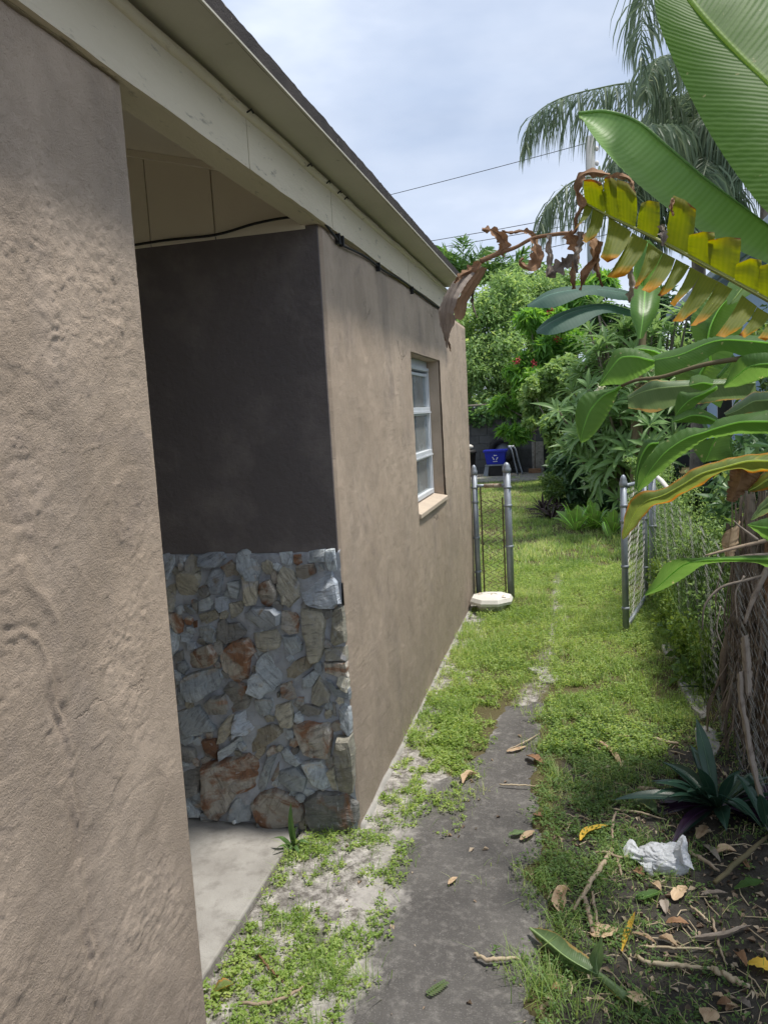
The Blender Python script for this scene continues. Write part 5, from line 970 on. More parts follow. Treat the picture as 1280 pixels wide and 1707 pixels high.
for k, (a, b, ta, tb, up) in enumerate(LOBES):
    r = np.random.default_rng(200+k); dz = -0.05 if up else r.uniform(-.13, -.06); sg = -1 if up else 1; ta = (ta[0], ta[1]+sg*r.uniform(0, 5)); tb = (tb[0]-(0 if up else r.uniform(0, 6)), tb[1]-sg*r.uniform(0, 5)); j = lambda: r.uniform(-.015, .015)
    m0 = ((a[0]+b[0])/2, (a[1]+b[1])/2); m1 = ((ta[0]+tb[0])/2+r.uniform(-3, 3), (ta[1]+tb[1])/2+r.uniform(2, 8)*(-1 if up else 1))
    def lane(p, q, bow, dd): return [AK(p[0], p[1], dep(p[0])), AK(p[0]*.55+q[0]*.45+bow, p[1]*.55+q[1]*.45, dep(p[0])+dz*.5+dd), AK(q[0]*.85+p[0]*.15+bow*.6, q[1]*.85+p[1]*.15, dep(p[0])+dz*.9+dd+j()), AK(q[0], q[1], dep(p[0])+dz+dd+j())]
    leaf3('leaf_segment', lane(a, ta, -2 if up else 3, 0.008), lane(m0, m1, 0, 0.0), lane(b, tb, 3 if up else 5, 0.010), M_BLYU if up else M_BLY, yl, 26, 6, 0.001, 0.0012, 4, k, 0)
def dry(name, root, L, Mi, Rr, m=M_DRYDARK, **k): return pxleafK(name, root, L, Mi, Rr, m, **dict(dict(nu=34, nv=7, camber=0.004, ripple=0.0012, rip_n=6, midrib=0, pleat=(0.0012, 7)), **k))
MB().tube(catmull([AK(*q) for q in [(976, 339, 2.27), (960, 362, 2.29), (958, 386, 2.31), (930, 390, 2.33), (889, 397, 2.36), (860, 412, 2.38), (832, 422, 2.4), (800, 436, 2.42)]], 40), [0.003, 0.0035, 0.0032, 0.005], 7).build('dry_rib', M_DRYDARK, yl, smooth=True)
def ribbon(path, w, d, m=M_DRYDARK, tw=0.04, seed=0):
    """dry curled strip: px path, width in px, twisting in depth"""
    r = np.random.default_rng(300+seed); w0 = list(w) if isinstance(w, (list, tuple)) else [w*.6]+[w]*(len(path)-2)+[w*.25]
    n = 16; path = [tuple(q) for q in catmull(np.array(path, float), n)]; ww = np.interp(np.linspace(0, 1, n), np.linspace(0, 1, len(w0)), w0)*(1+.22*r.normal(size=n)); w1 = ww*(1+.25*r.normal(size=n)); L, Mi, Rr = [], [], []; zz = r.uniform(-.02, .02, n); zz = np.convolve(zz, np.ones(5)/5, 'same')
    for i, (x, y) in enumerate(path):
        a = np.array(path[max(0, i-1)]); b = np.array(path[min(n-1, i+1)]); t_ = (b-a)/(np.linalg.norm(b-a)+1e-6); nn = np.array([-t_[1], t_[0]])*ww[i]/2; nm = np.array([-t_[1], t_[0]])*w1[i]/2; z = d+zz[i]
        L.append((x-nn[0], y-nn[1], z+tw*math.sin(i*.42+seed))); Mi.append((x, y, z)); Rr.append((x+nm[0], y+nm[1], z+tw*0.8*math.sin(i*.36+1+seed)))
    return dry('dry_strip', yl, L, Mi, Rr, m, seed=seed)
ribbon([(832, 424), (840, 408), (834, 394), (822, 385), (803, 382)], [16, 22, 20, 16, 5], 2.39, tw=0.03, seed=1)
ribbon([(889, 396), (896, 420), (892, 438), (878, 446), (867, 436), (872, 430)], [14, 16, 15, 15, 12, 4], 2.35, tw=0.03, seed=2)
ribbon([(891, 398), (884, 388), (870, 385), (850, 388), (836, 384)], [10, 8, 6, 5, 2], 2.36, tw=0.01, seed=3)
ribbon([(916, 391), (914, 410), (916, 432), (911, 462)], [8, 10, 9, 3], 2.33, M_DRYGREY, 0.02, 4)
ribbon([(944, 390), (956, 405), (960, 425), (954, 450), (956, 482)], [18, 20, 12, 10, 6], 2.31, M_DRYDARK, 0.03, 5)
ribbon([(968, 386), (966, 410), (958, 432), (962, 455)], [12, 10, 8, 3], 2.29, M_DRYGREY, 0.02, 6)
ribbon([(912, 460), (926, 448), (944, 438), (962, 428)], [8, 22, 22, 10], 2.32, M_DRYGREY, 0.02, 7)
ribbon([(978, 386), (992, 410), (990, 432), (976, 452), (966, 484)], [16, 16, 12, 14, 5], 2.28, M_DRYDARK, 0.03, 8)
ribbon([(972, 345), (962, 320), (966, 296), (985, 287), (1016, 291)], [12, 14, 12, 12, 6], 2.26, M_DRYDARK, 0.02, 9)
ribbon([(1008, 300), (1030, 293), (1050, 300), (1056, 318)], [8, 10, 8, 3], 2.23, M_DRYDARK, 0.02, 10)
ribbon([(1000, 402), (994, 430), (996, 455), (1004, 478)], [10, 9, 7, 3], 2.25, M_DRYDARK, 0.02, 11)
ribbon([(1046, 440), (1052, 470), (1048, 505)], [10, 12, 4], 2.2, M_DRYGREY, 0.02, 12)
ribbon([(1100, 375), (1106, 390), (1104, 410)], [10, 12, 5], 2.13, M_DRYGREY, 0.02, 13)
ribbon([(1122, 330), (1118, 345), (1122, 360)], [6, 7, 3], 2.1, M_DRYDARK, 0.02, 14)
dry('dry_tip', yl, [(797, 434, 2.42), (764, 460, 2.44), (745, 484, 2.47), (733, 510, 2.48), (732, 532, 2.48), (738, 555, 2.46), (744, 579, 2.45)], [(799, 438, 2.40), (772, 462, 2.39), (754, 486, 2.40), (745, 510, 2.41), (743, 534, 2.42), (743, 556, 2.43), (745, 580, 2.44)], [(802, 444, 2.39), (778, 470, 2.35), (762, 496, 2.33), (756, 518, 2.34), (756, 538, 2.36), (749, 558, 2.40), (746, 581, 2.44)], M_DRYGREY, nu=60, nv=12, camber=0.004, ripple=0.0012, pleat=(0.0022, 10), seed=2)
dry('dry_tip', yl, [(803, 444, 2.385), (779, 470, 2.345), (763, 496, 2.325), (757, 514, 2.335), (758, 531, 2.35)], [(806, 446, 2.40), (788, 474, 2.385), (772, 500, 2.38), (768, 517, 2.38), (768, 534, 2.39)], [(812, 446, 2.42), (796, 476, 2.43), (781, 502, 2.44), (777, 518, 2.44), (775, 526, 2.44)], M_DRYDARK, nu=50, nv=10, camber=0.004, ripple=0.0012, pleat=(0.0022, 8), seed=3)
ribbon([(746, 556), (743, 566), (748, 572), (751, 586)], [5, 4, 4, 2], 2.44, M_DRYDARK, 0.01, 16)
ribbon([(800, 437), (786, 450), (770, 458), (757, 472)], [10, 14, 10, 3], 2.37, M_DRYDARK, 0.02, 17)
ribbon([(780, 466), (786, 486), (788, 510), (795, 530)], [8, 9, 5, 2], 2.45, M_DRYGREY, 0.02, 15)
# leaves hanging over the fence (z7: a close view of the photograph, 940 + x*.2656, 540 + y*.2656)
Z7 = lambda pts, d0, d1: [(940+x*.2656, 540+y*.2656, d0+(d1-d0)*i/(len(pts)-1)) for i, (x, y) in enumerate(pts)]
def z7leaf(L, Mi, Rr, m, d0, d1, dl=0.06, dr=0.03, **k): return pxleaf('leaf', ban, Z7(L, d0+dl, d1+dl*.3), Z7(Mi, d0, d1), Z7(Rr, d0+dr, d1+dr*.3), m, **dict(dict(nu=60, nv=8, camber=0.012, ripple=0.0022, rip_n=24, midrib=0.0035), **k))
z7leaf([(1420, 60), (1290, 70), (1130, 72), (1000, 75), (880, 95), (720, 150), (562, 198)], [(1420, 140), (1290, 120), (1130, 105), (1000, 100), (890, 125), (720, 195), (566, 225)], [(1430, 240), (1290, 246), (1130, 205), (985, 170), (850, 240), (690, 300), (572, 350)], M_BLD, 2.35, 2.62, 0.08, 0.02, seed=11)
z7leaf([(566, 226), (530, 190), (440, 155), (330, 158), (270, 250), (214, 386)], [(568, 232), (520, 222), (440, 205), (350, 215), (285, 290), (215, 388)], [(572, 260), (520, 300), (440, 345), (380, 378), (300, 380), (217, 391)], M_BLD, 2.62, 2.72, 0.03, 0.05, seed=12, rip_n=14)
z7leaf([(360, 385), (300, 405), (200, 420), (112, 452), (70, 560), (82, 680), (104, 742)], [(360, 387), (320, 412), (240, 455), (165, 540), (125, 640), (108, 700), (105, 744)], [(362, 390), (340, 420), (300, 520), (225, 645), (160, 720), (125, 740), (106, 746)], M_BLD, 2.7, 2.78, 0.04, 0.05, seed=13, rip_n=14)
MB().tube(catmull([A(*q) for q in Z7([(360, 388), (460, 350), (620, 330), (900, 250), (1300, 190)], 2.7, 2.45)], 24), [.005, .007, .01], 7).build('leaf_stalk', M_PSEUDO, ban, smooth=True)
z7leaf([(600, 185), (560, 150), (490, 132), (432, 152)], [(602, 188), (560, 170), (500, 160), (440, 156)], [(604, 192), (560, 200), (510, 190), (440, 160)], M_BACKLIT, 2.85, 2.9, seed=14)
z7leaf([(1200, 330), (1000, 345), (830, 350), (640, 358), (560, 350), (470, 400), (395, 452)], [(1200, 370), (1000, 375), (830, 385), (640, 398), (560, 408), (480, 430), (400, 470)], [(1200, 470), (1000, 480), (870, 500), (700, 512), (560, 556), (470, 540), (402, 528)], M_BLG, 2.75, 2.95, 0.03, 0.05, seed=15)
z7leaf([(940, 350), (860, 320), (800, 330), (780, 380)], [(930, 380), (870, 370), (820, 380), (785, 388)], [(920, 410), (880, 420), (830, 412), (790, 396)], M_BLD, 2.6, 2.6, seed=16)
z7leaf([(960, 380), (860, 425), (770, 428), (722, 430), (695, 500), (692, 580)], [(960, 395), (870, 440), (800, 470), (750, 510), (715, 550), (694, 584)], [(960, 410), (900, 450), (860, 480), (800, 530), (740, 570), (698, 588)], M_BLD, 2.55, 2.62, 0.05, 0.02, seed=17)
z7leaf([(1400, 200), (1260, 180), (1120, 200), (1060, 270), (1000, 380)], [(1400, 260), (1270, 250), (1160, 270), (1080, 330), (1000, 392)], [(1400, 330), (1290, 330), (1200, 360), (1100, 390), (1005, 402)], M_BLD, 2.3, 2.45, 0.02, 0.06, seed=18)
z7leaf([(1400, 430), (1240, 425), (1180, 430), (1080, 500), (1000, 560)], [(1400, 470), (1250, 480), (1180, 490), (1090, 540), (1010, 572)], [(1400, 520), (1260, 540), (1180, 555), (1100, 580), (1020, 585)], M_BLG, 2.4, 2.5, seed=19)
z7leaf([(1410, 520), (1290, 540), (1160, 560), (1080, 570), (960, 600), (900, 652), (760, 655), (640, 730), (530, 830), (470, 930), (455, 1042)], [(1410, 610), (1290, 612), (1160, 612), (1080, 620), (970, 650), (880, 680), (760, 720), (640, 800), (560, 890), (505, 970), (458, 1048)], [(1410, 690), (1290, 690), (1160, 690), (1080, 690), (970, 710), (880, 725), (790, 790), (690, 860), (600, 940), (530, 1005), (462, 1054)], M_BLD, 2.25, 2.5, 0.04, 0.06, nu=90, seed=20)
z7leaf([(960, 590), (880, 540), (800, 532), (700, 580), (672, 612)], [(955, 610), (880, 580), (800, 575), (730, 600), (675, 614)], [(950, 630), (880, 630), (800, 620), (740, 620), (680, 617)], M_BLD, 2.5, 2.58, seed=21)
z7leaf([(590, 738), (520, 725), (470, 800), (445, 920), (444, 1030)], [(592, 745), (530, 760), (480, 840), (455, 940), (446, 1034)], [(594, 750), (560, 790), (510, 860), (475, 950), (450, 1036)], M_BLD, 2.6, 2.66, seed=22)
z7leaf([(1420, 780), (1290, 808), (1150, 820), (960, 860), (830, 900), (720, 970), (600, 1040), (500, 1048), (420, 1100), (380, 1200), (360, 1345)], [(1420, 860), (1290, 860), (1150, 862), (1000, 900), (860, 940), (740, 1010), (620, 1075), (520, 1110), (455, 1170), (405, 1260), (366, 1350)], [(1420, 940), (1290, 925), (1170, 935), (1060, 905), (900, 980), (780, 1050), (650, 1120), (570, 1135), (500, 1205), (430, 1292), (372, 1355)], M_BLYG, 2.2, 2.5, 0.03, 0.05, nu=100, seed=23, ripple=0.004, rip_n=5)
z7leaf([(1040, 870), (1035, 960), (1020, 1060), (1015, 1110)], [(1120, 890), (1110, 980), (1070, 1070), (1040, 1115)], [(1240, 940), (1210, 1020), (1130, 1060), (1075, 1118)], M_DRYDARK, 2.3, 2.33, seed=24, rip_n=5, ripple=.006, midrib=0)
z7leaf([(1330, 900), (1260, 920), (1200, 990), (1150, 1040)], [(1330, 960), (1270, 980), (1210, 1020), (1155, 1048)], [(1330, 1030), (1280, 1040), (1220, 1050), (1160, 1056)], M_BLYG, 2.28, 2.3, seed=25)
z7leaf([(1060, 690), (1040, 740), (1050, 840), (1060, 860)], [(960, 710), (930, 760), (900, 830), (880, 868)], [(860, 730), (800, 760), (850, 850), (870, 870)], M_BLD, 2.8, 2.85, seed=26)
Z5 = lambda pts, d0, d1: [(1020+x*.2031, 760+y*.2031, d0+(d1-d0)*i/(len(pts)-1)) for i, (x, y) in enumerate(pts)]
def z5leaf(L, Mi, Rr, m, d0, d1, dl=0.03, dr=0.05, **k): return pxleaf('leaf', ban, Z5(L, d0+dl, d1+dl*.3), Z5(Mi, d0, d1), Z5(Rr, d0+dr, d1+dr*.3), m, **dict(dict(nu=60, nv=8, camber=0.012, ripple=0.002, rip_n=24, midrib=0.0035), **k))
z5leaf([(1500, 790), (1280, 815), (1050, 820), (860, 828), (700, 838), (540, 845), (430, 890), (350, 1010), (266, 1138)], [(1500, 830), (1280, 845), (1050, 845), (860, 850), (720, 862), (600, 890), (500, 960), (390, 1060), (268, 1142)], [(1500, 890), (1280, 915), (1170, 868), (880, 872), (740, 898), (650, 960), (530, 1035), (410, 1100), (272, 1146)], M_BLD, 2.0, 2.35, 0.02, 0.04, seed=30)
z5leaf([(1400, 250), (1290, 320), (1210, 400), (1135, 520)], [(1400, 320), (1300, 380), (1220, 440), (1137, 525)], [(1400, 430), (1300, 460), (1230, 490), (1140, 530)], M_BLG, 2.0, 2.1, seed=31)
z5leaf([(1400, 480), (1280, 505), (1180, 535), (1105, 560)], [(1400, 580), (1280, 590), (1190, 580), (1110, 565)], [(1400, 720), (1280, 700), (1200, 640), (1115, 572)], M_BLD, 1.95, 2.05, seed=32)
for (a, b) in (((930, 720), (1000, 850)), ((1015, 650), (1050, 840)), ((960, 730), (1010, 860)), ((1060, 200), (960, 340))):
    MB().tube(catmull([A(*q) for q in Z7([a, ((a[0]+b[0])/2+8, (a[1]+b[1])/2), b], 2.9, 2.9)], 10), .006, 6).build('leaf_stalk', M_BACKLIT, ban, smooth=True)
pxleaf('leaf', ban, [(1165, 590, 3.3), (1150, 540, 3.3), (1165, 500, 3.3), (1200, 480, 3.3)], [(1185, 610, 3.25), (1180, 560, 3.2), (1195, 520, 3.2), (1220, 490, 3.2)], [(1210, 620, 3.3), (1225, 580, 3.3), (1240, 530, 3.3), (1230, 490, 3.3)], M_BACKLIT, seed=33)
pxleaf('leaf', ban, [(1130, 640, 3.4), (1120, 610, 3.4), (1150, 580, 3.4)], [(1160, 660, 3.35), (1165, 625, 3.3), (1190, 590, 3.3)], [(1200, 680, 3.4), (1215, 640, 3.4), (1230, 600, 3.4)], M_BACKLIT, seed=34)
# unseen blades added to the clump beyond the frame, to shade the bed
r5 = np.random.default_rng(77)
for k in range(11):
    b = np.array([[1.02, 3.35, 2.0], [1.28, 2.95, 2.1], [1.15, 3.75, 1.9], [0.98, 2.5, 1.6]][k % 4]); a = [-1.2, -0.5, 0.4, -2.0, -1.0, 0.2, 0.9, -1.6, -0.1, -0.8, -2.3][k]; L = r5.uniform(1.0, 1.45); el = r5.uniform(.5, 1.0)
    d = np.array([math.cos(a), math.sin(a), 0]); s_ = np.array([-d[1], d[0], 0]); P_ = [b+d*L*t_*math.cos(el)+np.array([0, 0, L*(t_*math.sin(el)*1.3-0.75*t_**2)]) for t_ in np.linspace(0, 1, 7)]
    w = np.array([.02, .10, .17, .19, .17, .11, .01])
    leaf3('leaf', [p+s_*q+np.array([0, 0, -q*.25]) for p, q in zip(P_, w)], P_, [p-s_*q+np.array([0, 0, -q*.25]) for p, q in zip(P_, w)], M_BL1, ban, 30, 5, .01, .003, 20, k, 0.01)
M_THATCH = dry_mat('thatch_fibre', (0.17, 0.135, 0.11), (0.27, 0.22, 0.18), (0.08, 0.06, 0.045), 0.04)
# thatch of dead leaves and sheaths hanging on the stems behind the wire
def hang(p, L, w, m, seed, lean=(0, 0), name='dead_leaf'):
    r = np.random.default_rng(seed); P_ = [np.array(p)+np.array([lean[0]*t_+.03*math.sin(t_*5+seed), lean[1]*t_+.02*math.cos(t_*4+seed), -L*t_]) for t_ in np.linspace(0, 1, 7)]
    a = r.uniform(0, 3.14); s_ = np.array([math.cos(a), math.sin(a), 0]); ww = w*np.array([.4, .8, 1, .9, .8, .6, .1])*0.5
    return leaf3(name, [q+s_*k_+r.normal(0, .006, 3) for q, k_ in zip(P_, ww)], P_, [q-s_*k_*0.8+np.array([.0, .012, 0])+r.normal(0, .006, 3) for q, k_ in zip(P_, ww)], m, ban, 16, 2, .02, .004, 4, seed, 0)
for k in range(190):
    a = r5.uniform(1.6, 5.2); st_ = [(0.94, 3.68), (1.03, 4.0), (1.02, 3.38), (0.91, 3.55)][k % 4]; rad = r5.uniform(.08, .24); z = r5.uniform(.5, 1.25)
    hang((st_[0]+rad*math.cos(a)-.02, st_[1]+rad*math.sin(a), z), z*r5.uniform(.6, 1.02), r5.uniform(.014, .042), [M_THATCH, M_DRYGREY, M_DRYDARK, M_THATCH][k % 4], 400+k, (r5.normal(0, .07), r5.normal(0, .07)))
fib = MB()
for k in range(1300):
    st_ = [(0.94, 3.68), (1.03, 4.0), (1.02, 3.38), (0.91, 3.55)][k % 4]; a = r5.uniform(1.4, 5.4); rad = r5.uniform(.05, .27); z = r5.uniform(.35, 1.25); L = z*r5.uniform(.5, 1.0); x, y = st_[0]+rad*math.cos(a), st_[1]+rad*math.sin(a)
    fib.tube([(x, y, z), (x+r5.normal(0, .03), y+r5.normal(0, .03), z-L*.5), (x+r5.normal(0, .06), y+r5.normal(0, .06), z-L)], r5.uniform(.0015, .004), 4, cap=False)
tag(fib.build('thatch', M_THATCH, ban), kind='stuff')
for k, (pts, w) in enumerate([([(1290, 955), (1240, 968), (1200, 980), (1174, 1010), (1170, 1050)], .006), ([(1280, 900), (1230, 912), (1175, 926)], .008), ([(1280, 925), (1235, 928), (1205, 938)], .009), ([(1280, 945), (1265, 975), (1250, 1010), (1240, 1040)], .012), ([(1262, 900), (1235, 880), (1222, 868)], .006), ([(1240, 960), (1225, 990), (1228, 1035)], .004), ([(1200, 1010), (1194, 1050), (1205, 1080)], .003)]):
    MB().tube(catmull([A(x, y, 2.75) for x, y in pts], 18), [w, w*.8, w*.4], 6).build('dead_stalk', M_DRYGREY if k != 1 else M_TWIG, ban, smooth=True)
def deadpx(L, Mi, Rr, d, m, seed): return pxleaf('dead_leaf', ban, [(x, y, d+.03) for x, y in L], [(x, y, d) for x, y in Mi], [(x, y, d+.03) for x, y in Rr], m, nu=30, nv=4, camber=.02, ripple=.004, rip_n=6, midrib=.003, seed=seed)
deadpx([(1230, 1130), (1231, 1170), (1238, 1210), (1246, 1260), (1264, 1330)], [(1232, 1120), (1234, 1170), (1242, 1210), (1250, 1265), (1268, 1335)], [(1238, 1115), (1240, 1170), (1248, 1210), (1258, 1265), (1272, 1335)], 2.85, M_DRYGREY, 1)
deadpx([(1205, 890), (1202, 905), (1208, 925)], [(1220, 880), (1215, 905), (1215, 928)], [(1232, 862), (1230, 900), (1222, 930)], 2.8, M_DRY, 2)
deadpx([(1234, 1065), (1236, 1100), (1240, 1150)], [(1240, 1060), (1244, 1110), (1246, 1160)], [(1246, 1055), (1252, 1110), (1252, 1160)], 2.85, M_DRYGREY, 3)
# weeds threaded through the wire and bushes behind the fence
wv = thing('fence_weeds', 'tall wispy weeds and creepers growing through the chain link fence', 'weeds', (0.8, 6.0, 0.03)); wv['kind'] = 'stuff'
W_ = []
for k in range(95): y = r5.uniform(4.2, 8.5); W_.append((0.70+r5.uniform(-.08, .3), y, r5.uniform(.05, .92), .12, .16, .16))
cloud('foliage', M_PALE, wv, 26000, W_, 0.022, 0.5, 31, 0.0, 0.6)
W_ = [(0.70+r5.uniform(-.10, .4), r5.uniform(4.4, 6.8), r5.uniform(.03, .3), .14, .18, .12) for k in range(70)]
cloud('low_foliage', M_WEEDD, wv, 7500, W_, 0.045, 0.6, 32, 0.1, 0.6)
W_ = [(0.60+r5.uniform(-.06, .06), r5.uniform(4.3, 6.5), r5.uniform(.03, .42), .06, .12, .10) for k in range(34)]
cloud('near_foliage', M_WEED, wv, 6000, W_, 0.024, 0.5, 39, 0.0, 0.7)
stm = MB()
for k in range(430):
    x, y = 0.66+r5.uniform(-.09, .35), r5.uniform(4.0, 8.5); h = r5.uniform(.4, 1.0); stm.tube([(x, y, 0), (x+r5.normal(0, .05), y+r5.normal(0, .08), h*.6), (x+r5.normal(0, .12), y+r5.normal(0, .15), h)], .0016, 3, cap=False)
stm.build('stem', M_WEED, wv)
for k, (x, y, lb_) in enumerate([(1.35, 5.6, 'leafy hedge bush behind the chain link fence nearest the banana clump'), (1.5, 7.2, 'leafy hedge bush behind the far half of the chain link fence'), (1.9, 4.4, 'leafy hedge bush behind the banana clump')]):
    hb = thing('hedge_bush', lb_, 'bush', (x, y, 0), 'bushes behind the fence')
    cloud('foliage', [M_WEEDD, M_DEEP, M_WEEDD][k], hb, 4500, [(x+r5.normal(0, .22), y+r5.normal(0, .4), r5.uniform(.2, 1.1), .28, .3, .26) for _ in range(14)], 0.06, 0.5, 33+k); limbs('stem', M_BARK, hb, [([(x, y, -.05), (x+.05, y, .5), (x-.1, y+.1, 1.0)], [.025, .008])])

for k, (x, y, zt, lb_) in enumerate([(1.75, 6.2, 2.1, 'tall leafy bush behind the fence under the torn yellow leaf'), (1.95, 8.2, 2.3, 'tall leafy bush in front of the pale blue house'), (1.35, 4.9, 1.7, 'tall leafy bush directly behind the banana clump')]):
    hb = thing('tall_bush', lb_, 'bush', (x, y, 0), 'bushes behind the fence')
    cloud('foliage', [M_PLUM, M_WEEDD, M_DEEP][k], hb, 5200, [(x+r5.normal(0, .22), y+r5.normal(0, .35), r5.uniform(.5, zt), .26, .3, .26) for _ in range(20)], 0.10, 0.34, 63+k, 0.4); limbs('stem', M_BARK, hb, [([(x, y, -.05), (x+.05, y, .7), (x-.1, y+.1, zt*.8)], [.03, .008])])

# ------------------------------------------------------------------ small plants near the path
g = G(1195, 1345, 0.03); oy = tuft('oyster_plant', 'low dark green and purple sword leaved plant under the banana clump', 'plant', g[0], g[1], 42, 0.36, 0.054, [M_OYST, M_OYSTP, M_OYST], 0.30, (0.08, 1.05), seed=61, z=0.04)
tuft('oyster_plant', 'smaller dark sword leaved plant at the right edge behind the white bag', 'plant', g[0]+.15, g[1]-.2, 16, 0.30, 0.045, [M_OYST, M_OYSTP], 0.3, (0.25, 1.2), seed=62, z=0.05)
g = G(1215, 1165, 0.03); tuft('oyster_plant', 'few dark strap leaves poking out below the wire above the kerb', 'plant', g[0], g[1], 7, 0.34, 0.05, [M_OYST], 0.35, (0.4, 1.2), seed=63, z=0.04)
M_LILY = blade_mat('lily_blade', (0.085, 0.17, 0.05), (0.13, 0.23, 0.075), trans=0.3, nveins=4, rough=0.35, mid=(0.2, 0.3, 0.12))
g = G(490, 1413); ll = thing('strap_lily', 'small strap leaved plant growing from the slab joint at the stone wall', 'plant', (g[0], g[1], 0.0))
for k, (dx, dz, L) in enumerate([(0.01, 0.195, 1), (0.03, 0.10, 1), (-0.075, 0.045, 1), (0.075, 0.035, 1), (0.055, -0.01, 1), (-0.06, 0.012, 1), (0.015, -.03, 1)]):
    b = np.array([g[0], g[1], 0.0]); tip = b+np.array([dx, -0.02-.05*(dz < .02), max(dz, .012)]); mid_ = (b+tip)/2+np.array([0, -0.01, 0.03]); P_ = catmull([b, mid_, tip], 7); s_ = np.array([0.9, 0.3*(-1)**k, 0.0]) if dz > .06 else np.array([0.3, 0.9, 0.0])
    ww = np.array([.4, .8, 1, 1, .85, .5, .05])*0.0115; leaf3('leaf', [p+s_*q+np.array([0, -q*.4, 0]) for p, q in zip(P_, ww)], P_, [p-s_*q+np.array([0, -q*.4, 0]) for p, q in zip(P_, ww)], M_LILY, ll, 14, 2, .003, .001, 4, k, .0015)
# ------------------------------------------------------------------ grass and ground weeds
def inview(x, y, z=0.0, pad=60):
    c = (np.stack([x, y, np.full_like(x, z)], 1)-CC)@CM.T; px_ = 640+FPX*c[:, 0]/c[:, 2]; py_ = 853.5-FPX*c[:, 1]/c[:, 2]
    return (c[:, 2] > .3) & (px_ > -pad) & (px_ < 1280+pad) & (py_ > 500) & (py_ < 1707+pad*2)
def dens(x, y):
    n1 = fbm(x*4.5, y*4.5, 80); n2 = fbm(x*11, y*11, 81)
    lawn_ = sst(3.9, 4.6, y+(n1-.5)*1.2)
    tr = np.exp(-((x-track(y)-(n1-.5)*.2)/0.12)**2)*sst(3.8, 4.2, y)*sst(8.5, 6.5, y)
    lawn_ = lawn_*(0.16+0.84*sst(.41, .56, n1*.6+n2*.4))*(1-0.8*tr)*(1-0.9*sst(0.15, 0.07, x-WX+(n2-.5)*.12)*sst(7, 6, y))
    left = sst(-1.12, -1.06, x)*sst(-0.58, -0.70, x+(n2-.5)*.1)*sst(0.44, 0.60, n2*0.7+n1*0.3+0.03*sst(3.0, 2.2, y))*0.65
    left2 = sst(-0.84, -0.74, x)*sst(-0.40, -0.54, x)*sst(2.8, 3.5, y)*sst(0.44, 0.58, n1*.5+n2*.5)
    right = sst(-0.22, -0.10, x+(n1-.5)*.1)*(0.16+0.75*sst(2.4, 3.6, y))*sst(0.36, 0.56, n1*.5+n2*.5)*(1-0.7*sst(.25, .5, x))
    right = right+0.45*sst(-0.25, -0.12, x)*sst(0.35, 0.05, x)*sst(0.45, 0.6, n2)
    spots_ = 0.10*path_in(x, y)*sst(0.70, 0.78, n2)
    return np.clip(np.maximum.reduce([lawn_, left, left2, right, spots_]), 0, 1)*(1-sst(-1.11, -1.14, x)*sst(2.9, 2.85, y))*((x > WX+0.02-(y < 2.8)*2) | (y > 6.75))
def scatter(n, x0, x1, y0, y1, seed, pw=1.0):
    r = np.random.default_rng(seed); x = r.uniform(x0, x1, n); y = y0+(y1-y0)*r.random(n)**pw
    k = inview(x, y); x, y = x[k], y[k]; k = r.random(len(x)) < dens(x, y); return x[k], y[k], r
def blades(name, x, y, r, hmin, hmax, w, m, lean=0.5):
    n = len(x); z = np.maximum(gz(x, y), np.where(path_in(x, y) > .5, 0.004, -1)); a = r.uniform(0, 6.283, n); L = r.uniform(hmin, hmax, n)*(0.25+1.5*fbm(x*3, y*3, 90))*r.uniform(.6, 1.5, n); ln = np.abs(r.normal(0, lean, n))+.1
    d = np.stack([np.cos(a), np.sin(a)], 1); s_ = np.stack([-d[:, 1], d[:, 0], np.zeros(n)], 1)*(w*r.uniform(.6, 1.3, n))[:, None]
    b = np.stack([x, y, z-0.004], 1); D = np.concatenate([d*ln[:, None], np.ones((n, 1))], 1); D /= np.linalg.norm(D, axis=1)[:, None]
    mid_ = b+D*L[:, None]*0.55; tip = mid_+np.concatenate([d*(ln*1.4)[:, None], (0.75-ln*.4)[:, None]], 1)*L[:, None]*0.45
    V = np.stack([b+s_, b-s_, mid_+s_*.8, mid_-s_*.8, tip], 1).reshape(-1, 3); i = np.arange(n)[:, None]*5
    F = np.concatenate([i+np.array([[0, 1, 3]]), i+np.array([[0, 3, 2]]), i+np.array([[2, 3, 4]])], 1).reshape(-1, 3)
    hue = np.clip(r.normal(.42, .25, n)+1.1*(fbm(x*2.5, y*2.5, 91)-.5)+.35*(r.random(n) < .08), 0, 1)
    return V, F, np.repeat(hue, 5)
def stuffmesh(name, parts_, m, label):
    V, F, H, o = [], [], [], 0
    for v, f, h in parts_: V.append(v); F.append(f+o); H.append(h); o += len(v)
    return tag(mesh(name, np.vstack(V), np.vstack(F), m, attrs={'rnd': np.concatenate(H)}), label, None, None, 'stuff')
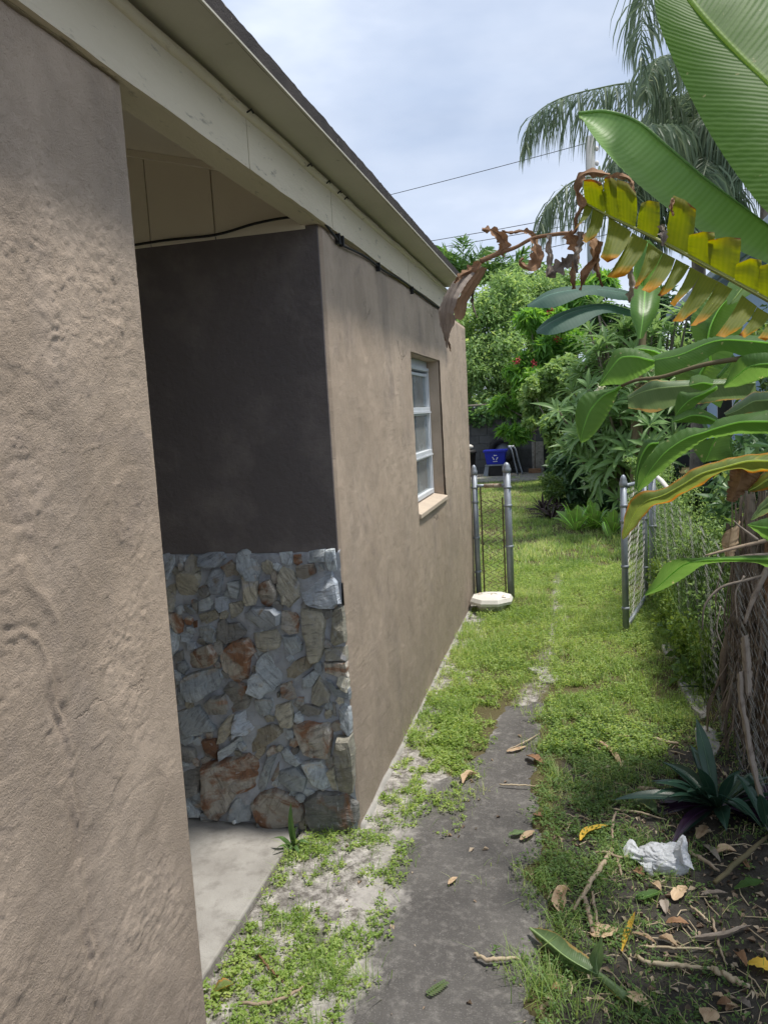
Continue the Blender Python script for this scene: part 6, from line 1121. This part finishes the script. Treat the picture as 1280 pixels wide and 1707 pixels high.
def rosettes(x, y, r, size, asp, per=5, lift=0.02):
    n = len(x); z = np.maximum(gz(x, y), np.where(path_in(x, y) > .5, 0.004, -1)); C_, D_, N_, S_ = [], [], [], []; h0 = r.uniform(.004, lift, n)
    for k in range(per):
        a = r.uniform(0, 6.283, n); rr = size*r.uniform(.3, 1.2, n); C_.append(np.stack([x+rr*np.cos(a), y+rr*np.sin(a), z+h0*r.uniform(.5, 1.5, n)], 1)); D_.append(np.stack([np.cos(a), np.sin(a), r.normal(.15, .3, n)], 1)); N_.append(np.stack([r.normal(0, .35, n), r.normal(0, .35, n), np.ones(n)], 1)); S_.append(size*r.uniform(.6, 1.3, n))
    V, F = leafset(np.concatenate(C_), np.concatenate(D_), np.concatenate(N_), np.concatenate(S_), asp, .2, .15)
    hue = np.tile(np.clip(r.normal(.5, .2, n)+0.5*(fbm(x*4, y*4, 92)-.5), 0, 1), per); return V, F, np.repeat(hue, 4)
pt = []
x, y, r = scatter(90000, -1.1, 0.9, 1.7, 4.4, 1); pt.append(blades('g', x, y, r, .015, .055, .0011, None, .7))
x, y, r = scatter(150000, -0.9, 1.1, 4.0, 8.0, 2, 1.2); pt.append(blades('g', x, y, r, .022, .07, .0016, None))
x, y, r = scatter(150000, -2.4, 1.4, 7.5, 19, 3, 1.3); pt.append(blades('g', x, y, r, .03, .075, .0035, None))
stuffmesh('grass', pt, M_GRASS, 'short sunlit lawn grass running to the far garden wall')
pt = []
x, y, r = scatter(16000, -1.1, 0.0, 1.7, 4.4, 4); k = (x < -.45); pt.append(rosettes(x[k], y[k], r, .0125, .7, 6))
x, y, r = scatter(21000, -0.9, 0.75, 3.6, 8.0, 5, 1.2); pt.append(rosettes(x, y, r, .015, .6, 5, .05))
stuffmesh('ground_weeds', pt, M_WEED, 'small round leaved weeds spreading over the sand and lawn')
pt = []
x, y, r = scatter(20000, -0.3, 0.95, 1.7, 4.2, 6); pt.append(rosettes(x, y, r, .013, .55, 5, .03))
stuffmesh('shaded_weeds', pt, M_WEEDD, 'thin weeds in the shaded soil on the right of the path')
pt = []
for (px_, py_, n) in ((545, 1640, 160), (515, 1600, 60), (610, 1640, 30), (870, 1620, 60), (905, 1660, 80), (930, 1560, 50), (880, 1480, 40), (960, 1690, 90), (700, 1215, 70), (760, 1090, 60), (900, 1250, 80), (930, 1300, 60), (1050, 1270, 40), (470, 1560, 30), (800, 1320, 30)):
    g = G(px_, py_); r = np.random.default_rng(px_); pt.append(blades('t', g[0]+r.normal(0, .035, n), g[1]+r.normal(0, .035, n), r, .05, .12, .0011, None, .6))
stuffmesh('grass_tufts', pt, M_GRASS, 'longer grass tufts standing at the path edges')
# ------------------------------------------------------------------ litter on the ground, each piece its own thing
def gp(x, y, lift=0.0):
    p = G(x, y, 0.012)
    for _ in range(2): z = max(float(gz(p[0], p[1])), 0.004 if float(path_in(p[0], p[1])) > .5 else -1); p = G(x, y, z+0.004+lift)
    return p
Q6 = lambda x, y: (840+x/2.598, 1050+y/2.598)
Q5 = lambda x, y: (300+x/2.286, 1250+y/2.286)
def stick(label, pts, r, m=M_TWIG, q=Q6, group='dry sticks on the ground', name='dry_stick', lift=0.004, cat='stick'):
    P_ = [gp(*q(*p), lift+r+(.006 if 0 < i < len(pts)-1 else 0)) for i, p in enumerate(pts)]; P_ = catmull(P_, 16); P_ = P_+np.random.default_rng(abs(int(pts[0][0]))).normal(0, r*.35, P_.shape)*np.array([1, 1, .5])
    return tag(MB().tube(P_, [r*.9, r*1.1, r, r*.6], 7).build(name, m, smooth=True, loc=P_[8]), label, cat, group)
def flat(label, pts, w, m, q=Q6, curl=.25, group='dead leaves on the ground', name='dead_leaf', seed=1, cat='leaf', arch=.5, tilt=0.0, mid=.0012):
    """a leaf or leaf scrap lying along px points; w metres wide, its edges curled up"""
    P_ = catmull([gp(*q(*p), .006+arch*w*(.35 if 0 < i < len(pts)-1 else .05)) for i, p in enumerate(pts)], 9); r = np.random.default_rng(seed)
    T = nrmz(np.gradient(P_, axis=0)); s_ = nrmz(np.cross(T, [0, 0, 1.0])); ww = np.array([.25, .68, .92, 1, .98, .9, .75, .48, .04])*w*.5*(1+.12*r.normal(size=9))
    up_ = np.array([0, 0, 1.0]); c1, c2 = curl*r.uniform(.7, 1.6), curl*r.uniform(.3, 1.5)
    L = [p+s*k*math.cos(c1)+up_*k*(math.sin(c1)+tilt) for p, s, k in zip(P_, s_, ww)]; R_ = [p-s*k*math.cos(c2)+up_*k*(math.sin(c2)-tilt) for p, s, k in zip(P_, s_, ww)]
    return tag(leaf3(name, L, P_, R_, m, None, 18, 3, .012, .0025, 4, seed, mid, loc=P_[4]), label, cat, group)
stick('thin forked dry stalk lying across the path end', [(15, 520), (80, 490), (150, 450)], .0035)
flat('flat brown leaf scrap lying under the stalk at the path end', [(10, 526), (50, 518), (96, 503)], .025, M_DRY, seed=1)
stick('straight thin stalk lying across the middle of the path edge', [(-20, 670), (60, 671), (135, 676)], .0035)
flat('cupped brown leaf at the right edge of the path', [(98, 545), (130, 556), (168, 578)], .05, M_DRYDARK, seed=2, curl=.5)
flat('narrow dry strip standing at the grass edge near the path end', [(250, 505), (247, 465), (240, 422)], .022, M_DRY, seed=3, curl=.6)
flat('short brown scrap in the grass beside the narrow dry strip', [(290, 465), (303, 485), (312, 512)], .03, M_DRYDARK, seed=4)
flat('long dry leaf strip lying across the grass, left piece', [(430, 445), (470, 462), (540, 464), (605, 453)], .028, M_DRY, seed=5, curl=.5)
stick('thick pale stalk lying across the grass just right of the long strip', [(645, 465), (690, 480), (752, 492)], .008)
flat('large curled dry leaf twisting towards the oyster plant', [(385, 475), (430, 500), (465, 535), (490, 570), (505, 600)], .045, M_DRY, seed=6, curl=.7)
flat('grey curled leaf end beside the large curled dry leaf', [(410, 615), (450, 598), (500, 595)], .03, M_DRYGREY, seed=7, curl=.7)
stick('pale rolled piece of bark left of the oyster plant', [(588, 690), (620, 690), (652, 688)], .011, name='bark_roll', cat='bark', group=None)
flat('pale split leaf scrap left of the bark roll', [(480, 706), (520, 700), (560, 688)], .028, M_DRYGREY, seed=8)
stick('long thin twig below the bark roll', [(490, 712), (580, 712), (690, 714)], .0025)
flat('folded green leaf piece lying left of the oyster plant', [(548, 765), (590, 752), (625, 765), (660, 798)], .07, M_BLG, seed=9, curl=.5, group=None, name='green_leaf', arch=.6)
stick('brown twig running below the folded green leaf', [(470, 778), (560, 785), (640, 805), (705, 822)], .004)
flat('bright yellow leaf lying left of the white bag', [(330, 912), (350, 880), (400, 862), (458, 848)], .038, M_YELLOW, seed=10, curl=.4, group=None, name='yellow_leaf')
stick('upright thin brown stalk beside the yellow leaf', [(482, 790), (468, 850), (470, 932)], .005)
stick('longest thick pale stalk slanting through the grass left of the bag', [(468, 950), (400, 1050), (300, 1212)], .0085)
stick('brown bent twig poking into the white bag', [(385, 965), (440, 962), (500, 985), (570, 972)], .005)
stick('short brown twig hanging below the bent twig', [(490, 990), (500, 1030), (510, 1072)], .005)
flat('curled brown leaf left of the pale stalks', [(245, 1225), (240, 1170), (262, 1122), (292, 1135)], .055, M_DRY, seed=11, curl=.6)
stick('thick crumbling stalk pointing at the broad brown leaf', [(348, 1160), (365, 1230), (385, 1305)], .0085, M_TWIG)
stick('slim straight stalk beside the crumbling one', [(380, 1135), (395, 1220), (412, 1292)], .005)
flat('broad flat brown leaf above the fallen green banana leaf', [(376, 1322), (430, 1305), (492, 1292)], .075, M_DRY, seed=12, curl=.2, arch=.2)
flat('pale yellow green strip right of the broad brown leaf', [(510, 1392), (530, 1320), (566, 1220)], .02, M_YELLOW, seed=13, curl=.4)
stick('long pale stalk lying across the dark soil', [(572, 1415), (640, 1445), (760, 1452), (905, 1470)], .0065)
stick('thicker pale stalk continuing from the long one', [(905, 1468), (970, 1500), (1052, 1545)], .009)
stick('twig lying above the long pale stalk', [(590, 1370), (700, 1375), (900, 1380)], .0035)
flat('curled dry strip above the long pale stalk', [(552, 1312), (600, 1325), (655, 1355)], .022, M_DRY, seed=14, curl=.6)
flat('brown curled leaf between the twigs on dark soil', [(670, 1330), (710, 1345), (748, 1370)], .04, M_DRY, seed=15, curl=.6)
flat('long grey twisted leaf lying on the dark soil', [(800, 1338), (880, 1340), (960, 1330), (1020, 1300), (1072, 1278)], .035, M_DRYGREY, seed=16, curl=.8)
stick('forked grey twig right of the twisted leaf', [(905, 1255), (925, 1350), (960, 1450)], .004)
stick('short twig on bare soil below the bag', [(808, 1198), (850, 1230), (888, 1265)], .004)
flat('green leaf tip below the left end of the bag', [(570, 1166), (620, 1152), (682, 1130)], .045, M_BLD, seed=17, curl=.4, group=None, name='green_leaf')
flat('green rolled leaf tip at the right edge below the green stalk', [(995, 1122), (1060, 1108), (1125, 1088)], .05, M_BLD, seed=18, curl=.7, group=None, name='green_leaf')
stick('long green stalk leaning out of the thatch at the right edge', [(915, 1095), (1010, 1005), (1142, 888)], .0085, M_PSEUDO, name='green_stalk', group=None, lift=.02)
flat('pointed brown leaf just below the bag', [(735, 1172), (755, 1140), (785, 1108)], .045, M_DRY, seed=19)
flat('brown torn leaf right of the bag', [(918, 968), (960, 955), (1005, 960)], .05, M_DRY, seed=20, curl=.6)
flat('second brown torn leaf behind the bag handle', [(860, 930), (900, 965), (935, 1005)], .04, M_DRYGREY, seed=21, curl=.6)
flat('pale leaf standing on edge above the bag', [(835, 905), (855, 875), (870, 845)], .045, M_DRY, seed=22, curl=.3)
stick('brown twig curving under the bag to the right', [(800, 960), (870, 1000), (930, 1045)], .007)
flat('orange yellow leaf at the bottom right edge', [(1055, 1440), (1110, 1448), (1175, 1480)], .06, M_YELLOW, seed=23, group=None, name='yellow_leaf')
flat('dry leaf lying below the cut stalk of the green leaf', [(528, 1572), (580, 1600), (632, 1640)], .045, M_DRY, seed=24)
flat('reddish brown leaf in the grass at the bottom', [(205, 1550), (225, 1545), (248, 1552)], .03, M_DRYDARK, seed=25)
flat('pale dry leaf at the bottom edge right of the centre', [(870, 1700), (890, 1660), (900, 1640)], .045, M_DRY, seed=26)
for k, (x, y, dx, dy, lb_) in enumerate([(900, 1580, 60, 20, 'leaf scrap on top of the brown heap at the bottom right'), (920, 1620, 80, 10, 'leaf scrap in the middle of the brown heap at the bottom right'), (1000, 1600, 70, 40, 'leaf scrap at the right end of the brown heap'), (960, 1650, 60, -20, 'leaf scrap at the foot of the brown heap'), (1000, 1400, 50, 60, 'curled scrap on the soil under the forked twig'), (1090, 1390, 60, 20, 'curled scrap by the orange yellow leaf'), (640, 1000, 40, 40, 'brown scrap under the left end of the bag'), (560, 1040, 50, 30, 'brown scrap left of the green leaf tip'), (690, 1170, 10, 60, 'upright brown scrap below the bag'), (640, 1100, 40, 30, 'brown scrap touching the green leaf tip'), (1010, 980, 50, 60, 'torn brown scrap under the green stalk'), (850, 1150, 120, -10, 'long brown scrap on the bare soil right of the bag'), (750, 870, 40, -40, 'brown scrap above the bag against the oyster plant'), (700, 1270, 100, 4, 'thin yellow brown strip on the soil')]):
    flat(lb_, [(x, y), (x+dx*.5, y+dy*.5-4), (x+dx, y+dy)], float(rng.uniform(.022, .045)), [M_DRY, M_DRYDARK, M_DRYGREY][k % 3], seed=30+k, curl=.6)
flat('small brown leaf on the path beside the green sprig', [(128, 795), (150, 800), (172, 806)], .03, M_DRYDARK, seed=50)
flat('small pale green leaf lying on the path edge', [(24, 886), (55, 880), (92, 872)], .035, M_BLG, seed=51, group=None, name='green_leaf')
flat('small brown leaf overlapping the pale green leaf on the path', [(70, 910), (100, 890), (130, 868)], .035, M_DRY, seed=52)
# fallen green banana leaf with its cut stalk
fl = thing('fallen_banana_leaf', 'fallen green banana leaf with a cut stalk lying in the grass', 'leaf', gp(*Q6(300, 1400)))
Pm = [gp(*Q6(*p), h) for p, h in (((112, 1292), .02), ((180, 1345), .04), ((260, 1410), .05), ((340, 1460), .045), ((400, 1490), .03))]
Pl = [gp(*Q6(*p), h) for p, h in (((116, 1288), .02), ((210, 1305), .05), ((300, 1370), .06), ((380, 1430), .05), ((402, 1486), .03))]
Pr = [gp(*Q6(*p), h) for p, h in (((112, 1298), .02), ((150, 1350), .01), ((230, 1425), .012), ((320, 1480), .012), ((396, 1496), .025))]
leaf3('blade', Pl, Pm, Pr, M_BLG, fl, 50, 6, .02, .002, 18, 3, .004)
leaf3('blade', [gp(*Q6(*p), h) for p, h in (((398, 1485), .03), ((368, 1420), .09), ((418, 1332), .15))], [gp(*Q6(*p), h) for p, h in (((402, 1488), .03), ((400, 1420), .07), ((424, 1330), .15))], [gp(*Q6(*p), h) for p, h in (((408, 1490), .03), ((428, 1430), .08), ((426, 1332), .15))], M_BLG, fl, 30, 5, .02, .001, 12, 4, .003)
MB().tube(catmull([gp(*Q6(330, 1452), .035), gp(*Q6(400, 1490), .022), gp(*Q6(460, 1540), .016), gp(*Q6(522, 1592), .014)], 14), [.004, .010, .0135, .015], 10).build('stalk', M_BLG, fl, smooth=True)
flat('brown scrap curled over the fallen green banana leaf', [(190, 1375), (215, 1410), (245, 1455)], .035, M_DRYDARK, seed=53, curl=.7)
# items on the sand, slab and path
stick('long dry stalk lying in the weeds at the bottom of the sand', [(225, 962), (300, 968), (400, 945), (440, 920), (490, 888)], .005, q=Q5)
stick('dark twig leaning in the sand by the slab', [(298, 778), (340, 830), (392, 886)], .0035, M_DRYDARK, Q5)
flat('yellow green curled leaf at the foot of the near wall', [(130, 925), (165, 905), (205, 892)], .05, M_BLYG, Q5, .6, None, 'green_leaf', 60)
flat('large curled brown leaf lying where the sand meets the path', [(1078, 128), (1095, 98), (1136, 92)], .05, M_DRY, Q5, .8, seed=61)
flat('small brown leaf scrap on the path near its left side', [(1022, 512), (1042, 492), (1056, 484)], .022, M_DRY, Q5, .4, seed=62)
stick('dry twig crossing from the path into the grass', [(1122, 782), (1180, 796), (1290, 796)], .006, q=Q5)
fern = thing('fern_sprig', 'pale green fern sprig lying on the dark path', 'leaf', gp(*Q5(975, 912)))
a0, a1 = gp(*Q5(940, 938), .004), gp(*Q5(1016, 884), .006); ax = a1-a0; sd_ = nrmz(np.cross(ax, [0, 0, 1.0]))
MB().tube([a0, (a0+a1)/2+np.array([0, 0, .006]), a1], .0009, 5).build('stem', M_WEED, fern)
for k in range(9):
    for s in (-1, 1):
        b = a0+ax*(k+.6)/9.6; L = .020*(1-.055*abs(k-3)); d = nrmz(sd_*s+nrmz(ax)*.55)
        V, F, U = long_leaf(L, .0085, .1, 4); R_ = np.stack([d, np.cross([0, 0, 1.0], d), [0, 0, 1.0]], 1); mesh('leaflet', V@R_.T+b+np.array([0, 0, .003]), F, M_HOSTA if False else M_BLG, fern, uv=U, smooth=True)
c = gp(*Q5(225, 328), .0); c[2] = 0.012
vi = thing('small_vial', 'tiny clear vial with a dark end lying on the porch slab', 'vial', c)
def cyl(name, p, d, L, r, m):
    p = np.array(p); d = nrmz(np.array(d, float)); MB().tube([p, p+d*L*.1, p+d*L*.9, p+d*L], [r*.8, r, r, r*.8], 12).build(name, m, vi, smooth=True)
cyl('tube', c+np.array([0, -.02, .009]), [.05, 1, 0], .034, .0085, M_GREYP); cyl('cap', c+np.array([-.001, -.034, .009]), [.05, 1, 0], .012, .0088, M_ALU)
c = gp(*Q5(303, 348), .0); c[2] = .012; slabby('pebble', c[0], c[1], .018, .014, .009, .4, M_STONE['d'], 'tiny dark pebble lying on the porch slab', 'pebble', z0=.012)
# crumpled plastic carrier bag
bagc = gp(*Q6(680, 1000)); bag = thing('plastic_bag', 'crumpled white plastic carrier bag lying in the litter', 'bag', bagc)
def crumple(name, c, rx, ry, rz_, seed, fold=.35, n=46, m=40, fmesh=None):
    th = np.linspace(0, 2*np.pi, n, endpoint=False); ph = np.linspace(0.02, np.pi*.62, m); T_, P_ = np.meshgrid(th, ph)
    x = np.cos(T_)*np.sin(P_); y_ = np.sin(T_)*np.sin(P_); z = np.cos(P_)
    rd = np.abs(fbm(x*3.2+5, y_*3.2+z*2.1+5, seed, 4)-.5)*2; rd2 = np.abs(fbm(x*8+5, y_*8+z*6+5, seed+1, 3)-.5)*2
    k = 1-fold*(1-rd)**3-.05*(1-rd2)**2+.16*(fbm(x*1.6+9, y_*1.6+z+9, seed+2, 2)-.5)*2
    V = np.stack([c[0]+rx*x*k, c[1]+ry*y_*k, c[2]+rz_*(z*k)+.01], -1).reshape(-1, 3); V[:, 2] = np.maximum(V[:, 2], gz(V[:, 0], V[:, 1])+.002)
    i, j = np.meshgrid(np.arange(n), np.arange(m-1)); F = np.stack([j*n+i, j*n+(i+1) % n, (j+1)*n+(i+1) % n, (j+1)*n+i], -1).reshape(-1, 4)
    o = mesh(name, V, F, M_BAG, bag, smooth=True); return o
m, t, o_ = newmat('white_film'); v = pos(t)
leaf_shader(t, o_, (0.72, 0.74, 0.78, 1), bump(t, noise(t, stretch(t, v, (1, 1, 1.6)), 16, 4, .55, 2.5), .010, 0.8, bump(t, noise(t, v, 60, 3, .5, 2.0), .0018, .7)), .3, .3, (.72, .74, .78, 1), .5); M_BAG = m
crumple('bag_body', gp(*Q6(690, 1008)), .098, .088, .062, 120, .10, 80, 60)
def handle(L, Mi, Rr, s): return leaf3('handle', [gp(*Q6(*p[:2]), p[2]) for p in L], [gp(*Q6(*p[:2]), p[2]) for p in Mi], [gp(*Q6(*p[:2]), p[2]) for p in Rr], M_BAG, bag, 34, 10, .012, .002, 5, s, 0, pleat=(.0035, 8))
handle([(735, 1010, .03), (738, 950, .075), (765, 892, .115), (775, 888, .115)], [(775, 1015, .05), (768, 955, .10), (775, 915, .12), (778, 890, .118)], [(822, 1040, .03), (800, 970, .06), (795, 930, .10), (785, 895, .115)], 1)
handle([(640, 940, .03), (590, 950, .03), (562, 912, .045), (546, 905, .04)], [(640, 970, .05), (590, 975, .035), (545, 945, .03), (525, 930, .03)], [(630, 1010, .01), (580, 1000, .015), (530, 985, .012), (510, 960, .008)], 2)
handle([(640, 1000, .02), (600, 1010, .02), (575, 1000, .02)], [(640, 1030, .04), (605, 1030, .03), (590, 1010, .02)], [(650, 1070, .01), (625, 1055, .01), (610, 1030, .01)], 3)
# small scraps nobody could count
V, F, H, o = [], [], [], 0; r = np.random.default_rng(9); n = 2600
x = r.uniform(-.25, .75, n); y = r.uniform(1.75, 4.2, n); k = (r.random(n) < sst(-.25, .25, x)*sst(4.4, 3.0, y)) & inview(x, y); x, y = x[k], y[k]
x = np.r_[x, r.uniform(-1.05, -.3, 90)]; y = np.r_[y, r.uniform(1.8, 4.0, 90)]; n = len(x); z = np.maximum(gz(x, y), np.where(path_in(x, y) > .5, .004, -1))+.005
Vv, Ff = leafset(np.stack([x, y, z], 1), np.stack([r.normal(size=n), r.normal(size=n), r.normal(0, .15, n)], 1), np.stack([r.normal(0, .25, n), r.normal(0, .25, n), np.ones(n)], 1), r.uniform(.006, .046, n)*r.uniform(.5, 1.1, n), .42, .35, .5)
tag(mesh('leaf_litter', Vv, Ff, cloud_mat('litter_scraps', (.10, .07, .05), (.27, .20, .14), (.52, .43, .32), .05, .8), attrs={'rnd': np.repeat(r.random(n), 4)}), 'small scraps of dry leaf scattered over the soil', None, None, 'stuff')
tw = MB()
for k in range(330):
    x, y = r.uniform(-.1, .7), r.uniform(1.8, 3.9); a = r.uniform(0, 6.28); L = r.uniform(.02, .12); z = float(gz(x, y))+.006
    tw.tube([(x, y, z), (x+L*.5*math.cos(a), y+L*.5*math.sin(a), z+.006), (x+L*math.cos(a+.2), y+L*math.sin(a+.2), z)], r.uniform(.0008, .002), 4)
tag(tw.build('twig_litter', M_TWIG), 'tiny dry twigs strewn on the dark soil', None, None, 'stuff')
